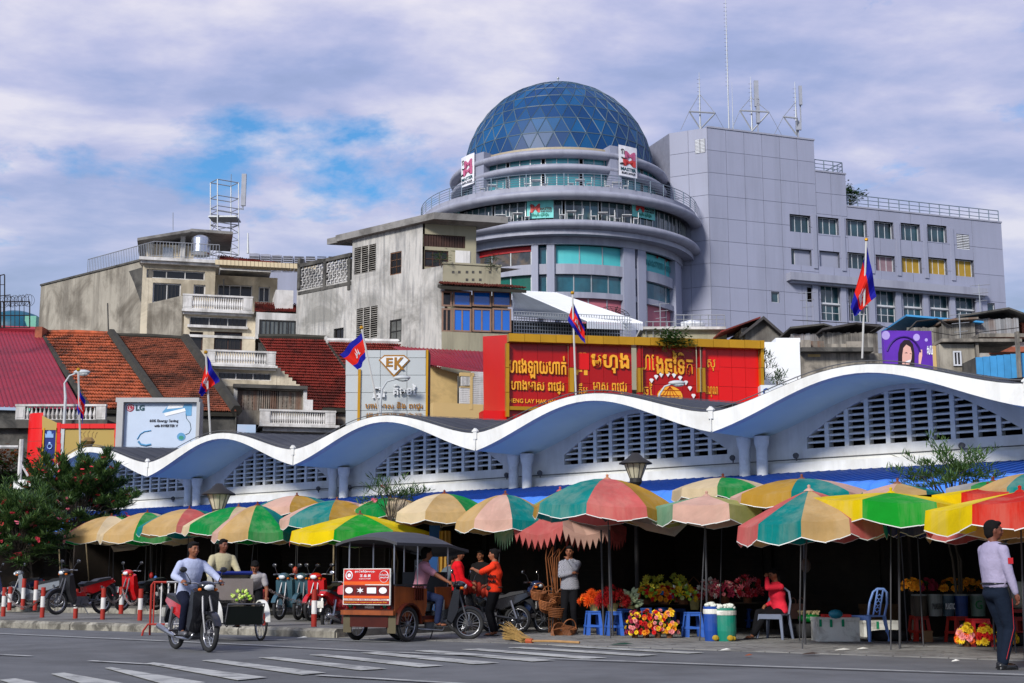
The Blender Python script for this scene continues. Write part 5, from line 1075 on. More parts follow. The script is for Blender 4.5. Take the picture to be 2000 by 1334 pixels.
t = thing('domed_stadium', 'distant teal domed roof seen through the black roof cage', 'building', U(25, 640, 260)); c = U(30, 650, 260); b = MB(); b.ball(c, (6.5, 6.5, 4.2), 24, 10); build('dome_roof', b, mat('teal_roof', C(20, 95, 120, .7), .5), t, world=True, smooth=True)
b = MB(); p = U(58, 640, 255); b.box(p.x - 1, p.x + 1.1, 255, 258, 0, U(58, 617, 255).z); build('tower', b, mat('sea_green', C(110, 185, 160, .7), .5), t, world=True)
t = build('rooftop_shack', MB().box(U(68, 650, 78).x, U(82, 650, 78).x, 78, 80, 0, U(70, 638, 78).z), otile2); tag(t, 'small brown boarded shack beside the stained side wall', 'shack')
# ---------------------------------------------------------------- right hand shanty roofs
plank = mat('weathered_plank', (.20, .185, .165), .9, .3, 1.5, streak=((.05, .04, .035), .6, 3), ovar=.35); tin = mat('rusty_tin', (.24, .24, .25), .6, .2, 1, streak=((.14, .07, .04), .6, 2), ovar=.3); bluet = mat('blue_tarpaulin', C(70, 160, 220, .7), .5); oldc = mat('old_concrete', (.27, .24, .20), .9, .15, .8, streak=((.06, .055, .05), .8, 1.2), dirt=((.06, .055, .05), .8, .5), ovar=.1)
def shack(label, x0, y0, x1, y1, Y, m_, nb, roof, roofm, name='shack', depth=5, tilt=0):
    f = Fac(x0, Y, ang=tilt); u0, u1, z0, z1 = f.rect(x0, y0, x1, y1); t = thing(name, label, 'shack', f.o); w_ = (u1 - u0) / nb
    for i in range(nb): b = MB(); f.box(b, u0 + w_ * i, u0 + w_ * (i + .93), z0, z1 + R_.uniform(-.05, .05), -.05 + R_.uniform(0, .03), 0.0 + R_.uniform(0, .03)); build('plank', b, m_, t, world=True)
    b = MB(); f.box(b, u0 + .02, u1 - .02, 0, z1 - .1, -depth, -.06); build('inner_wall', b, m_, t, world=True)
    pts = [f.W(*p) for p in roof]; b = MB(); dn = -f.n * depth; fr = f.n * .5; up = Vector((0, 0, .1))
    for p, q in zip(pts[:-1], pts[1:]): b.fbox(p + fr, q - p, dn, up)
    build('roof', b, roofm, t, world=True); return t, f
shack('small gabled shack with a dark red roof beside the white plastic sheeting', 1448, 640, 1510, 690, 84, plank, 14, [(1405, 652), (1482, 624)], rtile, tilt=.05)
f = Fac(1450, 83.5, ang=.05); t = thing('gable_hut', 'grey boarded hut with a steep dark gable roof right of the red shop sign', 'hut', f.o)
A_, B_, C_, D_, E_ = f.W(1455, 652), f.W(1488, 626), f.W(1527, 660), f.W(1520, 700), f.W(1455, 700); b = MB(); b.add([A_, B_, C_, D_, E_], [(4, 3, 2, 1, 0)]); build('gable_board', b, plank, t, world=True); b = MB(); b.fbox(B_ + f.n * .5, C_ - B_ + (C_ - B_) * .15, -f.n * 6, (0, 0, .2)); b.fbox(A_ + f.n * .5 - (B_ - A_) * .2, (B_ - A_) * 1.2, -f.n * 6, (0, 0, .2)); build('roof', b, mat('dark_roof_sheet', (.05, .045, .045), .8), t, world=True)
t, _ = shack('left weathered timber shack below the grey block with a low rusty roof', 1545, 652, 1612, 688, 72, tin, 16, [(1540, 645), (1605, 638), (1622, 643)], mould); t, _ = shack('long weathered plank shack left of the tall flagpole', 1608, 650, 1715, 690, 71, plank, 26, [(1602, 648), (1668, 636), (1720, 643)], mat('dark_roof_sheet', (.05, .045, .045), .8))
shack('plank shack with a blue tarpaulin roof above the purple billboard', 1772, 640, 1860, 680, 73, plank, 20, [(1765, 621), (1800, 624), (1915, 634)], bluet); t, _ = shack('tin clad shack with sloping dark roof at the right end of the ridge', 1880, 622, 1990, 660, 73, tin, 22, [(1870, 622), (1964, 607), (2015, 625)], mould)
t, _ = shack('rusty plank lean to shack under the tin roof at the far right', 1840, 632, 1905, 665, 72, plank, 14, [(1838, 630), (1905, 626)], rust)
def wallthing(name, label, cat, x0, y0, x1, y1, Y, m_, extra=()):
    f = Fac(x0, Y, ang=0.0); t = thing(name, label, cat, f.o); b = MB(); f.pbox(b, x0, y0, x1, y1, -3, 0); build('wall', b, m_, t, world=True)
    for (a_, b0, c_, d_, n0, n1, nm, mm) in extra: b = MB(); f.pbox(b, a_, b0, c_, d_, n0, n1); build(nm, b, mm, t, world=True)
    return t, f
t, f = wallthing('stepped_wall', 'bright white boundary wall right of the red shop sign', 'wall', 1488, 668, 1564, 800, 63, MATS['white_sheet']); b = MB(); f.pbox(b, 1515, 660, 1563, 668, -3, 0); build('wall_step', b, MATS['white_sheet'], t, world=True)
t, f = wallthing('ruined_terrace', 'stained concrete terrace with ledges below the timber shacks', 'building', 1562, 690, 1740, 790, 68, oldc, ((1560, 682, 1700, 690, -2, .6, 'ledge', mould), (1562, 665, 1582, 682, -2, .2, 'parapet', oldc), (1612, 672, 1655, 683, -2, .1, 'parapet', oldc), (1652, 668, 1683, 684, -2, .2, 'parapet', oldc), (1585, 664, 1612, 680, -2, -.3, 'parapet', rust), (1578, 692, 1602, 697, 0, .02, 'board', yw)))
t, f = wallthing('concrete_house', 'grey concrete house with a small white framed window right of the purple billboard', 'house', 1836, 672, 1905, 760, 66, stain, ((1834, 664, 1990, 670, -3, .4, 'beam', oldc), (1825, 672, 1836, 760, -2, -.5, 'yellow_wall', yw), (1905, 670, 1911, 760, -1, .2, 'pier', oldc))); window(f, f.rect(1861, 686, 1877, 715), t, frw, dglass, 2, 1, -.02, .07)
t, f = wallthing('blue_fence', 'light blue sheet fence above the hall roof at the right edge', 'fence', 1907, 698, 2060, 760, 64, mould, [(1907 + i * 13.6, 698 - i * 1.3, 1920 + i * 13.6, 760, 0, .06, 'fence_sheet', bluet) for i in range(11)] + [(1983, 650, 1988, 760, .1, .4, 'post', oldc)])
t, f = wallthing('far_right_house', 'pale house with collapsed brick roof edge behind the light blue fence', 'house', 1912, 668, 2060, 740, 70, offw, ((1905, 655, 2060, 662, -2, .6, 'beam', oldc), (1930, 682, 2060, 692, 0, .8, 'brick_eave', otile2), (1912, 670, 1935, 700, 0, .1, 'lattice', lm)))
t, f = wallthing('orange_brick_house', 'orange brick wall corner behind the shacks at the right edge', 'house', 1996, 622, 2060, 660, 74, otile2)
# small terrace with railing and plastic sheet bundle, left of the gable hut
t, f = wallthing('roof_terrace', 'pale roof terrace with railings and white bundled sheets below the tower', 'terrace', 1256, 642, 1420, 700, 86, beige, ((1250, 640, 1416, 645, -3, .4, 'slab', offw),)); railing(t, [f.W(1320, 641, .2), f.W(1416, 641, .2)], .85, steel, 6, .03, .03, 'rail_post', 2); railing(t, [f.W(1262, 662, .2), f.W(1318, 662, .2)], 1.1, steel, 4, .03, .03, 'rail_post', 1)
b = MB(); b.tube([f.W(1330, 635, -.5), f.W(1350, 633, -.4), f.W(1376, 635, -.5)], [.2, .28, .22], 8); b = build('bundle', b, MATS['white_sheet'], None, smooth=True); tag(b, 'bundle of white sheeting lying on the roof terrace below the tower', 'bundle')
# satellite dish
p = U(1202, 612, 88); t = thing('satellite_dish', 'large dark mesh satellite dish beside the white canopy roof', 'satellite dish', p); b = MB(); 
for k in range(16): a_ = k * math.pi / 8; b.tube([p, p + Vector((.4 * math.cos(a_), 0, .2 * math.sin(a_) - .05)), p + Vector((.9 * math.cos(a_), -.05, .40 * math.sin(a_) - .18 * math.cos(a_)))], .015, 4)
for r_ in (.35, .6, .9): b.tube([p + Vector((r_ * math.cos(q * math.pi / 12), -.05, .44 * r_ * math.sin(q * math.pi / 12) - .2 * r_ * math.cos(q * math.pi / 12))) for q in range(25)], .018, 4)
build('dish_mesh', b, iron, t, world=True); b = MB(); b.tube([p, p + Vector((.1, -.5, .35))], .03, 4); b.tube([p, p + Vector((0, .1, -1.5))], .05, 5); build('feed_arm', b, iron, t, world=True)
# purple billboard with portrait
f = Fac(1728, 60, ang=.06); purple = mat('purple_print', C(100, 45, 175, .8), .4, .25, .5); t = thing('purple_billboard', 'purple billboard with a smiling long haired woman behind the largest wave', 'billboard', f.o); b = MB(); f.pbox(b, 1728, 646, 1822, 760, -.3, 0); build('board', b, purple, t, world=True)
def bp(pts, m_, n0, n1, nm): pg(pts[::-1], m_, nm, n0, n1, t, f)
hairp = mat('hair_print', C(35, 18, 25), .5); skinp = mat('skin_print', C(235, 180, 165, .85), .5); lil = mat('lilac_print', C(190, 170, 235, .8), .5); dpur = mat('deep_purple_print', C(60, 25, 120, .8), .5)
bp([(1754, 715), (1754, 690), (1758, 672), (1766, 664), (1776, 664), (1783, 672), (1786, 690), (1786, 715)], hairp, .005, .01, 'hair_print'); bp([(1762, 712), (1762, 695), (1764, 680), (1770, 673), (1778, 678), (1781, 690), (1780, 702), (1776, 712)], skinp, .012, .016, 'face_print'); bp([(1768, 706), (1779, 702), (1778, 706), (1773, 709)], whp, .018, .02, 'smile_print')
bp([(1766, 690), (1770, 688), (1773, 690)], hairp, .018, .02, 'eye_print'); bp([(1776, 691), (1779, 690), (1781, 692)], hairp, .018, .02, 'eye_print'); bp([(1794, 712), (1794, 695), (1797, 683), (1801, 683), (1801, 695), (1798, 712)], skinp, .012, .016, 'hand_print')
for x, y, r_ in ((1790, 659, 6.5), (1809, 664, 3), (1730, 655, 8)): bp([(x + r_ * math.cos(i * .5236), y + r_ * 1.1 * math.sin(i * .5236)) for i in range(12)], lil, .005, .01, 'bubble_print')
b = MB(); b.tube([f.W(1765 + 34 * math.cos(q), 700 - 42 * math.sin(q), .01) for q in [.3 + i * .25 for i in range(11)]], .05, 4); build('ring_print', b, dpur, t, world=True); tx('សប', 1811, 693, 11, 18, whp, t, f, .01, bold=.02)
# light sign and cactus-like plant beside red sign
t, f = wallthing('white_sign', 'white sign with a blue letter beside the end of the red shop sign', 'sign', 1486, 752, 1560, 800, 60, mat('white_sign', (.65, .68, .72), .5)); tx('C', 1490, 772, 11, 14, mat('blue_print', C(20, 70, 150, .8)), t, f, .01, bold=.03)
for x, y, s_ in ((1492, 705, .35), (1518, 745, .5)):
    p = U(x, y, 61); t = thing('potted_shrub', 'spiky green shrub against the white wall, ' + ('the upper one' if x < 1500 else 'the lower one'), 'shrub', p); leafy([p + Vector((R_.gauss(0, .2), 0, R_.uniform(-.4, .3))) for _ in range(8)], 160, .3, .03, [leaf_d, leaf_m], t, spread=.12, up=2, seed=int(x)); build('stem', MB().tube([p - Vector((0, 0, .7)), p], .04, 5), bark, t, world=True)
# aerials on the right roofs
for x, y0, y1, Y in ((1290, 592, 640, 86), (1577, 570, 640, 84), (1916, 555, 625, 76), (1876, 612, 660, 70), (1683, 480, 500, 120)):
    if x == 1683: continue
    p0, p1 = U(x, y1, Y), U(x, y0, Y); p1.x = p0.x; b = MB(); b.tube([p0, p1], .03, 4)
    for k in range(3): b.tube([p1 + Vector((-.5 + k * .1, 0, -.1 - k * .45)), p1 + Vector((.6 - k * .1, 0, -.02 - k * .45))], .018, 4)
    t = build('roof_aerial', b, steel); tag(t, {1290: 'television aerial on the terrace roof right of the tower drum', 1577: 'thin television aerial in front of the grey block', 1916: 'tall television aerial above the tin shack', 1876: 'short aerial above the blue tarpaulin roof'}[x], 'aerial')
for i, pts in enumerate([[(1765, 655), (1790, 628), (1830, 623), (1860, 640)], [(1700, 648), (1720, 636), (1765, 650)], [(1548, 625), (1640, 630), (1720, 634)], [(1820, 648), (1860, 655), (1990, 640)]]):
    t = build('overhead_cable', MB().tube([U(*p, 70) for p in pts], .05 if i == 0 else .022, 5), iron); tag(t, ['thick black bent cable over the purple billboard', 'thin wire left of the purple billboard', 'thin wire stretched in front of the grey block', 'sagging wire across the shacks at the right'][i], 'cable')
# ================================================================ parasols
def cloth(nm, c, tr=.35): return mat('canvas_' + nm, c, .8, .12, 1.6, .25, 5, streak=(tuple(x * .6 + y for x, y in zip(c, (.28, .24, .18))), .40, 1.8), dirt=(tuple(x * .5 for x in c), .35, 1.1), trans=tr, ovar=.05, spec=.2)
CL = dict(c=cloth('cream', C(240, 215, 172, .88)), g=cloth('green', C(0, 165, 75, .75)), t=cloth('teal', C(0, 155, 150, .72)), y=cloth('ochre', C(215, 165, 60, .75)), p=cloth('pink', C(235, 115, 110, .78)), q=cloth('pale_pink', C(240, 192, 172, .86)),
          Y=cloth('yellow', C(255, 222, 0, .85)), G=cloth('bright_green', C(20, 185, 50, .75)), R=cloth('red', C(230, 40, 20, .8)), n=cloth('tan', C(222, 182, 118, .82)), l=cloth('lime', C(205, 205, 120, .75)), m=cloth('mint', C(140, 190, 150, .75)), o=cloth('peach', C(235, 165, 125, .78)), b=cloth('blue', C(10, 60, 130, .7)), w=cloth('grey_white', C(200, 195, 190, .75)), z=cloth('brick', C(150, 70, 50, .75)))
pole_m = mat('shade_dark_pole', (.045, .045, .05), .6, .1, 3); wood_m = mat('bamboo_pole', (.22, .17, .10), .8, .2, 4)  # parasol poles coloured near black for the shade they stand in
def interpY(px): return 1 / (.0227 + (px - 180) * (.0476 - .0227) / 1720)
def parasol(label, ax, ay, x0, x1, ry, seq, Y=None, dY=0, rot=None, tilt=(0, 0), val=.17, n=8, conical=0.0, fringe=False, pole=(.012, 0), sag=.0, fin='z'):
    Y = Y or interpY((x0 + x1) / 2) + dY; val *= 1.3; top = U(ax, ay, Y); cxm = U((x0 + x1) / 2, ry, Y); Rr = (U(x1, ry, Y) - U(x0, ry, Y)).x / 2 * 1.07; hgt = max(.12, top.z - (cxm.z + val))
    base = Vector((cxm.x, Y, 0)); t = thing('parasol', label, 'parasol', base, group='parasols over the flower market')
    tx_, ty_ = tilt; T_ = Matrix.Rotation(math.radians(ty_), 4, 'Y') @ Matrix.Rotation(math.radians(tx_), 4, 'X'); apex = Vector((top.x - base.x, 0, top.z))
    rot = -180 + (rot or 0); k = len(seq)
    def pt(a, s):           # a in gore units, s 0..1 from apex to rim
        i = math.floor(a); fr = a - i; a0 = math.radians(rot + i * 360 / n); a1 = math.radians(rot + (i + 1) * 360 / n); d = Vector((math.cos(a0), math.sin(a0), 0)).lerp(Vector((math.cos(a1), math.sin(a1), 0)), fr)
        bulge = -.03 * 4 * fr * (1 - fr) * s * (1 + sag * 3)
        zz = -hgt * (s ** (1.9 - .9 * conical)) + bulge * Rr - sag * s * s * 4 * fr * (1 - fr) * .2
        return apex + (T_ @ Vector((d.x * s * Rr, d.y * s * Rr, zz)))
    cen = Vector((0, 0, 0)) - Vector((apex.x, 0, 0))
    for i in range(n):
        b = MB(); S6 = [0.03, .2, .4, .6, .8, .92, 1.0]; A5 = [0, .25, .5, .75, 1.0]
        for si in range(6):
            for ai in range(4): b.quad(pt(i + A5[ai], S6[si]), pt(i + A5[ai], S6[si + 1]), pt(i + A5[ai + 1] - 1e-6, S6[si + 1]), pt(i + A5[ai + 1] - 1e-6, S6[si]))
        out = 1.015
        for ai in range(4):
            p, q = pt(i + A5[ai], 1), pt(i + A5[ai + 1] - 1e-6, 1); j = R_.uniform(-.012, .012); l0 = val * (1 - .22 * abs(A5[ai] - .5) * 2) + j; l1 = val * (1 - .22 * abs(A5[ai + 1] - .5) * 2) + j
            if fringe:
                for h_ in range(2):
                    a_, c_ = p.lerp(q, h_ / 2), p.lerp(q, (h_ + 1) / 2); mdd = (a_ + c_) / 2; b.add([a_, c_, c_ - Vector((0, 0, .09)), mdd - Vector((0, 0, .30)), a_ - Vector((0, 0, .09))], [(0, 4, 3, 2, 1)])
            else:
                p2, q2 = p - Vector((0, 0, l0)) + (p - apex) * .025, q - Vector((0, 0, l1)) + (q - apex) * .025; dz = Vector((0, 0, .007)); b.quad(p, p2, q2, q); ap_ = (p2 - apex) * .002; b.quad(p2 + dz + ap_, p2 - dz + ap_, q2 - dz + ap_, q2 + dz + ap_, 1)
        build('canopy_panel', b, [CL[seq[i % k]], MATS['white_render']], t, smooth=True)
    b = MB()
    for i in range(n):
        b.tube([pt(i, .05) - Vector((0, 0, .02)), pt(i, .5) - Vector((0, 0, .03)), pt(i, 1) - Vector((0, 0, .03))], .008, 3)
        b.tube([pt(i, .5) - Vector((0, 0, .03)), apex + T_ @ Vector((0, 0, -hgt - .25))], .008, 3)
    build('ribs', b, pole_m, t); pr, lean = pole
    build('pole', MB().tube([(lean, 0, -.02), apex + Vector((0, 0, .03))], pr, 6), pole_m if lean == 0 else wood_m, t)
    b = MB(); b.lathe(apex + Vector((0, 0, -.02)), [(.09, 0), (.05, .035), (.02, .05), (.028, .09), (0, .11)], 8); build('finial', b, CL[fin], t)
    return t
PL = parasol
PL('leftmost whole parasol, faded pink, tan, cream and green, overlapped on its right', 218, 1008, 130, 300, 1060, 'pncgcncg', rot=0, dY=0)
PL('second parasol from the left, cream with a green panel and ochre underside', 288, 1001, 202, 372, 1060, 'cngcncgc', rot=0, dY=-.6)
PL('parasol with a pale red panel between tan and teal, third from the left', 370, 994, 276, 462, 1046, 'tnptnptn', rot=0, dY=-.9)
PL('cream and green striped parasol behind the big tan and green one', 466, 990, 365, 566, 1044, 'cgcgcgcg', rot=0, dY=-.5)
PL('large tan, pale pink and green parasol above the cyclo', 503, 986, 404, 566, 1058, 'qngtqngt', rot=0, dY=-1.6, conical=.35)
PL('small back row parasol with teal, pale pink and ochre panels near the lantern', 580, 968, 505, 662, 1008, 'tqytqyty', rot=0, dY=3)
PL('teal and pale pink parasol behind the yellow and green one', 658, 977, 555, 762, 1032, 'qtyqtqyt', rot=0, dY=1)
PL('low bright yellow and green parasol with a red panel above the tuk tuk', 703, 1004, 570, 836, 1062, 'RYGYRYGY', rot=-13, dY=-.8, conical=.8, val=.20)
PL('cream and green parasol with brown knob, partly hidden', 762, 972, 682, 842, 1015, 'cgcncgcn', rot=0, dY=2.5)
PL('green, cream and tan domed parasol above the yellow cloth', 868, 964, 752, 938, 1022, 'gcngcgcn', rot=-18, dY=.5)
PL('teal, tan and pale pink domed parasol left of the pink fringed one', 987, 966, 872, 1052, 1038, 'nqtnqtnt', rot=8, dY=0)
PL('pale pink drooping parasol with a ragged zigzag fringe', 1094, 958, 948, 1190, 1042, 'mpqppppm', rot=0, dY=1.4, conical=.9, fringe=True, val=.1, sag=.5, fin='p')
PL('biggest central parasol with ochre, teal and pink panels', 1186, 935, 1053, 1327, 1016, 'ytpytypt', rot=-18, dY=-.8, tilt=(0, 3), fin='o')
PL('back row cream parasol with one green panel left of the leaning columns', 1412, 933, 1305, 1492, 978, 'ccgcncgc', rot=-15, dY=3)
PL('low faded peach and lime parasol with hanging valance over the flowers', 1380, 968, 1262, 1460, 1026, 'mqlmql', rot=-15, n=6, dY=-.2, conical=.8, val=.26, fin='q')
PL('wide pale pink and ochre parasol with a teal panel at its crown', 1566, 935, 1420, 1685, 992, 'qytqytqy', rot=-20, dY=1.5)
PL('pointed teal, tan and pink parasol hanging low in front of the seated woman', 1580, 957, 1425, 1694, 1056, 'ptnptnptnp', rot=-2, n=10, dY=-1.3, conical=.8, tilt=(0, -3), val=.22, fin='q')
PL('small pointed cream and teal parasol just under the blue eave', 1753, 943, 1682, 1838, 988, 'tqntqntq', rot=-22, dY=2.4, conical=.9)
PL('flat bright yellow parasol with a wide green valance panel', 1740, 962, 1584, 1872, 1012, 'YGYRYRG', rot=4, n=7, dY=-.3, conical=.7, tilt=(4, 2), val=.28, fin='Y')
PL('bright yellow and red parasol behind the green and white one', 1930, 952, 1822, 2030, 985, 'YRYRYGYR', rot=0, dY=.9, conical=.8)
PL('white and green domed parasol near the oleander at the right', 1940, 940, 1845, 2020, 975, 'wgzcgcgc', rot=0, dY=2.6)
PL('tan and teal striped parasol cut by the right edge', 2014, 924, 1916, 2120, 985, 'ntntntnt', rot=0, dY=1.2, fin='z')
PL('low red and yellow parasol tilted over the guard', 1992, 960, 1810, 2160, 1022, 'YRYRYRYR', rot=-3, dY=-1.6, conical=.75, tilt=(0, -6), val=.26, fin='R')
PL('small dark blue parasol in the shade below the yellow and green one', 1790, 1006, 1735, 1850, 1036, 'bbbbbbbb', rot=0, dY=1.2, fin='b')
PL('faded pink and teal parasol half hidden by the oleander at the left edge', -18, 1008, -110, 66, 1062, 'pqctpqct', rot=0, Y=43)
PL('pink and tan parasol in the shade behind the red and yellow one', 1960, 1010, 1830, 2110, 1040, 'pnpppnpn', rot=0, dY=.4, fin='p', conical=.8)
for i, (pts, m_, lab) in enumerate([(((1212, 1008), (1262, 1036), (1318, 1048), (1345, 1022)), 'w', 'grey white sheet sagging between the central parasol and the peach one'), (((216, 1066), (222, 1078), (262, 1074), (290, 1056)), 'w', 'grey sheet hanging under the second parasol from the left')]):
    b = MB(); Yc = interpY(pts[1][0]) - .5; 
    p = [U(*q, Yc) for q in pts]; 
    hi = [p[0], lerp(p[0], p[3], .35), lerp(p[0], p[3], .65), p[3]]
    if i == 0: hi = [U(1216, 1004, Yc), U(1256, 1004, Yc), U(1300, 1008, Yc), U(1348, 1012, Yc)]
    for k in range(3):
        for s_ in range(4):
            f_ = lambda kk, ss: lerp(hi[kk], p[kk], ss / 4) + Vector((0, .25 * math.sin(ss / 4 * 3.1) + (ss == 0) * .3, 0)); b.quad(f_(k, s_), f_(k, s_ + 1), f_(k + 1, s_ + 1), f_(k + 1, s_))
    t = build('hanging_sheet', b, CL[m_], smooth=True); tag(t, lab, 'cloth')
b = MB(); Yc = interpY(870) + .6
for i in range(10):
    x0 = 858 + i * 2.3; z = lambda x, y, j: U(x, y, Yc) + Vector((0, .06 * math.sin(j * 1.9), 0)); b.quad(z(x0, 1036, i), z(x0 - (2 if i < 5 else 0), 1124, i), z(x0 + 2.3 - (2 if i < 4 else 0), 1124 - i, i + 1), z(x0 + 2.3, 1038, i + 1))
t = build('yellow_cloth', b, CL['y'], smooth=True); tag(t, 'yellow cloth curtain hanging behind the men at the tuk tuk', 'cloth')
p = U(848, 1120, Yc + .3); b = MB(); b.box(p.x - .12, p.x + .12, p.y, p.y + .1, 0, U(848, 1025, Yc).z); t = build('blue_post', b, mat('blue_paint', C(15, 75, 135, .7))); tag(t, 'blue painted post beside the yellow cloth', 'post')
for i, (x, yb, lean, lab) in enumerate([(1178, 1150, 4, 'thin metal pole standing behind the orange flowers'), (1196, 1150, 6, 'pole leaning slightly left in front of the checkered shirt woman'), (1380, 1185, 2, 'thin pole behind the mixed flower baskets'), (1756, 1232, 1, 'tall grey pole beside the blue chair'), (1572, 1235, 2, 'dark pole behind the seated woman'), (122, 1175, 8, 'bamboo pole leaning left under the first parasol'), (180, 1170, 14, 'bamboo pole leaning right under the first parasol'), (222, 1170, 0, 'thin pole under the second parasol'), (300, 1130, 6, 'thin pole behind the hanging bags at left'), (462, 1120, 0, 'thin pole behind the cyclo man'), (652, 1140, 0, 'bamboo post behind the tuk tuk')]):
    Y = interpY(x) + .2; p0 = U(x, yb, Y); p0.z = 0; t = build('pole', MB().tube([p0, U(x - lean, 1035, Y)], .020, 6), pole_m if i < 5 or i in (7, 8, 9) else wood_m); tag(t, lab, 'pole')
# ================================================================ bollards, chain, barrier, lanterns
redw = mat('bollard_red', C(175, 45, 30, .75), .6, .15, 4, ovar=.1); whb = mat('bollard_white', (.62, .60, .57), .6, .12, 5)
def bollard(px, py, top, lab, z=.17):
    p = G(px, py, z); Y = p.y; h = U(px, top, Y).z - z; t = thing('bollard', lab, 'bollard', p, group='red and white bollards along the kerb')
    for j, (a, c, m_) in enumerate(((0, .34, redw), (.34, .70, whb), (.70, 1, redw))): b = MB(); b.lathe((0, 0, 0), [(.055, h * a), (.055, h * c)] + ([(0, h * c)] if j == 2 else []), 12); build('band', b, m_, t)
    return p, h
bl = []
for px, py, top, lab in ((6, 1204, 1147, 'red and white bollard at the left edge of the kerb'), (82, 1206, 1147, 'front bollard left of the parked red motorbike'), (147, 1208, 1150, 'front bollard standing before the parked red motorbike'), (200, 1210, 1149, 'front bollard right of the parked red motorbike seat'), (273, 1212, 1150, 'front bollard left of the crowd barrier'), (517, 1221, 1151, 'bollard right behind the cyclo wheel'), (613, 1224, 1151, 'bollard between the blue moped and the red motorbikes')): bl.append(bollard(px, py, top, lab, .16))
for px, py, top, lab in ((18, 1192, 1146, 'rear bollard behind the leftmost front one'), (44, 1190, 1130, 'tall rear bollard under the oleander'), (68, 1192, 1134, 'rear dark red bollard under the oleander'), (236, 1199, 1146, 'rear bollard behind the kerb step left of the barrier')): bollard(px, py, top, lab, .27)
def chain(a, c, sag_, lab):
    b = MB(); n = 26; pts = [lerp(a, c, i / n) - Vector((0, 0, sag_ * 4 * (i / n) * (1 - i / n))) for i in range(n + 1)]
    for i in range(n): 
        m_ = (pts[i] + pts[i + 1]) / 2; d = (pts[i + 1] - pts[i]); s_ = Vector((0, .025, 0)) if i % 2 else Vector((0, 0, .025)); b.tube([pts[i] - d * .2 + s_, pts[i + 1] + d * .2 + s_, pts[i + 1] + d * .2 - s_, pts[i] - d * .2 - s_, pts[i] - d * .2 + s_], .008, 3, caps=False)
    t = build('chain', b, mat('dull_chain', (.25, .20, .18), .5, metal=.5)); tag(t, lab, 'chain')
chain(bl[3][0] + Vector((0, 0, .72)), G(240, 1199, .27) + Vector((0, 0, .55)), .3, 'chain sagging between the bollards right of the parked red motorbike'); chain(bl[0][0] + Vector((0, 0, .62)), bl[1][0] + Vector((0, 0, .55)), .35, 'chain sagging between the two leftmost front bollards'); chain(G(236, 1199, .27) + Vector((0, 0, .6)), bl[4][0] + Vector((0, 0, .6)), .3, 'short chain left of the crowd barrier'); chain(bl[5][0] + Vector((0, 0, .75)), bl[5][0] + Vector((1.1, .5, .42)), .1, 'chain hanging from the bollard behind the cyclo')
p = G(286, 1242); Y = p.y; t = thing('crowd_barrier', 'red and white steel crowd barrier behind the moving motorbike', 'barrier', p); zt = U(290, 1137, Y).z; z0 = .22; x1 = U(372, 1200, Y).x - p.x
b = MB(); b.tube([(.06, 0, z0), (.06, 0, zt - .06), (.10, 0, zt), (.35, 0, zt)], .022, 6).tube([(.35, 0, z0), (.02, 0, z0), (-.06, -.02, .1), (-.08, -.03, .0)], .022, 6).tube([(.06, 0, z0), (.0, .25, .0)], .02, 6); build('red_frame', b, redw, t)
b = MB(); b.tube([(.35, 0, zt), (x1, .5, zt), (x1, .5, z0), (.35, 0, z0)], .022, 6); build('frame', b, whb, t)
for i in range(6): q = Vector((.12 + (x1 - .15) * i / 6, .5 * i / 6, 0)); build('bar', MB().tube([q + Vector((0, 0, z0)), q + Vector((0, 0, zt))], .016, 5), whb if i > 0 else redw, t)
def lantern(px, ytop, Y, lab):
    p = U(px, ytop, Y); t = thing('street_lantern', lab, 'street lamp', (p.x, Y, 0)); zt = p.z; s_ = Y / 27 * .40
    b = MB(); b.lathe((0, 0, zt), [(0, 0), (s_ * .15, -.01 * s_), (s_ * .42, -s_ * .28), (s_ * .8, -s_ * .5), (s_ * .82, -s_ * .56), (s_ * .4, -s_ * .55), (0, -s_ * .55)], 16); build('cap', b, iron, t, smooth=True)
    b = MB(); b.lathe((0, 0, zt), [(s_ * .55, -s_ * .56), (s_ * .28, -s_ * 1.25), (0, -s_ * 1.25)], 16); g = build('globe', b, mat('lamp_glass', (.50, .46, .33), .25, .15, 8, spec=.6), t)
    b = MB()
    for i in range(10): a = i * math.pi / 5; b.tube([(s_ * .56 * math.cos(a), s_ * .56 * math.sin(a), zt - s_ * .56), (s_ * .29 * math.cos(a), s_ * .29 * math.sin(a), zt - s_ * 1.25)], .008, 3)
    build('globe_rib', b, iron, g, kind='stuff')
    b = MB(); b.lathe((0, 0, 0), [(.12, 0), (.10, .3), (.05, .5), (.05, zt - s_ * 1.7), (s_ * .3, zt - s_ * 1.45), (s_ * .3, zt - s_ * 1.25)], 12); build('post', b, iron, t)
lantern(428, 944, 38, 'black capped lantern street lamp above the left parasols'); lantern(1241, 884, 28.5, 'black capped lantern street lamp above the biggest parasol')
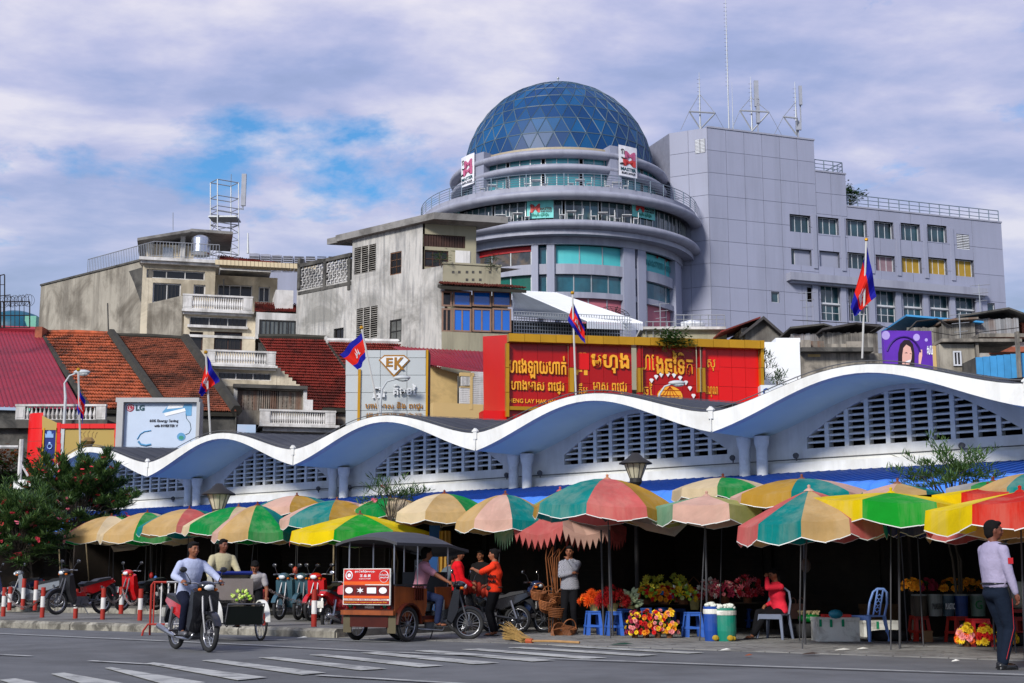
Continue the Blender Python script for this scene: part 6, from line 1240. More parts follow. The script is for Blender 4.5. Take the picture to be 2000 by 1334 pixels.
# cobra head lamps rising behind the hall
lampg = mat('lamp_grey', (.45, .47, .48), .4, .08, 2)
for px, py, bx, by, Y, lab in ((160, 727, 122, 885, 66, 'curved arm street lamp in front of the crimson roof'), (785, 738, 742, 860, 56, 'curved arm street lamp in front of the grey jewellers sign'), (1322, 748, 1284, 800, 50, 'curved arm street lamp in front of the red shop sign')):
    hd = U(px, py, Y); bs = U(bx, by, Y); bs.z = 0; t = thing('street_lamp', lab, 'street lamp', bs); k = Y / 66; arm = [bs, Vector((bs.x, Y, U(bx, py + 50, Y).z)), U(bx + 4, py + 22, Y), U(bx + 14, py + 7, Y), hd - Vector((.25 * k, 0, .04))]
    build('pole', MB().tube(arm, [.09 * k, .07 * k, .05 * k, .045 * k, .04 * k], 7), lampg, t, world=True); b = MB(); b.ball(hd + Vector((.0, 0, 0)), (.42 * k, .2 * k, .13 * k), 12, 7); build('lamp_head', b, lampg, t, world=True, smooth=True); b = MB(); b.ball(hd + Vector((.05, 0, -.07 * k)), (.3 * k, .16 * k, .12 * k), 10, 5); build('lens', b, mat('lamp_lens', (.6, .63, .62), .15, spec=.6), t, world=True)
# white post frame at the far left
p = U(38, 935, 60); b = MB(); b.tube([(p.x, 60, 0), (p.x, 60, U(38, 858, 60).z)], .10, 6).tube([U(-10, 873, 60), U(36, 873, 60)], .07, 5).tube([U(39, 902, 60), U(55, 930, 60)], .05, 5); t = build('white_post', b, offw); tag(t, 'white steel post with a crossbar at the far left end of the hall', 'post')
# ================================================================ flags
fb_, fr_, fw_ = mat('flag_blue', C(15, 20, 165, .8), .8, .1, 2, trans=.3, ovar=0), mat('flag_red', C(235, 35, 15, .85), .8, .1, 2, trans=.3, ovar=0), mat('flag_white', (.7, .7, .72), .8, trans=.2)
def flag(pole_pts, quad, Y, lab, rows=12, nf=3, amp=.12, em=(.5, .5)):
    """quad: hoist top, fly top, fly bottom, hoist bottom in the photograph; stripes run from the hoist edge to the fly"""
    p0, p1 = U(*pole_pts[0], Y), U(*pole_pts[1], Y); p1.x = p0.x + (p1.x - p0.x); t = thing('flag', lab, 'flag', p0); build('pole', MB().tube([p0, p1], .03 * Y / 40, 6), mat('flag_pole', (.45, .44, .42), .4), t, world=True); b = MB(); b.ball(p1, .06 * Y / 40, 8, 5); build('pole_ball', b, gold, t, world=True)
    Q = [U(*q, Y) for q in quad]; nx = 12; b = MB()
    def P(i, j):
        u, v = i / nx, j / rows; q = lerp(lerp(Q[0], Q[1], u), lerp(Q[3], Q[2], u), v); w_ = amp * math.sin(u * nf * 3.1 + v * 2) * (.3 + u); return q + Vector((.25 * w_, w_ * 1.2, -.3 * w_ * u))
    for j in range(rows):
        m_ = 0 if j < rows / 4 or j >= rows * 3 / 4 else 1
        for i in range(nx): b.quad(P(i, j), P(i, j + 1), P(i + 1, j + 1), P(i + 1, j), m_)
    build('cloth', b, [fb_, fr_], t, world=True, smooth=True)
    b = MB()     # three towered temple outline
    prof = [(-.5, -.4), (.5, -.4), (.5, -.25), (.38, -.25), (.34, .12), (.30, .25), (.26, .12), (.22, -.1), (.08, -.1), (.05, .3), (0, .5), (-.05, .3), (-.08, -.1), (-.22, -.1), (-.26, .12), (-.30, .25), (-.34, .12), (-.38, -.25), (-.5, -.25)]
    ui, vj = em; vs_ = []
    for x, z in prof: i_, j_ = (ui + x * .30) * nx, (vj - z * .36) * rows; q = P(i_, j_); vs_.append(q + Vector((0, -.03, 0)))
    b.add(vs_, [tuple(range(len(prof)))]); build('temple_emblem', b, fw_, t, world=True); return t
flag(((1684, 700), (1692, 468)), ((1694, 482), (1712, 578), (1672, 622), (1661, 600)), 34.5, 'largest blue and red flag with a white temple hanging above the biggest wave', em=(.55, .55), amp=.10)
flag(((1125, 780), (1118, 572)), ((1119, 590), (1142, 640), (1145, 676), (1108, 625)), 41, 'folded blue and red flag in front of the red shop sign', em=(.5, .5))
flag(((745, 826), (706, 640)), ((708, 648), (663, 692), (700, 724), (714, 700)), 47, 'blue and red flag flying leftwards before the grey jewellers sign', em=(.45, .5), amp=.06)
flag(((411, 852), (402, 688)), ((405, 695), (428, 745), (395, 776), (388, 765)), 51, 'blue and red flag above the second wave from the left', em=(.5, .5))
flag(((157, 878), (153, 722)), ((152, 750), (166, 785), (164, 832), (150, 800)), 56, 'narrow folded flag above the leftmost wave', em=(.5, .5), amp=.08)
# ================================================================ oleander and other plants
petal = mat('oleander_pink', C(240, 70, 85, .85), .7, .2, 8, trans=.2, ovar=.2); petal2 = mat('oleander_pale', C(240, 120, 140, .85), .7, .2, 8, trans=.2)
def bush(lab, centre, rx, rz, nleaf, nb, ln=.21, blossoms=0, seed=1, stems=3, base=None, wd=.015, lm_=None, name='oleander_bush'):
    r = random.Random(seed); c = Vector(centre); t = thing(name, lab, 'shrub', base or (c.x, c.y, 0)); br = [];b = MB(); bz = (base or (c.x, c.y, 0)); bz = Vector(bz); bs_ = MB()
    for i in range(nb):
        th = r.uniform(0, 6.28); ph = r.uniform(-.5, 1.35); rr = r.uniform(.5, 1.0) * (1 + .22 * math.sin(th * 3 + seed)); q = c + Vector((rx * rr * math.cos(th) * math.cos(ph), rx * .8 * rr * math.sin(th) * math.cos(ph), rz * rr * math.sin(ph))); br.append(q)
        m0 = bz.lerp(c, .5) + Vector((r.uniform(-.2, .2), r.uniform(-.2, .2), 0)); (b if i < stems * 3 else bs_).tube([bz if i < stems * 3 else bz.lerp(c, .8), m0.lerp(c, .6) if i >= stems * 3 else m0, q.lerp(c, .3), q], [.035, .022, .012, .005] if i < stems * 3 else [.014, .01, .007, .004], 4)
    build('stem', b, bark, t, world=True); bs_.v and build('twigs', bs_, bark, t, world=True, kind='stuff')
    lb_ = MB()
    per = nleaf // nb
    for q in br:
        ax = (q - c).normalized(); L_ = r.uniform(.35, .65)
        for k in range(per):
            s_ = r.uniform(-.6, 1) * L_; p = q + ax * s_ * .7 + Vector((r.gauss(0, .05), r.gauss(0, .05), abs(s_) * .15)); th = r.uniform(0, 6.28); d = (ax * .7 + Vector((math.cos(th), math.sin(th), r.uniform(0, .9)))).normalized(); sd_ = d.cross(Vector((r.uniform(-.5, .5), r.uniform(-.5, .5), 1))).normalized() * wd; l_ = ln * r.uniform(.6, 1.2)
            lb_.add([p, p + d * l_ * .5 - sd_, p + d * l_, p + d * l_ * .5 + sd_], [(0, 1, 2, 3)], r.choice((0, 0, 1, 1, 2, 2)))
    build('foliage', lb_, lm_ or [leaf_d, leaf_m, leaf_l], t, world=True, kind='stuff')
    if blossoms:
        fm = MB(); 
        for k in range(3):
            for j in range(5): a = j * 1.2566 + k; o = Vector((.035 * math.cos(k * 2.1), .035 * math.sin(k * 2.1), .02 * k)); d = Vector((math.cos(a), math.sin(a), .35)) * .042; s_ = d.cross(Vector((0, 0, 1))).normalized() * .022; fm.add([o, o + d * .6 - s_, o + d, o + d * .6 + s_], [(0, 1, 2, 3)])
        first = None; cand = sorted(br, key=lambda q: q.y - .3 * q.z)[:int(nb * .75)]
        for i in range(blossoms):
            q = cand[r.randrange(len(cand))] + Vector((r.gauss(0, .12), -.12 + r.gauss(0, .1), r.uniform(.0, .25))); l_ = root_inv(t) @ q
            if first is None: first = build('blossom', fm, petal, t); first.location = l_
            else: shared(first, 'blossom', l_, t, rot=(r.uniform(0, 1.4), r.uniform(-.6, .6), r.uniform(0, 6)), scale=r.uniform(.8, 1.7), mt=petal2 if r.random() < .3 else None)
    return t
Yb = 47; bush('big oleander bush with pink blossoms in front of the leftmost wave', U(145, 1010, Yb), 2.1, 1.8, 34000, 230, blossoms=110, seed=3, base=(U(150, 1150, Yb).x, Yb, .3), ln=.27, wd=.02)
bush('lower left part of the pink flowering oleander at the picture edge', U(30, 1055, 41), 1.35, 1.25, 26000, 190, blossoms=70, seed=5, base=(U(70, 1150, 41).x, 41, .3), ln=.24)
bush('small oleander sprigs with one pink bloom above the cream parasols', U(765, 975, 33), .62, .35, 900, 16, blossoms=2, seed=9, base=(U(770, 1100, 33).x, 33, 0), ln=.24, stems=1, wd=.012)
bush('young green oleander rising in front of the blue awning at the right', U(1862, 938, 24.5), .72, .40, 2600, 40, seed=12, base=(U(1870, 1100, 24.5).x, 24.5, 0), ln=.19, lm_=[leaf_m, leaf_l, leaf_m], stems=1, wd=.011)
Yt = 62; t = thing('green_tree', 'dense green tree cut by the left picture edge below the white post', 'tree', (U(-20, 1000, Yt).x, Yt, 0)); c = U(-18, 960, Yt)
leafy([c + Vector((R_.gauss(0, .8), R_.gauss(0, .6), R_.gauss(0, .95))) for _ in range(60)], 5000, .28, .07, [leaf_d, leaf_m], t, 'crown', spread=.25, seed=4); leafy([U(-2, 898, Yt) + Vector((R_.gauss(0, .4), 0, R_.gauss(0, .25))) for _ in range(12)], 500, .25, .06, mat('leaf_rust', C(190, 110, 50, .6), .7, trans=.2), t, 'new_leaves', spread=.15, seed=6); build('trunk', MB().tube([(U(-20, 1000, Yt).x, Yt, 0), c], [.2, .1], 7), bark, t, world=True)
# ================================================================ stools, chairs, boxes
pblue = mat('blue_plastic', C(60, 110, 205, .75), .45, .06, 3, ovar=.08); pred = mat('red_plastic', C(195, 45, 30, .75), .45, .08, 3, ovar=.15); plil = mat('lilac_blue_plastic', C(135, 170, 235, 1.0), .4, .05, 3); pgrey = mat('grey_plastic', C(140, 150, 175, .5), .45); ptan = mat('tan_plastic', C(150, 130, 80, .6), .5)
def stool(lab, px, py, h=.46, m_=pblue, w=.17, rz=.15, wt=None):
    t = thing('plastic_stool', lab, 'stool', G(px, py, .018), rz); wt = wt or w * .74
    b = MB(); b.box(-wt, wt, -wt, wt, h - .025, h); b.box(-wt + .012, wt - .012, -wt + .012, wt - .012, h - .07, h - .025); build('seat', b, m_, t)
    for sx in (-1, 1):
        for sy in (-1, 1):
            b = MB(); T_ = [(sx * wt, sy * wt), (sx * (wt - .055), sy * wt), (sx * (wt - .055), sy * (wt - .012)), (sx * (wt - .012), sy * (wt - .012)), (sx * (wt - .012), sy * (wt - .055)), (sx * wt, sy * (wt - .055))]; k = w / wt
            v = [(x, y, h - .03) for x, y in T_] + [(x * k, y * k, 0) for x, y in T_]; b.add(v, [(i, (i + 1) % 6, 6 + (i + 1) % 6, 6 + i) for i in range(6)] + [(6, 7, 8, 9, 10, 11)]); build('leg', b, m_, t)
    b = MB(); z = h * .33; k = wt + (w - wt) * .67
    for s_ in (-1, 1): b.box(-k, k, s_ * k - .006, s_ * k + .006, z, z + .04); b.box(s_ * k - .006, s_ * k + .006, -k, k, z, z + .04)
    build('stretcher', b, m_, t); return t
stool('blue stool under the orange gerberas, leftmost of the row', 1159, 1240); stool('second blue stool from the left under the dark red flowers', 1199, 1241); stool('blue stool set back behind the second one', 1218, 1233, rz=.4); stool('blue stool behind the low garlands, left', 1262, 1230, rz=-.1); stool('blue stool behind the low garlands, middle', 1294, 1229); stool('blue stool behind the low garlands, right', 1325, 1232); stool('large blue stool under the red rose basket', 1354, 1244, w=.19, rz=.1)
stool('blue stool beside the seated woman', 1468, 1226, w=.15, h=.42); stool('tan stool carrying the green thermos', 1604, 1202, .52, ptan, rz=-.2); stool('red stool under the dull paint buckets, left', 1797, 1252, .44, pred); stool('red stool under the buckets, middle', 1872, 1254, .44, pred, rz=.4); stool('bright red stool behind the yellow garlands', 1912, 1262, .44, mat('bright_red_plastic', C(230, 30, 30, .8), .4), w=.20, rz=.05); stool('dark red stool in the shade at the right edge', 1990, 1252, .42, pred); stool('red stool in deep shade left of the buckets', 1818, 1236, .42, pred)
def chair(lab, px, py, m_, rz):
    t = thing('plastic_chair', lab, 'chair', G(px, py, .018), rz); b = MB(); b.box(-.22, .22, -.20, .20, .42, .445); b.box(-.22, .22, -.215, -.20, .36, .445); build('seat', b, m_, t)
    for sx in (-1, 1):
        for sy in (-1, 1): b = MB(); b.add([(sx * .20 - .03, sy * .18 - .02, .43), (sx * .20 + .03, sy * .18 - .02, .43), (sx * .20 + .03, sy * .18 + .02, .43), (sx * .20 - .03, sy * .18 + .02, .43), (sx * .25 - .02, sy * .23 - .015, 0), (sx * .25 + .02, sy * .23 - .015, 0), (sx * .25 + .02, sy * .23 + .015, 0), (sx * .25 - .02, sy * .23 + .015, 0)], [(0, 1, 5, 4), (1, 2, 6, 5), (2, 3, 7, 6), (3, 0, 4, 7), (7, 6, 5, 4), (0, 3, 2, 1)]); build('leg', b, m_, t)
    bp_ = lambda x, z: (x, .19 + (z - .44) * .28, z)
    b = MB(); b.tube([bp_(-.20, .43), bp_(-.215, .66), bp_(-.17, .84), bp_(-.08, .90), bp_(.08, .90), bp_(.17, .84), bp_(.215, .66), bp_(.20, .43)], .022, 6); build('backrest_frame', b, m_, t)
    b = MB()
    for x in (-.075, .075): b.tube([bp_(x, .44), bp_(x * .9, .88)], .014, 5)
    for k in range(3): z = .54 + k * .11; b.tube([bp_(-.07, z), bp_(0, z + .045), bp_(.07, z), bp_(0, z - .045), bp_(-.07, z)], .010, 4)
    build('back_splat', b, m_, t); return t
chair('lilac blue plastic armless chair standing at the pavement edge', 1698, 1252, plil, -1.05); chair('grey plastic chair under the seated woman', 1514, 1248, pgrey, -.6)
wht = mat('foam_white', (.70, .69, .63), .8, .08, 3, dirt=((.22, .2, .16), .6, 2.5)); grt = mat('green_tape', C(20, 160, 110, .7)); redl = mat('red_lid', C(215, 40, 30, .8), .4)
def boxthing(name, lab, cat, x0, x1, py, ytop, depth, m_, parts=(), rz=0):
    p0, p1 = G(x0, py, .018), G(x1, py, .018); w_ = p1.x - p0.x; h = U(x0, ytop, p0.y).z - .018; t = thing(name, lab, cat, p0, rz); b = MB(); b.box(0, w_, 0, depth, 0, h * .84); build('body', b, m_, t); b = MB(); b.box(-.01, w_ + .01, -.01, depth + .01, h * .845, h); build('lid', b, m_, t)
    for (a, c, z0, z1, nm, mm) in parts: b = MB(); b.box(a * w_, c * w_, -.016, -.006, z0 * h, z1 * h); build(nm, b, mm, t)
    return t, w_, h
t, w_, h = boxthing('foam_box', 'white foam box with green tape tabs beside the lilac chair', 'box', 1597, 1680, 1253, 1206, .5, wht, [(.05, .11, .62, .92, 'tape', grt), (.30, .36, .60, .92, 'tape', grt), (.58, .64, .62, .92, 'tape', grt)])
b = MB(); b.box(.16, .62, .05, .4, h, h + .05); b = build('tray', b, redl); b.location = t.location; tag(b, 'red tray lying on the taped foam box', 'tray')
boxthing('foam_box', 'dirty white foam box behind the lilac chair', 'box', 1688, 1758, 1244, 1212, .4, wht, [(.35, .42, .5, .95, 'tape', grt)]); boxthing('carton', 'brown carton stacked behind the lilac chair', 'box', 1690, 1760, 1240, 1180, .4, mat('cardboard', C(120, 90, 60, .6))); boxthing('paper_bag', 'brown paper bag in front of the red stool', 'bag', 1806, 1822, 1254, 1232, .12, mat('kraft_paper', C(165, 125, 85, .65)))
# round water coolers with ice
for px, lab, m_, ytop in ((1390, 'blue round cooler jar with white rim and ice bags', mat('cooler_blue', C(20, 75, 165, .75), .5, .1, 2, dirt=(C(150, 160, 170, .6), .3, 3)), 1186), (1418, 'teal round cooler jar with chipped yellow base full of ice', mat('cooler_teal', C(15, 140, 115, .75), .5, .1, 2, dirt=(C(120, 150, 140, .6), .3, 3)), 1189)):
    p = G(px, 1252, .018); t = thing('water_cooler', lab, 'cooler', p); r = .135 if px < 1400 else .19; hh = U(px, ytop, p.y).z; b = MB(); b.lathe((0, 0, 0), [(0, 0), (r * .86, 0), (r * .9, .05), (r, hh * .3), (r, hh * .78)], 20); build('body', b, m_, t, smooth=False); b = MB(); b.lathe((0, 0, 0), [(r * 1.02, hh * .78), (r * 1.04, hh * .80), (r * 1.04, hh * .90), (r, hh * .92)], 20); build('rim', b, wht, t); b = MB(); b.lathe((0, 0, 0), [(r * 1.01, hh * .92), (r * 1.01, hh), (r * .9, hh * 1.0)], 20); build('collar', b, m_, t)
    b = MB(); rr = random.Random(px)
    for k in range(16): b.ball((rr.uniform(-.7, .7) * r, rr.uniform(-.7, .7) * r, hh + rr.uniform(-.02, .05)), (.05, .05, .035), 6, 4)
    build('ice', b, mat('ice_bag', (.68, .70, .62), .5), t, kind='stuff')
    b = MB(); b.ball((.05, -r * .9, .06), (.06, .03, .05), 8, 5); b.ball((r * .6, -r * .66, .05), (.05, .04, .04), 8, 5); build('chipped_patch', b, mat('chip_yellow', C(195, 160, 40, .7)), t)
# thermos, basket bag, green sack, tyres
p = G(1604, 1202, .018); b = MB(); c = p + Vector((0, 0, .52)); t = thing('thermos', 'bright green thermos flask standing on the tan stool', 'thermos', c); b.lathe((0, 0, 0), [(0, 0), (.075, 0), (.075, .28), (.05, .34), (.045, .38), (0, .39)], 14); build('body', b, mat('lime_plastic', C(60, 200, 30, .75), .35), t, smooth=False); build('handle', MB().tube([(.07, 0, .30), (.13, 0, .27), (.13, 0, .12), (.07, 0, .08)], .012, 5), iron, t)
p = G(1558, 1236, .018); t = thing('woven_bag', 'pale pink woven shopping bag with two loop handles on the ground', 'bag', p + Vector((0, 0, .28))); wv = mat('woven_pink', C(195, 140, 120, .65), .8, .15, 12, .5, 60); b = MB(); b.add([(-.15, -.06, 0), (.15, -.06, 0), (.15, .06, 0), (-.15, .06, 0), (-.13, -.07, .30), (.17, -.07, .30), (.17, .07, .30), (-.13, .07, .30)], [(0, 1, 5, 4), (1, 2, 6, 5), (2, 3, 7, 6), (3, 0, 4, 7), (3, 2, 1, 0), (4, 5, 6, 7)]); build('body', b, wv, t)
for s_ in (-.07, .10): build('handle', MB().tube([(s_ - .05, 0, .29), (s_ - .05, 0, .38), (s_, 0, .42), (s_ + .05, 0, .38), (s_ + .05, 0, .29)], .012, 5), wv, t)
def tyre_thing(px, py, lab, r=.30, h=.24, Yo=0): t = build('old_tyre', MB().lathe(G(px, py, .018) + Vector((0, .2, 0)), [(r * .6, 0), (r, .02), (r * 1.03, h / 2), (r, h - .02), (r * .6, h)], 24), mat('old_rubber', (.018, .018, .019), .85, .2, 5), smooth=True); tag(t, lab, 'tyre')
tyre_thing(1570, 1246, 'old tyre under the woven bag and the green sack', .34, .26); tyre_thing(1745, 1252, 'old tyre lying behind the lilac chair', .33, .18); tyre_thing(1998, 1262, 'old tyre at the right picture edge', .3, .2)
p = G(1584, 1244, .018) + Vector((0, .1, .26)); t = thing('green_sack', 'green plastic sack of pale peeled shoots on the tyre', 'sack', p); b = MB(); b.ball((0, 0, .08), (.22, .16, .10), 12, 7); build('sack', b, mat('green_plastic_bag', C(10, 120, 50, .7), .3, .2, 8, .5, 20), t, smooth=True); b = MB(); rr = random.Random(2)
for k in range(60): a = Vector((rr.uniform(-.17, .17), rr.uniform(-.12, .1), .15)); b.tube([a, a + Vector((rr.uniform(-.06, .06), rr.uniform(-.05, .05), .07))], .010, 4)
build('shoots', b, mat('pale_shoot', C(205, 185, 140, .7)), t, kind='stuff')
p = U(1632, 1196, 24.3); t = build('plastic_bag', MB().ball((p.x, p.y, p.z - .03), (.13, .09, .08), 9, 5), mat('cyan_bag', C(40, 140, 165, .6), .3, .3, 6, .8, 15), smooth=True); tag(t, 'crumpled cyan plastic bag behind the taped foam box', 'bag')
# broom
A_, B_ = G(1132, 1255, .05), G(1028, 1252, .05); t = thing('straw_broom', 'straw broom with a bamboo handle lying on the pavement edge', 'broom', A_); straw = mat('straw', C(205, 165, 95, .65), .9, .2, 10, ovar=.1); build('handle', MB().tube([A_, lerp(A_, B_, .5) + Vector((0, 0, .01)), B_], .022, 7), mat('bamboo_light', C(195, 150, 95, .65), .6, .15, 8), t, world=True); b = MB(); rr = random.Random(4)
e0 = G(985, 1248, .03)
for k in range(240): s_ = rr.uniform(0, 1); tip = lerp(B_, e0, rr.uniform(.75, 1.05)) + Vector((rr.gauss(0, .03), rr.gauss(0, .05), abs(rr.gauss(.0, .12)))); st_ = lerp(A_, B_, 1 + rr.uniform(-.0, .1)); st_ = B_ + (B_ - A_).normalized() * rr.uniform(-.1, .1) + Vector((0, rr.gauss(0, .02), rr.gauss(0, .02))); b.tube([st_, lerp(st_, tip, .5) + Vector((0, 0, .02)), tip], .005, 3, caps=False)
build('bristles', b, straw, t, world=True, kind='stuff'); build('binding', MB().tube([lerp(A_, B_, .88), lerp(A_, B_, 1.0)], .045, 8), mat('binding_red', C(190, 90, 50, .7)), t, world=True)
# litter
for i, (x, y, s_, m_, lab) in enumerate([(1214, 1259, .20, mat('green_litter', C(15, 80, 60, .6)), 'dark green leaf of litter on the pavers'), (1417, 1270, .09, wht, 'small white paper scrap left of the cooler shadow'), (1645, 1270, .13, wht, 'white paper scrap in front of the foam box'), (1684, 1268, .10, wht, 'white scrap in front of the lilac chair'), (1866, 1292, .06, wht, 'tiny white scrap beside the guard'), (1583, 1278, .14, mat('brown_litter', C(80, 60, 50, .6)), 'dark dry leaf on the pavers'), (1462, 1281, .06, mat('orange_litter', C(160, 80, 40, .6)), 'orange petal scrap on the road'), (590, 1246, .1, wht, 'white scrap at the foot of the kerb')]):
    p = G(x, y, .028); b = MB(); b.add([p + Vector((-s_, -s_ * .4, 0)), p + Vector((s_ * .2, -s_ * .5, .01)), p + Vector((s_, 0, .015)), p + Vector((s_ * .3, s_ * .5, .03)), p + Vector((-s_ * .6, s_ * .4, .01))], [(0, 1, 2, 3, 4)]); tag(build('litter', b, m_), lab, 'litter')
# ================================================================ flowers
def fmesh(kind):
    b = MB(); r = random.Random(hash(kind) % 7 if False else len(kind))
    if kind == 'round':
        for ring, (n_, R0, el) in enumerate(((9, .042, .15), (7, .036, .7), (5, .024, 1.2))):
            for j in range(n_): a = j * 6.283 / n_ + ring; d = Vector((math.cos(a) * math.cos(el), math.sin(a) * math.cos(el), math.sin(el))) * R0; s_ = Vector((-math.sin(a), math.cos(a), 0)) * .013; b.add([(0, 0, 0), d * .7 - s_, d, d * .7 + s_], [(0, 1, 2, 3)])
    elif kind == 'spider':
        for j in range(26): a = j * 2.4; el = .1 + 1.3 * (j / 26); d = Vector((math.cos(a) * math.cos(el), math.sin(a) * math.cos(el), math.sin(el))) * .085; s_ = Vector((-math.sin(a), math.cos(a), 0)) * .006; b.add([(0, 0, 0), d * .6 - s_, d - Vector((0, 0, .01)), d * .6 + s_], [(0, 1, 2, 3)])
    elif kind == 'lily':
        for j in range(6): a = j * 1.047; d = Vector((math.cos(a), math.sin(a), .8)) * .07; s_ = Vector((-math.sin(a), math.cos(a), 0)) * .018; b.add([(0, 0, 0), d * .6 - s_ + Vector((0, 0, .01)), d, d * .6 + s_ + Vector((0, 0, .01))], [(0, 1, 2, 3)])
    elif kind == 'bud': b.lathe((0, 0, 0), [(0, 0), (.022, .015), (.026, .04), (.008, .075), (0, .08)], 6)
    elif kind == 'tuft': 
        for j in range(12): a = j * 2.4; d = Vector((math.cos(a) * .5, math.sin(a) * .5, .9)) * .09; s_ = Vector((-math.sin(a), math.cos(a), 0)) * .009; b.add([(0, 0, 0), d * .6 - s_, d, d * .6 + s_], [(0, 1, 2, 3)])
    return b
FM = {}
def fl(col, k=1.0): return mat('petal_%d_%d_%d' % col, C(*col, k), .75, .15, 20, trans=.15, ovar=.18)
ORG, DRED, YEL, RED, PNK, WHT, MAG, GRN, BLU, AMB = fl((240, 95, 20)), fl((165, 15, 20)), fl((245, 205, 40)), fl((220, 30, 30)), fl((240, 150, 150)), fl((235, 230, 215)), fl((165, 40, 70)), fl((150, 190, 60)), fl((60, 130, 200)), fl((240, 155, 30))
vase_m = mat('wrapped_paper', C(205, 190, 120, .65), .7, .2, 10); basket_m = mat('cane_basket', C(120, 75, 45, .6), .85, .25, 12, .6, 40)
def bouquet(name, lab, pos, rx, rz, kinds, n, pot=(.10, .22, None), seed=1, leaf=260, flat=0, dome=1.0, ry=None, lift=0):
    r = random.Random(seed); t = thing(name, lab, 'flowers', pos); pr, ph, pm = pot; ry = ry or rx * .8
    if ph: b = MB(); b.lathe((0, 0, 0), [(0, 0), (pr * .75, 0), (pr, ph), (pr * .9, ph), (0, ph * .9)], 14); build('pot', b, pm or vase_m, t)
    c = Vector((0, 0, ph + lift)); g = MB()
    for k in range(leaf):
        th = r.uniform(0, 6.28); el = r.uniform(-.2, 1.4); rr = r.uniform(.3, .95); p = c + Vector((rx * rr * math.cos(th) * math.cos(el), ry * rr * math.sin(th) * math.cos(el), rz * rr * math.sin(el))); d = (p - c).normalized() * .09 + Vector((r.gauss(0, .02), r.gauss(0, .02), .02)); s_ = d.cross(Vector((0, 0, 1))).normalized() * .014; g.add([p - d * .5, p - s_, p + d * .6, p + s_], [(0, 1, 2, 3)], r.randrange(2))
    for k in range(8): th = k * .785; g.tube([(0, 0, ph * .6), (rx * .5 * math.cos(th), ry * .5 * math.sin(th), ph + lift + rz * .5)], .006, 3, mi=0, caps=False)
    build('leaves', g, [leaf_d, leaf_m], t, kind='stuff')
    for k in range(n):
        ki, m_, sc = kinds[r.randrange(len(kinds))]
        el = math.asin(r.uniform(-.05 if not flat else .3, 1)); th = r.uniform(3.0, 6.45) if r.random() < .75 else r.uniform(0, 6.28); rr = r.uniform(.88, 1.06); p = c + Vector((rx * rr * math.cos(th) * math.cos(el), ry * rr * math.sin(th) * math.cos(el), rz * rr * math.sin(el) * dome)); d = Vector(((p - c).x / rx ** 2, (p - c).y / ry ** 2, (p - c).z / rz ** 2 + .3)).normalized(); e = d.to_track_quat('Z', 'Y').to_euler(); e.rotate_axis('Z', r.uniform(0, 6))
        if ki not in FM: FM[ki] = build('blossom', fmesh(ki), m_, t); o = FM[ki]; o.location = p; o.rotation_euler = e; o.scale = (sc * 1.18,) * 3
        else: shared(FM[ki], 'blossom', p, t, e, sc * r.uniform(1.0, 1.35), m_)
    return t
def on(px, py, z=.018): return G(px, py, z)
def up_(p, z): return Vector((p.x, p.y, p.z + z))
Ys = 26.8
bouquet('flower_bunch', 'bunch of orange spider chrysanthemums in a pale wrapped vase on the leftmost blue stool', up_(on(1162, 1240), .46), .27, .22, [('spider', ORG, 1.1), ('spider', ORG, .9), ('round', AMB, 1)], 34, (.11, .15, None), 1)
bouquet('flower_bunch', 'bunch of dark red spider flowers in a pale wrapped vase on the second stool', up_(on(1197, 1241), .46), .27, .25, [('spider', DRED, 1.1), ('spider', DRED, 1.3)], 34, (.12, .16, None), 2)
bouquet('lotus_buds', 'cone of white green lotus buds left of the mixed baskets', up_(on(1233, 1240), .50), .14, .27, [('bud', mat('lotus_bud', C(200, 215, 170, .8)), 1.25)], 44, (.10, .06, None), 3)
def table(lab, x0, x1, py, h, name='flower_table'):
    p0, p1 = on(x0, py), on(x1, py); t = thing(name, lab, 'table', p0); w_ = p1.x - p0.x; b = MB(); b.box(0, w_, 0, .6, h - .03, h); build('top', b, shut, t)
    for x in (.03, w_ - .07):
        for y in (.03, .53): build('leg', MB().box(x, x + .04, y, y + .04, 0, h - .03), shut, t)
table('dark low bench under the mixed flower baskets', 1236, 1375, 1234, .56); table('dark low bench under the pink and magenta bunches', 1385, 1500, 1234, .60); table('dark raised bench behind the magenta bunches', 1400, 1512, 1222, .92)
hf = .018 + .56
for i, (px, lab, ks, s_) in enumerate([(1262, 'mixed basket with yellow roses and green apples, left of the bench', [('round', YEL, 1.2), ('round', RED, 1.1), ('round', GRN, 1.2), ('round', AMB, 1.2), ('bud', GRN, 1.2)], 5), (1300, 'mixed basket of red roses with blue and amber flowers, middle of the bench', [('round', RED, 1.3), ('round', DRED, 1.2), ('round', BLU, 1), ('round', AMB, 1.4), ('round', AMB, 1)], 6), (1336, 'basket of white and lime buds right of the red roses', [('bud', WHT, 1.2), ('bud', GRN, 1.2), ('round', fl((225, 225, 150)), 1), ('lily', YEL, 1)], 7)]):
    bouquet('flower_basket', lab, up_(on(px, 1238), hf), .22, .25, ks, 46, (.12, .10, basket_m), s_)
for i, px in enumerate((1270, 1294, 1325)): bouquet('lily_bunch', ['left', 'middle', 'right'][i] + ' bunch of yellow green lilies standing behind the mixed baskets', up_(on(px, 1230), hf), .18, .22, [('lily', fl((245, 235, 90)), 1.1), ('tuft', fl((215, 220, 90)), 1.1)], 20, (.10, .30, basket_m), 20 + i)
bouquet('rose_basket', 'gift basket of dense red carnations with a cane handle on a tall wrapped vase', up_(on(1358, 1236), .46), .17, .20, [('round', RED, 1.0), ('round', PNK, .9), ('round', RED, .8)], 40, (.11, .22, None), 30)
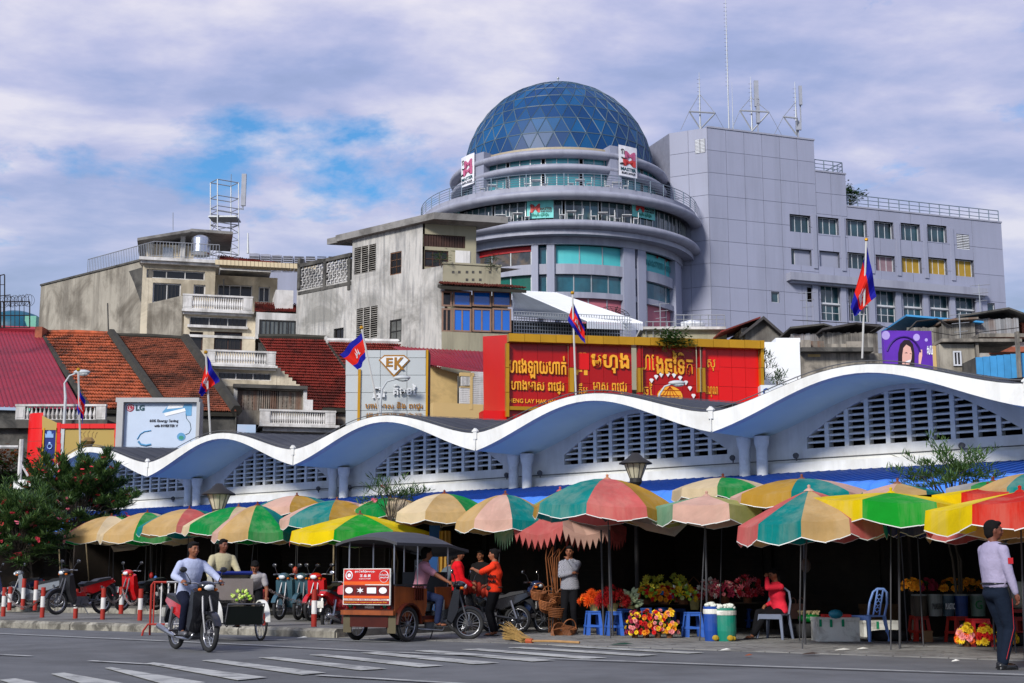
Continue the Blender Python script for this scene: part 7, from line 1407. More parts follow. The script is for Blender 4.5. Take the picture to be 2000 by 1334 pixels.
build_h = MB().tube([up_(on(1345, 1236), .72), up_(on(1347, 1236), 1.0), up_(on(1357, 1236), 1.12), up_(on(1368, 1236), 1.0), up_(on(1370, 1236), .72)], .012, 5); tag(build('basket_handle', build_h, basket_m), 'arched cane handle over the red carnation basket', 'handle')
bouquet('carnation_basket', 'low basket of orange red carnations behind the coolers', up_(on(1388, 1228), .60), .16, .12, [('round', fl((235, 75, 35)), .9)], 28, (.12, .08, basket_m), 31)
for i, (px, py, h, lab, ks, rx, rz) in enumerate([(1388, 1236, .62, 'pale pink lilies and white sprays left of the magenta bunch', [('lily', PNK, 1.1), ('bud', WHT, 1), ('round', PNK, .8)], .22, .28), (1418, 1238, .60, 'magenta and white star flower bunch behind the teal cooler', [('lily', MAG, 1), ('lily', MAG, .8), ('lily', WHT, .8), ('tuft', PNK, .8)], .24, .26), (1462, 1238, .60, 'large crimson and pink flower bunch beside the seated woman', [('lily', fl((190, 30, 50)), 1), ('lily', fl((225, 110, 120)), .9), ('tuft', fl((190, 30, 50)), 1)], .28, .34), (1425, 1224, .92, 'tall pale lily bunch with buds above the magenta flowers', [('lily', fl((225, 190, 195)), 1), ('bud', WHT, 1), ('lily', GRN, .8)], .24, .22), (1445, 1220, 1.10, 'orange marigold and lime bunch in shade higher up', [('round', AMB, 1.5), ('round', GRN, 1.3), ('round', DRED, 1.3)], .30, .22), (1495, 1220, 1.10, 'dark red bunch under the white lilies', [('round', DRED, 1.2), ('bud', DRED, 1), ('lily', MAG, .9)], .26, .25), (1487, 1222, 1.30, 'white and pink star lilies reaching up above the seated woman', [('lily', WHT, 1.5), ('bud', WHT, 1.3), ('lily', fl((225, 190, 195)), 1.5)], .26, .40)]):
    bouquet('flower_bunch', lab, up_(on(px, py), h), rx, rz, ks, 48 if i < 4 else 24, (.10, .14, basket_m), 40 + i)
for i, (px, ks) in enumerate(((1240, [('round', YEL, 1), ('round', MAG, 1), ('round', PNK, 1)]), (1262, [('round', AMB, 1), ('round', RED, 1), ('round', DRED, 1)]), (1285, [('round', YEL, 1.1), ('round', RED, 1), ('round', PNK, .9)]), (1308, [('round', AMB, 1.1), ('round', YEL, 1), ('round', PNK, 1)]))):
    bouquet('garland_bouquet', ['leftmost low bouquet of purple and yellow flowers on the ground', 'second low bouquet of amber and red flowers on the ground', 'third low bouquet, yellow over red and pink, on the ground', 'rightmost low bouquet of amber and pale pink flowers beside the stool'][i], on(px, 1246), .17, .40, ks, 40, (.07, .10, basket_m), 60 + i, leaf=200)
for i, (px, lab) in enumerate(((1887, 'yellow and peach rose bouquet in a small pot left of the guard'), (1926, 'yellow and red rose bouquet in a small pot just left of the guard'), (1968, 'yellow rose bouquet partly behind the guard'))):
    bouquet('rose_bouquet', lab, on(px, 1263), .15, .26, [('round', YEL, 1.3), ('round', YEL, 1.1), ('round', (PNK, RED, YEL)[i], 1.3), ('round', (ORG, RED, AMB)[i], 1.2)], 30, (.07, .09, basket_m), 70 + i)
bkt = mat('bucket_grey', C(150, 155, 150, .55), .5, .2, 4); 
for i, (px, w_, m_, lab) in enumerate(((1800, .13, mat('bucket_brown', C(85, 75, 60, .5), .7, .3, 4), 'dull brown paint bucket, leftmost on the stools'), (1830, .13, bkt, 'grey paint bucket with dark print'), (1855, .11, mat('bucket_dark', C(70, 95, 110, .55), .5, .4, 6), 'dark paint bucket with white print'), (1881, .125, mat('bucket_blue', C(25, 60, 130, .6), .5, .3, 6), 'plain blue paint bucket between the dark one and the green one'), (1914, .135, mat('bucket_green', C(110, 135, 120, .6), .5, .4, 6), 'pale bucket with a green leaf print left of the guard'))):
    p = up_(on(px, 1254), .44); t = thing('paint_bucket', lab, 'bucket', p); b = MB(); b.lathe((0, 0, 0), [(0, 0), (w_ * .85, 0), (w_, .36)], 16); build('body', b, m_, t); b = MB(); b.lathe((0, 0, 0), [(w_ * 1.0, .345), (w_ * 1.06, .35), (w_ * 1.06, .375), (w_ * .9, .375), (w_ * .85, .2)], 16); build('rim', b, bkt, t)
    if i in (1, 2, 4): text(['', 'PLASTIC', 'PLASTIC', '', 'G'][i], blk if i == 1 else (whp if i == 2 else mat('leaf_print', C(20, 120, 60, .7))), t, (-w_ * .7, -w_ * .99 - .01, .12), (1, 0, 0), (0, 0, 1), w_ * 1.4 if i < 4 else w_ * .9, .10 if i < 4 else .15, world=False, name='print')
for i, (px, lab, m_) in enumerate(((1786, 'dull amber marigolds in the leftmost bucket', AMB), (1815, 'dark magenta flowers behind the marigolds', MAG), (1866, 'left cloud of amber marigolds above the buckets', AMB), (1900, 'right cloud of amber marigolds above the buckets', AMB), (1938, 'amber marigolds partly behind the guard', AMB))): bouquet('marigold_bunch', lab, up_(on(px, 1250), .86), .26 if i > 1 else .2, .16, [('round', m_, 1.4), ('round', m_, 1.1)], 30, (.08, .05, basket_m), 80 + i)
# cane baskets stacked behind the motorbikes
cane = mat('rattan', C(150, 90, 48, .7), .7, .3, 8, ovar=.25)
def cane_basket(lab, px, py, z, r, h, rot=0, handle=True, Yo=0):
    p = on(px, py); t = thing('cane_basket', lab, 'basket', (p.x, p.y, p.z + z), rot=(rot, .2 * rot, .5)); b = MB()
    for k in range(6): b.torus((0, 0, h * k / 5), r * (.7 + .3 * k / 5), .012, 'z', 18, 4)
    build('rim_band', b, cane, t, kind='stuff'); b = MB()
    for k in range(16): a = k * .3927; b.tube([(r * .7 * math.cos(a), r * .7 * math.sin(a), 0), (r * math.cos(a), r * math.sin(a), h)], .009, 3)
    b.lathe((0, 0, 0), [(0, .01), (r * .69, .01)], 14); build('weave', b, cane, t, kind='stuff')
    if handle: build('handle', MB().tube([(r * math.cos(a), 0, h + r * 1.1 * math.sin(a)) for a in [math.pi * i / 10 for i in range(11)]], .012, 4), cane, t)
for i, a in enumerate([(1088, 1241, 0, .20, .16, 1.2), (1110, 1240, 0, .15, .14, .2), (1086, 1238, .34, .20, .17, .1), (1066, 1238, .5, .18, .16, .3), (1076, 1237, .62, .17, .13, -.2), (1050, 1238, .68, .16, .14, .2), (1098, 1236, .60, .16, .15, .3), (1064, 1236, .45, .15, .12, .6)]):
    cane_basket(['round cane basket lying on its side on the ground', 'small cane basket on the ground beside the woman in checks', 'dark cane basket low in the stack behind the motorbikes', 'cane basket in the middle of the stack, left', 'wide cane basket high in the stack with a loop handle', 'small cane basket beside the motorbike mirror', 'cane basket leaning on the stack, right', 'topmost flat cane basket of the stack'][i], *a)
t = thing('cane_bundle', 'bundle of long bent rattan canes standing behind the motorbikes', 'canes', on(1082, 1236)); b = MB()
for k in range(7): x = -.1 + k * .045; b.tube([(x, 0, 0), (x + .05 * math.sin(k), 0, .8), (x - .06, 0, 1.5), (x + .08 * (k % 3 - .5), 0, 1.68 + .05 * (k % 2))], .011, 4)
build('cane', b, cane, t)
# ================================================================ motorbikes
tyre = mat('rubber', (.016, .016, .017), .8, .1, 8); chrome = mat('chrome', (.42, .42, .44), .3, .05, 5, metal=.9); blackp = mat('black_plastic', (.015, .015, .017), .3, .1, 5, spec=.6); seatm = mat('seat_vinyl', (.02, .02, .022), .5); eng = mat('engine_grey', (.12, .12, .13), .5, .2, 10, metal=.5); lens = mat('clear_lens', (.62, .65, .68), .1, spec=.9); rlens = mat('red_lens', C(180, 15, 10, .8), .2); mirr = mat('mirror_glass', (.75, .77, .80), .05, metal=.8)
fork_m = mat('fork_steel', (.10, .10, .11), .4, metal=.4)
def paint(nm, c, k=.75): return mat('paint_' + nm, C(*c, k), .25, .04, 2, spec=.6, coat=.4, ovar=.04)
pr_, pk_, pt_, pb_, ps_ = paint('red', (200, 20, 25)), paint('black', (22, 22, 28)), paint('teal', (55, 90, 102)), paint('blue', (30, 45, 80)), paint('silver', (150, 155, 160))
def wheel(par, x, r=.285, y=0, spokes=True, disc=True, w=.038, n=28):
    b = MB(); b.torus((x, y, r), r - w, w, 'y', n, 7); t_ = build('wheel', b, tyre, par, smooth=True); b = MB(); b.torus((x, y, r), r - w * 2 - .002, .013, 'y', n, 5); build('rim', b, chrome, t_, smooth=True)
    b = MB(); b.lathe((x, y, r), [(0, -.05), (.035, -.05), (.06, -.02), (.06, .02), (.035, .05), (0, .05)], 12, 'y'); build('hub', b, eng, t_)
    b = MB()
    for k in range(18): a = k * .349; s_ = .03 if k % 2 else -.03; b.tube([(x + .04 * math.cos(a), y + s_, r + .04 * math.sin(a)), (x + (r - w * 2) * math.cos(a + .12), y, r + (r - w * 2) * math.sin(a + .12))], .0035 if spokes else .009, 3, caps=False)
    build('spoke', b, chrome if spokes else eng, t_, kind='stuff'); return t_
def sh(par, name, poly, w, m, y=0, tp=.8, bev=.5):
    """side profile given as (x, z) with rounded flanks"""
    b = MB(); n = len(poly); cx = sum(p[0] for p in poly) / n; cz = sum(p[1] for p in poly) / n; lay = [(-1, tp), (-.6, 1), (.6, 1), (1, tp)]; vs_ = []
    for l, s_ in lay: vs_ += [(cx + (px - cx) * s_, y + l * w / 2, cz + (pz - cz) * s_) for px, pz in poly]
    fs = [tuple(range(n))[::-1], tuple(3 * n + i for i in range(n))]
    for L_ in range(3): fs += [(L_ * n + i, L_ * n + (i + 1) % n, (L_ + 1) * n + (i + 1) % n, (L_ + 1) * n + i) for i in range(n)]
    b.add(vs_, fs); return build(name, b, m, par, auto=.7)
def moto(lab, pos, rz, body=pr_, shield=None, lean=0, grp=None, mirrors=True, basket=False, steer=0):
    t = thing('motorbike', lab, 'motorbike', pos, rot=(lean, 0, rz), group=grp); shield = shield or body
    wheel(t, .62); wheel(t, -.60)
    for s_ in (-.075, .075): build('fork', MB().tube([(.62, s_, .285), (.52, s_, .60), (.44, s_ * .7, .86)], [.017, .02, .02], 7), fork_m, t)
    b = MB()
    for i in range(10):
        a, c = math.radians(25 + i * 12), math.radians(37 + i * 12); f_ = lambda q, y: (.62 + .315 * math.cos(q), y, .285 + .315 * math.sin(q))
        b.add([f_(a, -.055), f_(a, 0), f_(a, .055), f_(c, -.055), f_(c, 0), f_(c, .055)], [(0, 1, 4, 3), (1, 2, 5, 4)])
    sh(t, 'front_fender', [(.62 + .33 * math.cos(math.radians(q)), .285 + .33 * math.sin(math.radians(q))) for q in range(20, 155, 15)] + [(.62 + .28 * math.cos(math.radians(q)), .285 + .28 * math.sin(math.radians(q))) for q in range(155, 15, -15)], .11, shield, tp=.97)
    sh(t, 'leg_shield', [(.47, .92), (.36, .96), (.26, .60), (.22, .34), (.32, .28), (.44, .52)], .42, shield, tp=.9); sh(t, 'centre_cover', [(.28, .58), (.05, .50), (-.18, .58), (-.15, .42), (.10, .36), (.28, .36)], .14, body)
    sh(t, 'tail_cover', [(-.05, .50), (-.02, .66), (-.35, .74), (-.84, .84), (-.90, .76), (-.55, .56), (-.25, .46)], .22, body, tp=.85)
    sh(t, 'seat', [(.04, .70), (-.06, .76), (-.34, .77), (-.46, .83), (-.78, .87), (-.80, .82), (-.35, .72), (.0, .64)], .25, seatm, tp=.9)
    b = MB(); b.box(-.18, .16, -.09, .09, .22, .42); b.lathe((.16, 0, .30), [(.0, 0), (.075, 0)], 10, 'x'); b.lathe((-.05, 0, .27), [(0, -.13), (.10, -.13), (.11, -.09), (.11, .09), (.10, .13), (0, .13)], 14, 'y'); b.tube([(.1, 0, .32), (.30, 0, .34)], .065, 8); build('engine', b, eng, t)
    build('exhaust', MB().tube([(.22, -.06, .30), (.15, -.11, .18), (-.25, -.13, .20), (-.40, -.15, .24), (-.92, -.17, .36)], [.016, .018, .02, .042, .045], 9), chrome, t, smooth=True)
    b = MB(); b.tube([(-.05, .03, .5), (.2, 0, .45), (.40, 0, .80)], .03, 6); b.tube([(-.15, .09, .35), (-.60, .10, .285)], .022, 5); b.tube([(-.15, -.09, .35), (-.60, -.10, .285)], .022, 5); b.tube([(0, -.3, .24), (0, .3, .24)], .014, 5); b.tube([(-.3, -.26, .30), (-.3, .26, .30)], .012, 5); build('frame', b, blackp, t)
    for s_ in (-.13, .13): build('shock', MB().tube([(-.60, s_, .30), (-.48, s_, .66)], .025, 7), chrome, t)
    b = MB(); b.tube([(.34, .34, 1.02), (.40, .16, 1.03), (.42, 0, .98), (.40, -.16, 1.03), (.34, -.34, 1.02)], .013, 6); hb = build('handlebar', b, chrome, t)
    for s_ in (-1, 1): build('grip', MB().tube([(.33, s_ * .34, 1.02), (.375, s_ * .22, 1.03)], .02, 7), blackp, hb)
    b = MB(); b.ball((.45, 0, .985), (.13, .15, .075), 12, 7); build('handle_cowl', b, shield, t, smooth=True); b = MB(); b.ball((.545, 0, .965), (.05, .085, .05), 12, 7); build('headlight', b, lens, t, smooth=True)
    for s_ in (-1, 1): b = MB(); b.ball((.50, s_ * .13, .93), (.04, .03, .025), 8, 5); build('indicator', b, mat('amber_lens', C(220, 110, 20, .8), .2), t)
    if mirrors:
        for s_ in (-1, 1): m_ = build('mirror', MB().tube([(.38, s_ * .22, 1.04), (.36, s_ * .28, 1.15), (.33, s_ * .31, 1.20)], .007, 5), blackp, t); b = MB(); b.ball((.32, s_ * .33, 1.23), (.02, .065, .045), 10, 6); build('mirror_head', b, blackp, m_, smooth=True); b = MB(); b.ball((.306, s_ * .33, 1.23), (.012, .056, .037), 10, 6); build('mirror_glass', b, mirr, m_, smooth=True)
    sh(t, 'rear_fender', [(-.70, .70), (-.92, .70), (-1.0, .42), (-.97, .40), (-.86, .60)], .12, blackp); b = MB(); b.box(-1.0, -.99, -.09, .09, .50, .64); build('number_plate', b, wht, t); b = MB(); b.ball((-.90, 0, .76), (.04, .08, .04), 10, 6); build('tail_light', b, rlens, t)
    if basket: b = MB(); b.box(.55, .80, -.15, .15, .72, .74); [b.box(.55 + k * .06, .56 + k * .06, -.15, .15, .72, .92) for k in range(5)]; build('front_basket', b, steel, t)
    build('side_stand', MB().tube([(.0, .1, .25), (-.08, .24, 0.0)], .012, 5), eng, t); return t
D = lambda x, y: math.atan2(y, x)
hd = D(.60, -.80); fwd = Vector((math.cos(hd), math.sin(hd), 0)); pm = G(408, 1275) - fwd * .62; pm.z = .004
m1 = moto('moving motorbike with black front and red side panels under the man in pale blue', pm, hd, pr_, pk_)
Z1 = .17
m2 = moto('black motorbike pulling the tuk tuk, ridden by the man in pink', G(848, 1250), .03, pk_, pk_)
moto('red parked motorbike with blue black seat behind the left bollards', G(155, 1200, .27), D(-.62, -.78), pr_, blackp)
moto('teal green parked moped, left of the pair behind the kerb', G(572, 1210, Z1), D(-.35, -.93), pt_, pt_); moto('dark blue parked moped beside the teal one', G(603, 1210, Z1), D(-.25, -.95), pb_, pt_)
moto('red parked motorbike with draped cover right of the mopeds', G(636, 1212, Z1), D(-.4, -.9), pr_); moto('red motorbike partly hidden behind the left side of the tuk tuk', G(662, 1232), D(.3, .95), pr_)
moto('black motorbike parked between the red jacketed man and the woman', G(955, 1237), D(-.97, .2), pk_); moto('black motorbike with round mirrors right of the woman in orange red', G(1010, 1236), D(.88, -.45), pk_, pb_)
moto('dark motorbike in the shade under the oleander, left', G(18, 1188, .27), D(-.8, -.5), pb_); moto('silver motorbike in the shade under the oleander, right', G(66, 1188, .27), D(-.9, -.3), ps_); moto('red motorbike in the shade behind the crowd barrier', G(272, 1193, .27), D(-.5, -.85), pk_, pr_)  # black body on the barrier bike puts the shade into its paint
# ================================================================ people
hairm = mat('black_hair', (.008, .007, .007), .85, .2, 20, spec=.1); skm = mat('skin_brown', C(150, 92, 62, .75), .6, .06, 6, ovar=.1); lipm = mat('lips', C(130, 60, 50, .7)); eyem = mat('eye_dark', (.01, .008, .008), .3); shoe = mat('black_leather', (.012, .012, .013), .25)
def fab(nm, c, k=.75): return mat('fabric_' + nm, C(*c, k), .9, .09, 5, .9, 9, ovar=.02, spec=.15)
def remesh(b, name, m, par, vox=.013, sm=3):
    me = bpy.data.meshes.new('tmp'); me.from_pydata(b.v, [], b.f); o = bpy.data.objects.new('tmp', me); S.collection.objects.link(o); r = o.modifiers.new('r', 'REMESH'); r.mode = 'VOXEL'; r.voxel_size = vox; s_ = o.modifiers.new('s', 'SMOOTH'); s_.factor = .5; s_.iterations = sm
    bpy.context.view_layer.update(); nm_ = bpy.data.meshes.new_from_object(o.evaluated_get(bpy.context.evaluated_depsgraph_get())); bpy.data.objects.remove(o); nm_.name = name; nm_.materials.clear(); nm_.materials.append(m)
    for p in nm_.polygons: p.use_smooth = True
    return new_obj(name, nm_, par)
def ik(a, b_, l1, l2, hint):
    a, b_, hint = Vector(a), Vector(b_), Vector(hint); d = b_ - a; L_ = d.length
    if L_ > (l1 + l2) * .999: b_ = a + d * ((l1 + l2) * .999 / L_); d = b_ - a; L_ = d.length
    x = (l1 * l1 - l2 * l2 + L_ * L_) / (2 * L_); h = math.sqrt(max(l1 * l1 - x * x, 0)); u = d / L_; p = hint - u * hint.dot(u); p = p.normalized() if p.length > 1e-6 else Vector((1, 0, 0)); return a + u * x + p * h, b_
def limb(b, pts, rs, g=0):
    b.tube(pts, [r + g for r in rs], 10)
    for p, r in zip(pts, rs): b.ball(p, r + g, 10, 6)
def person(lab, pos, rz, shirt, pants, sc=1.0, pel=(0, 0, .92), neck=(0, 0, 1.44), hL=(.05, .26, .80), hR=(.05, -.26, .80), fL=(0, .10, .08), fR=(0, -.10, .08), kL=(1, 0, 0), kR=(1, 0, 0), eL=(-1, .3, 0), eR=(-1, -.3, 0), yaw=0, nod=0, sleeve=1.0, fat=1.0, hair='short', shoes=None, woman=False, leg=1.0, tuck=True, skin=None, open_=False):
    t = thing('person', lab, 'person', pos, rz); t.scale = (sc,) * 3; skin = skin or skm; pel, neck = Vector(pel), Vector(neck); sp_ = (neck - pel).normalized(); lat = Vector((0, 1, 0)); fr = lat.cross(sp_).normalized(); W_s = .165 if woman else .185
    hips = [pel + lat * s_ * .09 - sp_ * .02 for s_ in (1, -1)]; shd = [neck - sp_ * .055 + lat * s_ * W_s for s_ in (1, -1)]
    kn, ft = [], []
    for h_, f_, k_ in zip(hips, (fL, fR), (kL, kR)): k, f = ik(h_, f_, .43, .42, k_); kn.append(k); ft.append(f)
    el, hn = [], []
    for s_, h_, e_ in zip(shd, (hL, hR), (eL, eR)): e, h = ik(s_, h_, .275, .25, e_); el.append(e); hn.append(h)
    rot3 = Matrix((fr, lat, sp_)).transposed()
    def torso(b, g=0, lo=0, hi=1.0):
        secs = [(-.02, .115, .165), (.08, .11, .155), (.20, .105 * fat, .145), (.34, .12 * fat, .16), (.46, .115, .17), (.52, .085, .16)] if not woman else [(-.02, .125, .175), (.08, .12, .165), (.20, .10 * fat, .135), (.34, .13 * fat, .15), (.45, .105, .155), (.50, .08, .14)]
        L_ = (neck - pel).length / .52
        for i in range(28):
            q = -.02 + .54 * i / 27; k = max(j for j in range(5) if secs[j][0] <= q + 1e-9); (qa, da, wa), (qb, db, wb) = secs[k], secs[k + 1]; f_ = min(1, (q - qa) / (qb - qa)); f_ = f_ * f_ * (3 - 2 * f_); d_, w_ = da + (db - da) * f_, wa + (wb - wa) * f_
            if lo <= q <= hi: b.ball(pel + sp_ * q * L_ * .97, (d_ + g, w_ * (.5 + .5 * fat) + g, .075), 16, 8, rot=rot3)
    hc = neck + sp_ * .02 + Vector((.025, 0, .165)); Rh = Matrix.Rotation(yaw, 3, 'Z') @ Matrix.Rotation(nod, 3, 'Y'); hp_ = lambda x, y, z: hc + Rh @ Vector((x, y, z))
    b = MB(); torso(b); b.tube([neck - sp_ * .04, hp_(-.02, 0, -.06)], [.065, .055], 10)
    b.ball(hc, (.092, .075, .108), 16, 12, rot=Rh); b.ball(hp_(.022, 0, -.055), (.062, .055, .058), 12, 8, rot=Rh); b.ball(hp_(.05, 0, -.088), (.028, .03, .022), 8, 6, rot=Rh); b.ball(hp_(.093, 0, -.014), (.02, .013, .028), 8, 6, rot=Rh); b.ball(hp_(.103, 0, -.028), (.014, .019, .011), 8, 5, rot=Rh); b.ball(hp_(.083, 0, .026), (.014, .045, .010), 8, 5, rot=Rh)
    for s_ in (-1, 1): b.ball(hp_(0, s_ * .078, -.005), (.02, .010, .032), 8, 5, rot=Rh); b.ball(hp_(.058, s_ * .042, -.03), (.025, .02, .022), 8, 5, rot=Rh)
    b.ball(hp_(.083, 0, -.058), (.016, .026, .009), 8, 5, rot=Rh)
    for s_, e, h, i in zip(shd, el, hn, (0, 1)):
        limb(b, [s_, s_.lerp(e, .5), e], [.055, .047, .040]); limb(b, [e, e.lerp(h, .4), h], [.040, .037, .026])
        d = (h - e).normalized(); up0 = Vector((0, 0, 1)) if abs(d.z) < .8 else Vector((1, 0, 0)); sd_ = d.cross(up0).normalized(); up0 = sd_.cross(d); pc = h + d * .045; b.ball(pc, .034, 8, 6); b.ball(h + d * .065, .032, 8, 6)
        for k, (o_, L_) in enumerate(((-.028, .062), (-.010, .072), (.010, .068), (.028, .052))):
            p0 = h + d * .07 + sd_ * o_; p1 = p0 + d * L_ * .55 - up0 * .012; p2 = p1 + d * L_ * .3 - up0 * .03; b.tube([p0, p1, p2], [.0095, .009, .008], 6)
        b.tube([h + d * .02 + sd_ * (.03 if i else -.03), h + d * .05 + sd_ * (.055 if i else -.055) - up0 * .01, h + d * .075 + sd_ * (.05 if i else -.05) - up0 * .025], [.012, .010, .009], 6)
    for h_, k, f in zip(hips, kn, ft): limb(b, [h_, h_.lerp(k, .5), k], [.085, .075, .055]); limb(b, [k, k.lerp(f, .35), f], [.055, .055, .036]); b.ball(f + Vector((.02, 0, -.02)), (.05, .035, .035), 10, 6); b.ball(f + Vector((.10, 0, -.045)), (.08, .04, .025), 10, 6)
    body = remesh(b, 'body', skin, t, .011, 1)
    b = MB(); torso(b, .020, .05 if tuck else -.05, 1); b.ball(neck - sp_ * .05, (.09, W_s * .75, .05), 12, 6, rot=rot3)
    for s_, e, h in zip(shd, el, hn):
        b.ball(s_, .076, 10, 6)
        if sleeve >= .9: limb(b, [s_, s_.lerp(e, .5), e], [.072, .066, .056]); limb(b, [e, e.lerp(h, .5), e.lerp(h, .93)], [.056, .052, .040])
        else: q = s_.lerp(e, sleeve * 1.2); limb(b, [s_, s_.lerp(q, .5), q], [.072, .070, .066])
    remesh(b, 'shirt', shirt, t, .014, 9)
    b = MB(); 
    for s_ in (-1, 1): b.tube([neck + fr * .055 + lat * .0 - sp_ * .03, neck + lat * s_ * .06 + sp_ * .025 + fr * .02, neck - fr * .055 + sp_ * .045], [.012, .016, .014], 6)
    build('collar', b, shirt, t, smooth=True)
    b = MB()
    for q in ((-.04, .128, .172), (.06, .122, .162)): b.ball(pel + sp_ * q[0], (q[1] + .008, q[2] * (.5 + .5 * fat) + .008, .09), 14, 8, rot=rot3)
    for h_, k, f in zip(hips, kn, ft): e = k.lerp(f, .96 * leg); limb(b, [h_, h_.lerp(k, .5), k], [.10, .092, .074]); limb(b, [k, k.lerp(e, .5), e], [.074, .066, .058])
    remesh(b, 'trousers', pants, t, .015, 5)
    if tuck: b = MB(); b.ball(pel + sp_ * .085, (.152 * fat, .192, .022), 18, 5, rot=rot3); build('belt', b, shoe, t, smooth=True)
    for f in ft:
        b = MB(); hgt_ = -.045
        if shoes: b.ball(f + Vector((-.01, 0, -.03)), (.07, .045, .05), 12, 7); b.ball(f + Vector((.09, 0, -.045)), (.11, .048, .034), 12, 7); b.fbox(f + Vector((-.07, -.04, -.08)), (.25, 0, 0), (0, .08, 0), (0, 0, .02)); remesh(b, 'shoe', shoes, t, .011, 1)
        else: b.fbox(f + Vector((-.07, -.045, -.08)), (.26, 0, 0), (0, .09, 0), (0, 0, .018)); b.tube([f + Vector((.05, -.045, -.06)), f + Vector((.08, 0, -.015)), f + Vector((.05, .045, -.06))], .012, 5); build('sandal', b, seatm, t)
    b = MB(); b.ball(hp_(-.022, 0, .030), (.098, .086, .100), 16, 10, rot=Rh); b.ball(hp_(-.045, 0, -.02), (.070, .078, .09), 14, 8, rot=Rh); b.ball(hp_(.045, 0, .085), (.05, .065, .03), 12, 6, rot=Rh)
    if hair == 'bun': b.ball(hp_(-.12, 0, .07), (.04, .04, .04), 10, 6, rot=Rh)
    if hair == 'long': b.ball(hp_(-.06, 0, -.10), (.06, .085, .12), 12, 7, rot=Rh)
    remesh(b, 'hair', hairm, t, .010, 1)
    for s_ in (-1, 1):
        b = MB(); b.ball(hp_(.086, s_ * .031, .006), (.007, .014, .006), 8, 5, rot=Rh); build('eye', b, eyem, t); b = MB(); b.ball(hp_(.092, s_ * .032, .028), (.006, .022, .0045), 8, 4, rot=Rh); build('eyebrow', b, hairm, t)
    b = MB(); b.ball(hp_(.093, 0, -.058), (.008, .022, .006), 8, 4, rot=Rh); build('lips', b, lipm, t)
    return t, dict(neck=neck, pel=pel, fr=fr, lat=lat, sp=sp_, el=el, hn=hn, shd=shd, kn=kn, ft=ft, hp=hp_)
lilac = fab('lilac', (190, 180, 210), .62); navy_f = fab('navy', (22, 32, 48), .8)
t, J = person('guard standing at the right in a lilac grey uniform shirt and navy trousers', G(1953, 1308), .30, lilac, navy_f, sc=1.035, hL=(.10, .27, .84), hR=(.10, -.27, .84), fL=(.12, .12, .08), fR=(-.02, -.10, .08), shoes=shoe, yaw=-.45, fat=1.12, skin=mat('skin_dark', C(120, 68, 48, .75), .6), neck=(.0, 0, 1.45))
b = MB(); s_ = J['shd'][1]; b.fbox(s_ + Vector((.0, -.085, -.16)), (.06, -.012, 0), (0, -.006, 0), (0, 0, .07)); build('arm_badge', b, mat('badge_red', C(200, 30, 40, .8)), t); b = MB(); b.fbox(s_ + Vector((-.03, -.05, .075)), (.07, 0, -.0), (0, .10, 0), (0, 0, .008)); build('epaulette', b, blackp, t)
b = MB(); b.tube([J['kn'][1] + Vector((.0, -.078, .35)), J['kn'][1] + Vector((.0, -.076, 0)), J['ft'][1] + Vector((0, -.062, .05))], .003, 4); build('trouser_piping', b, mat('badge_red', C(200, 30, 40, .8)), t)
def rider(lab, base, rz, shirt, pants, **k): 
    a = dict(pel=(-.22, 0, .86), neck=(-.10, 0, 1.36), hL=(.26, .31, 1.06), hR=(.26, -.31, 1.06), fL=(.05, .20, .32), fR=(.05, -.20, .32), kL=(1, .25, .3), kR=(1, -.25, .3), eL=(-.3, 1, -.6), eR=(-.3, -1, -.6), tuck=False); a.update(k); return person(lab, base, rz, shirt, pants, **a)
t, J = rider('man in a pale blue shirt riding the moving motorbike towards the camera', pm, hd, fab('pale_blue', (190, 198, 228), .72), fab('dark_navy', (22, 26, 45), .8), shoes=eng, yaw=.10, fat=1.1)
rider('man in a pink short sleeved shirt sitting on the tuk tuk motorbike', G(848, 1250), .05, fab('pink', (215, 150, 165), .75), fab('jeans', (35, 45, 75), .8), sleeve=.6, yaw=.25, hL=(.28, .30, 1.04), hR=(.28, -.30, 1.02), neck=(-.18, 0, 1.36), pel=(-.30, 0, .84))
p = G(893, 1240); person('man in a red hooded jacket standing behind the tuk tuk motorbike, facing right', p, .15, fab('red', (215, 20, 30), .85), fab('black', (20, 20, 24), .8), yaw=-.2, hL=(.30, .10, 1.05), hR=(.28, -.16, .98), sc=.97, tuck=False)
p = G(862, 1232); person('man in a dull grey shirt leaning behind the pink shirted rider', p, .3, fab('grey', (95, 105, 110), .7), fab('black', (20, 20, 24), .8), neck=(.18, 0, 1.34), pel=(-.1, 0, .88), sc=.97, tuck=False)
p = G(939, 1228); person('man in dark clothes behind, between the red jacket and the orange shirt', p, D(-.5, -.85), fab('dark', (30, 28, 30), .7), fab('black', (20, 20, 24), .8), sc=.99, tuck=False)
org = fab('orange_red', (235, 60, 30), .85)
t, J = person('woman in an orange red printed t-shirt with a bun, pointing to the left', on(966, 1242), math.pi - .25, org, fab('black', (20, 20, 24), .8), sc=.945, woman=True, fat=1.12, hL=(.42, .06, 1.33), hR=(.22, -.10, 1.0), eL=(0, 1, -.8), sleeve=.75, hair='bun', tuck=False, leg=.95, yaw=.15)
for i, (s_, z) in enumerate((('ndore', 1.16), ('mula', 1.06))): text(s_, fab('black', (20, 20, 24), .8), t, (.10, .19, z), (-1, .12, 0), (0, 0, 1), .19, .075, world=False, name='shirt_print', bold=.03)
b = MB(); b.ball(Vector((.06, .13, .95)), (.09, .07, .055), 12, 7); b.torus((0, 0, .97), .155, .014, 'z', 20, 5); build('waist_pouch', b, mat('olive_canvas', C(70, 55, 45, .7)), t, smooth=True)
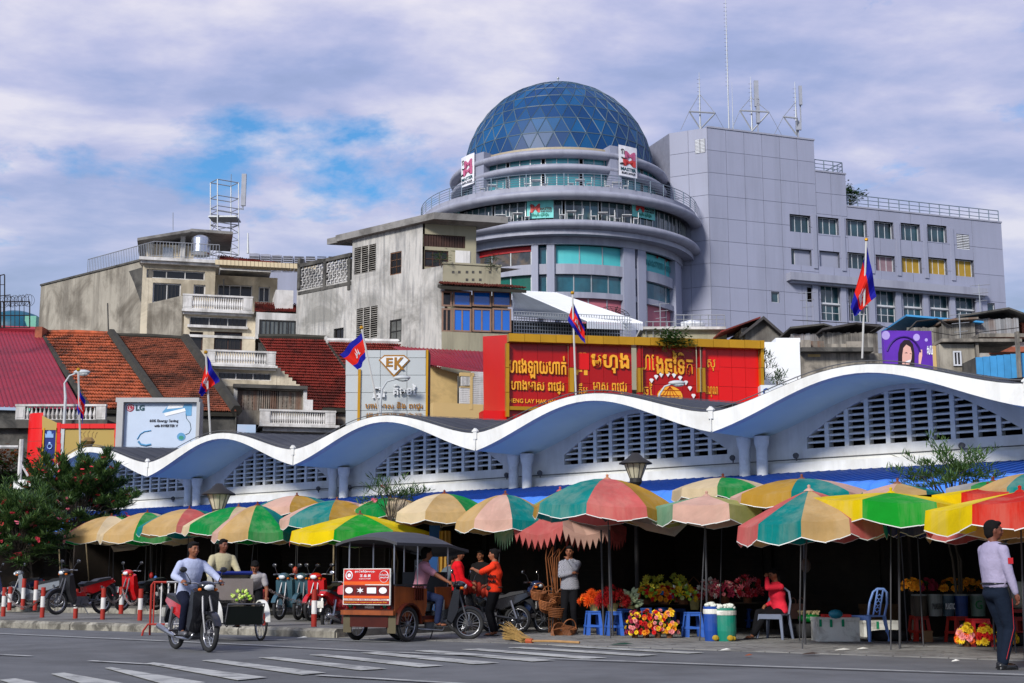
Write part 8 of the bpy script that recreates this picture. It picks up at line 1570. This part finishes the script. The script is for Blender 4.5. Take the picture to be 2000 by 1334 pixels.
chk = mat('checked_shirt', (.28, .29, .33), .9); nt_ = chk.node_tree; bs = nt_.nodes['Principled BSDF']; geo = node(nt_, 'ShaderNodeTexCoord'); ck = node(nt_, 'ShaderNodeTexChecker'); ck.inputs['Scale'].default_value = 62; ck.inputs[1].default_value = (.42, .42, .46, 1); ck.inputs[2].default_value = (.025, .025, .04, 1); nt_.links.new(geo.outputs['Object'], ck.inputs[0]); nt_.links.new(ck.outputs[0], bs.inputs['Base Color'])
person('woman in a black and white checked shirt standing with a hand at her mouth', on(1114, 1238), D(-.25, -.97), chk, fab('black', (20, 20, 24), .8), sc=.99, woman=True, fat=1.08, hL=(.18, .02, 1.46), hR=(.16, .08, 1.20), eL=(.2, 1, -1), eR=(.2, -1, -.6), tuck=False, hair='long')
cr_ = fab('coral_red', (225, 45, 65), .85)
person('seated woman in a coral red jacket hiding her face, on the grey chair', on(1522, 1247), D(-.93, -.35), cr_, fab('black', (20, 20, 24), .8), sc=.96, woman=True, pel=(-.04, 0, .52), neck=(.05, 0, 1.02), hL=(.24, .02, 1.15), hR=(.20, -.10, .62), fL=(.62, .10, .08), fR=(.50, -.08, .08), kL=(.3, 0, 1), kR=(.3, 0, 1), eL=(1, .6, -1), tuck=False, nod=.3, hair='long', fat=1.1)
b = MB(); c0 = on(935, 1236)
for k in range(7): b.ball((c0.x - .27 + k * .09, c0.y, .88 + .05 * math.sin(k)), (.07, .15, .15 - abs(k - 3) * .012), 10, 7)
tag(build('red_bundle', b, mat('red_woven', C(185, 50, 25, .75), .8, .3, 14), smooth=True), 'ribbed red woven bundle carried on the black motorbike beside the woman', 'bundle')
# cyclo
hc_ = D(.48, -.88); fw2 = Vector((math.cos(hc_), math.sin(hc_), 0)); pc_ = G(463, 1253) - fw2 * .75
t = thing('cyclo', 'pedal cyclo with beige folded hood and black footboard behind the moving motorbike', 'cyclo', pc_, hc_); cnv = mat('beige_canvas', C(180, 175, 160, .7), .85, .12, 4, .4, 8); gcv = mat('grey_canvas', C(150, 138, 132, .7), .85, .1, 4); blc = mat('blue_canvas', C(15, 40, 130, .7)); dkgreen = mat('dark_green_paint', C(22, 30, 26, .6), .3)
for s_ in (-.43, .43): wheel(t, .75, .34, s_, w=.022)
wheel(t, -.75, .34, 0, w=.022)
for s_ in (-.43, .43): sh(t, 'mudguard', [(.75 + .385 * math.cos(math.radians(q)), .34 + .385 * math.sin(math.radians(q))) for q in range(0, 150, 18)] + [(.75 + .36 * math.cos(math.radians(q)), .34 + .36 * math.sin(math.radians(q))) for q in range(150, -10, -18)], .09, wht, y=s_, tp=.99)
sh(t, 'footboard', [(.55, .36), (1.10, .30), (1.20, .62), (1.17, .62), (1.08, .36), (.55, .42)], .66, dkgreen, tp=1); b = MB(); b.tube([(1.10, -.33, .36), (1.22, -.33, .66), (1.22, .33, .66), (1.10, .33, .36)], .016, 6); build('foot_rail', b, eng, t); sh(t, 'seat_box', [(.05, .42), (.62, .42), (.62, .60), (.05, .66)], .68, blackp, tp=.98)
for s_ in (-.35, .35): sh(t, 'side_panel', [(.02, .42), (.66, .42), (.52, .80), (.0, .92)], .04, mat('brown_canvas', C(85, 75, 62, .7), .8), y=s_, tp=.98)
b = MB(); hd_ = [(.05, .66), (-.02, .92), (.08, 1.12), (.26, 1.20)]
for i in range(3): (x0, z0), (x1, z1) = hd_[i], hd_[i + 1]; b.quad((x0, -.38, z0), (x1, -.38, z1), (x1, .38, z1), (x0, .38, z0)); [b.quad((x0, s_, z0), (x1, s_, z1), (.40, s_, z1 * .5 + .45), (.42, s_, z0 * .6 + .32)) for s_ in (-.38, .38)]
build('hood', b, cnv, t); b = MB(); b.tube([(.26, -.40, 1.20), (.26, .40, 1.20)], .035, 7); build('hood_edge', b, blc, t); b = MB(); b.box(.43, .46, -.36, .36, .72, 1.10); build('hood_front_flap', b, gcv, t)
b = MB(); b.tube([(.75, -.43, .34), (.75, .43, .34)], .018, 6); b.tube([(.3, 0, .42), (-.1, 0, .30), (-.75, .06, .34)], .022, 6); b.tube([(-.1, 0, .30), (-.35, 0, .88)], .02, 6); b.tube([(-.75, .06, .34), (-.35, 0, .80), (.05, 0, .75)], .016, 6); b.tube([(.02, -.30, 1.0), (.02, .30, 1.0)], .014, 6); b.torus((-.05, .05, .32), .09, .01, 'y', 14, 4); b.tube([(-.05, -.12, .24), (-.05, .14, .40)], .01, 4); build('frame', b, eng, t)
b = MB(); b.ball((-.36, 0, .92), (.14, .09, .04), 10, 6); build('saddle', b, seatm, t)
bt = bouquet('green_fruit', 'heap of pale green fruit on the cyclo seat', pc_ + fw2 * .35 + Vector((.16, 0, .66)), .16, .14, [('bud', GRN, .9), ('bud', fl((210, 225, 130)), 1.0)], 26, (.12, .05, gcv), 91, leaf=20)
person('cyclo driver in a khaki shirt seated behind the beige hood', pc_, hc_, fab('khaki', (195, 185, 150), .75), fab('dark_navy', (22, 26, 45), .8), pel=(-.36, 0, 1.02), neck=(-.28, 0, 1.52), hL=(.0, .30, 1.02), hR=(.0, -.30, 1.06), fL=(-.1, .24, .30), fR=(.02, -.30, .10), kL=(1, .2, .3), kR=(1, -.2, .2), eL=(-.2, 1, -.3), eR=(-.2, -1, -.3), tuck=False, yaw=.25, skin=mat('skin_dark', C(120, 68, 48, .75), .6))
person('person in a white shirt bending behind the cyclo', G(494, 1222, Z1), D(.2, -1), fab('white', (190, 185, 185), .7), fab('black', (20, 20, 24), .8), pel=(-.25, 0, .80), neck=(.16, 0, 1.05), nod=.7, hL=(.30, .25, .60), hR=(.30, -.25, .60), hair='long', tuck=False, sleeve=.5, sc=.95, fL=(-.1, .12, .08), fR=(-.1, -.12, .08))
# ================================================================ tuk tuk
rt = math.radians(58); f3 = Vector((math.cos(rt), math.sin(rt), 0)); cR = (G(683, 1254) + G(800, 1252)) / 2; tk = thing('tuk_tuk', 'brown varnished tuk tuk trailer with dark grey roof and red menu board on its back', 'tuk tuk', cR, rt); varn = mat('varnished_wood', C(165, 85, 38, .75), .35, .2, 4, streak=(C(80, 35, 15, .7), .5, 3), spec=.6); varnd = mat('dark_varnish', C(75, 25, 12, .7), .4, .2, 4); chs = mat('chassis_black', (.02, .018, .016), .6)
Wt, Lt = .52, 1.35; x0t = -.30
for s_ in (-.56, .56): wheel(tk, .05, .31, s_, w=.04); sh(tk, 'wheel_arch', [(.05 + .37 * math.cos(math.radians(q)), .31 + .37 * math.sin(math.radians(q))) for q in range(0, 181, 20)] + [(.05 + .34 * math.cos(math.radians(q)), .31 + .34 * math.sin(math.radians(q))) for q in range(180, -1, -20)], .12, varnd, y=s_ * 1.02, tp=.99)
def tb(name, x0, x1, y0, y1, z0, z1, m_): b = MB(); b.box(x0, x1, y0, y1, z0, z1); return build(name, b, m_, tk)
tb('floor', x0t, Lt, -Wt, Wt, .36, .44, varnd); tb('rear_panel', x0t - .01, x0t + .03, -Wt, Wt, .44, .98, varnd); tb('bumper', x0t - .10, x0t - .02, -Wt - .06, Wt + .06, .47, .55, varn); tb('rear_skirt', x0t - .03, x0t - .012, -Wt + .1, Wt - .1, .26, .46, varnd)
for s_ in (-1, 1):
    sh(tk, 'side_panel', [(x0t, .44), (Lt * .45, .44), (Lt * .50, .62), (Lt * .5, .92), (x0t, .98)], .03, varn, y=s_ * Wt, tp=.99); sh(tk, 'front_side_panel', [(Lt * .74, .30), (Lt, .30), (Lt + .12, .95), (Lt * .70, .95)], .03, varn, y=s_ * Wt, tp=.99); tb('armrest', x0t, Lt * .5, s_ * Wt - .035, s_ * Wt + .035, .97, 1.0, seatm); tb('running_board', Lt * .45, Lt * .78, s_ * Wt - .02, s_ * Wt + .08, .33, .37, varn)
    tb('reflector', Lt * .83, Lt * .90, s_ * (Wt + .018) - .003, s_ * (Wt + .018) + .003, .50, .72, wht)
    for k in range(5): tb('baluster', Lt * .20 + k * .06, Lt * .22 + k * .06, s_ * (Wt + .03) - .01, s_ * (Wt + .03) + .01, .72, .97, varnd)
tb('rear_seat', x0t + .05, x0t + .50, -Wt + .05, Wt - .05, .66, .78, seatm); tb('seat_back', x0t + .04, x0t + .12, -Wt + .05, Wt - .05, .78, 1.20, seatm); tb('front_seat', Lt - .35, Lt, -Wt + .05, Wt - .05, .66, .76, seatm); tb('front_back', Lt - .04, Lt + .04, -Wt + .03, Wt - .03, .76, 1.22, seatm); tb('chassis', x0t + .05, Lt + .3, -.3, -.25, .28, .36, chs); tb('chassis', x0t + .05, Lt + .3, .25, .30, .28, .36, chs); tb('mud_flap', x0t - .02, x0t, -.58, -.40, .16, .50, mat('flap_tan', C(110, 100, 75, .6))); tb('mud_flap', x0t - .02, x0t, .40, .58, .16, .50, mat('flap_tan', C(110, 100, 75, .6)))
b = MB(); b.tube([(.05, -.56, .31), (.05, .56, .31)], .025, 6); b.tube([(Lt + .2, 0, .34), (Lt + .7, 0, .50), (Lt + .8, 0, .78)], .03, 6); build('axle_and_drawbar', b, chs, tk)
for x in (x0t + .02, .42, Lt + .02):
    for s_ in (-1, 1): build('roof_post', MB().tube([(x, s_ * (Wt - .02), .44), (x, s_ * (Wt - .02), 1.74)], .014, 6), chrome, tk)
rf = mat('grey_vinyl_roof', (.045, .045, .05), .55, .1, 2); b = MB(); nx, ny = 14, 8
RX = lambda i: -.45 + 2.25 * i / nx; 
def rz_(i, j): u, v = i / nx, j / ny * 2 - 1; return 1.72 + .22 * (1 - abs(v) ** 2.2) * (1 - max(0, (abs(u - .42) * 1.9)) ** 3) - (.0 if u < .7 else (u - .7) * .3)
g_ = [[(RX(i), (j / ny * 2 - 1) * .68, rz_(i, j)) for j in range(ny + 1)] for i in range(nx + 1)]
for i in range(nx):
    for j in range(ny): b.quad(g_[i][j], g_[i + 1][j], g_[i + 1][j + 1], g_[i][j + 1])
for e in ([g_[0][j] for j in range(ny + 1)], [g_[nx][j] for j in range(ny + 1)], [r_[0] for r_ in g_], [r_[ny] for r_ in g_]):
    for p, q in zip(e[:-1], e[1:]): b.quad(p, q, (q[0], q[1], q[2] - .05), (p[0], p[1], p[2] - .05))
build('roof', b, rf, tk, smooth=False)
# menu board on the back
bx = x0t - .13; bo = lambda y0, y1, z0, z1, name, m_, d=.0: tb(name, bx - .012 - d, bx - d, -y1, -y0, z0, z1, m_)
brd = tb('menu_board', bx - .01, bx + .012, -.545, .50, .645, 1.275, wht); bred, borg, bdk = mat('board_red', C(195, 25, 20, .8)), mat('board_orange', C(235, 95, 25, .8)), mat('board_dark_red', C(140, 15, 18, .8))
def bb_(y0, y1, z0, z1, nm, m_, d=.012): return tb(nm, bx - d - .004, bx - d, y0, y1, z0, z1, m_)
bb_(-.525, .48, 1.03, 1.26, 'print', bred); bb_(-.525, .48, .99, 1.05, 'print', borg, .0165); bb_(-.525, .48, .66, .985, 'print', bdk); bb_(-.525, .48, .76, .80, 'print', borg, .0165); bb_(-.525, .48, .72, .75, 'print', wht, .0165); bb_(-.52, -.0, .985, 1.0, 'print', wht, .021)
for k, y in enumerate((.355, .105, -.145, -.395)):
    bb_(y - .115, y + .115, .82, .97, 'food_picture', mat('board_maroon', C(90, 12, 15, .8)), .0165); b = MB(); pts = [(.085 * math.cos(i * .5236) * (1 if k != 1 or i % 2 else .4), .055 * math.sin(i * .5236) * (1 if k != 1 or i % 2 else .4)) for i in range(12)] if k != 2 else [(-.10, -.05), (.10, -.05), (.10, .05), (-.10, .05)]; b.prism(pts, (bx - .022, y, .895), (0, 1, 0), (0, 0, 1), (-.004, 0, 0)); build('food_print', b, whp, tk)
T3 = lambda s_, y, z, w_, h_, m_=whp: text(s_, m_, tk, (bx - .022, y, z), (0, -1, 0), (0, 0, 1), w_, h_, depth=.002, bold=.02, world=False)
T3('គ្រឿងកំប៉ុងសមុទ្រ', .23, 1.20, .44, .045); T3('王 品 居', .12, 1.125, .24, .045); T3('ម្ហូបអាហារថ្មី', .14, 1.085, .26, .022); T3('ការពិសារ៥០០៛', -.33, 1.15, .17, .035); T3('ឆ្ងាញ់ពិសា', -.33, 1.10, .17, .035); T3('បាយឆាសាច់គោ បាយឆាសមុទ្រ គុយទាវឆា មីឆា', .47, .675, .95, .028, goldl); T3('ប្រហិតបំពង នំប៉័ង សាច់អាំង ការីមាន់', .47, .725, .95, .020, bred)
b = MB(); b.torus((bx - .024, .36, 1.155), .07, .012, 'x', 22, 4); b.ball((bx - .02, .36, 1.155), (.006, .04, .035), 10, 6); build('round_logo', b, whp, tk); b = MB(); b.torus((bx - .024, -.41, 1.135), .10, .005, 'x', 16, 3); build('stamp_print', b, whp, tk)
tb('number_plate', x0t - .025, x0t - .015, -.10, .10, .585, .635, wht)
for s_ in (-.38, .38):
    for k, (dy, m_) in enumerate(((-.05, rlens), (.05, mat('green_lens', C(20, 160, 110, .8), .2)), (.11, rlens))): b = MB(); b.ball((x0t - .02, s_ + dy, .60 + .02 * (k % 2)), (.02, .035, .028), 8, 5); build('tail_light', b, m_, tk)
q = tk.location + f3 * (Lt - .1) + Vector((0, 0, 1.20)); 
b = MB(); b.box(Lt + .05, Lt + .06, -.05, .28, 1.22, 1.45); sg = build('price_board', b, blackp, tk); text('តម្លៃ ៥០០ ១០០០', whp, tk, (Lt + .045, .25, 1.30), (0, -1, 0), (0, 0, 1), .26, .06, depth=.002, world=False)
# hanging bags, urn and other small things
for i, (x, y, c_, s_) in enumerate(((296, 1122, (200, 40, 40), .09), (304, 1128, (60, 120, 200), .08), (290, 1140, (190, 40, 30), .12), (312, 1150, (180, 175, 175), .2), (502, 1112, (220, 130, 110), .07), (577, 1112, (190, 70, 40), .10), (580, 1125, (120, 30, 30), .10), (1574, 1100, (70, 60, 55), .12))):
    Y = interpY(x) - .3; p = U(x, y, Y); t = thing('hanging_bag', ['red plastic bag hanging on the thin pole at left', 'blue plastic bag hanging on the thin pole at left', 'dark red bag low on the pole at left', 'large clear bag of goods behind the barrier', 'small salmon cloth hanging under the big tan parasol', 'orange brown bag hung above the mopeds', 'maroon bag hung lower above the mopeds', 'dark cloth bag hanging behind the seated woman'][i], 'bag', p); b = MB(); b.ball((0, 0, -s_ * .3), (s_ * .7, s_ * .5, s_), 9, 6); build('bag', b, mat('bag_%d' % i, C(*c_, .7), .5, .3, 12, .6, 14), t, smooth=True); build('string', MB().tube([(0, 0, s_ * .5), (0, 0, U(x, 1050, Y).z - p.z)], .005, 3), iron, t)
p = on(1994, 1250); t = build('urn', MB().lathe(p, [(0, .55), (.10, .56), (.20, .66), (.26, .85), (.30, 1.02), (.26, 1.03), (0, .9)], 18), mat('cream_plastic', C(220, 220, 200, .75), .4), smooth=True); tag(t, 'cream round tub on a stand cut by the right edge behind the guard', 'tub'); b = MB(); b.box(p.x - .25, p.x + .25, p.y - .2, p.y + .2, .50, .56); b.box(p.x - .22, p.x - .18, p.y, p.y + .04, 0, .5); b.box(p.x + .18, p.x + .22, p.y, p.y + .04, 0, .5); t = build('small_stand', b, pred); tag(t, 'small red stand carrying the cream tub at the right edge', 'stand')
boxthing('white_car', 'pale parked cart panel glimpsed under the oleander', 'cart', 70, 118, 1188, 1150, .8, ps_)
boxthing('concrete_block', 'tapered concrete pole base behind the second bollard pair', 'block', 209, 228, 1196, 1176, .3, kerb_m); boxthing('concrete_block', 'concrete pole base left of the parked red motorbike', 'block', 88, 112, 1200, 1165, .3, mat('cardboard', C(120, 90, 60, .6)))
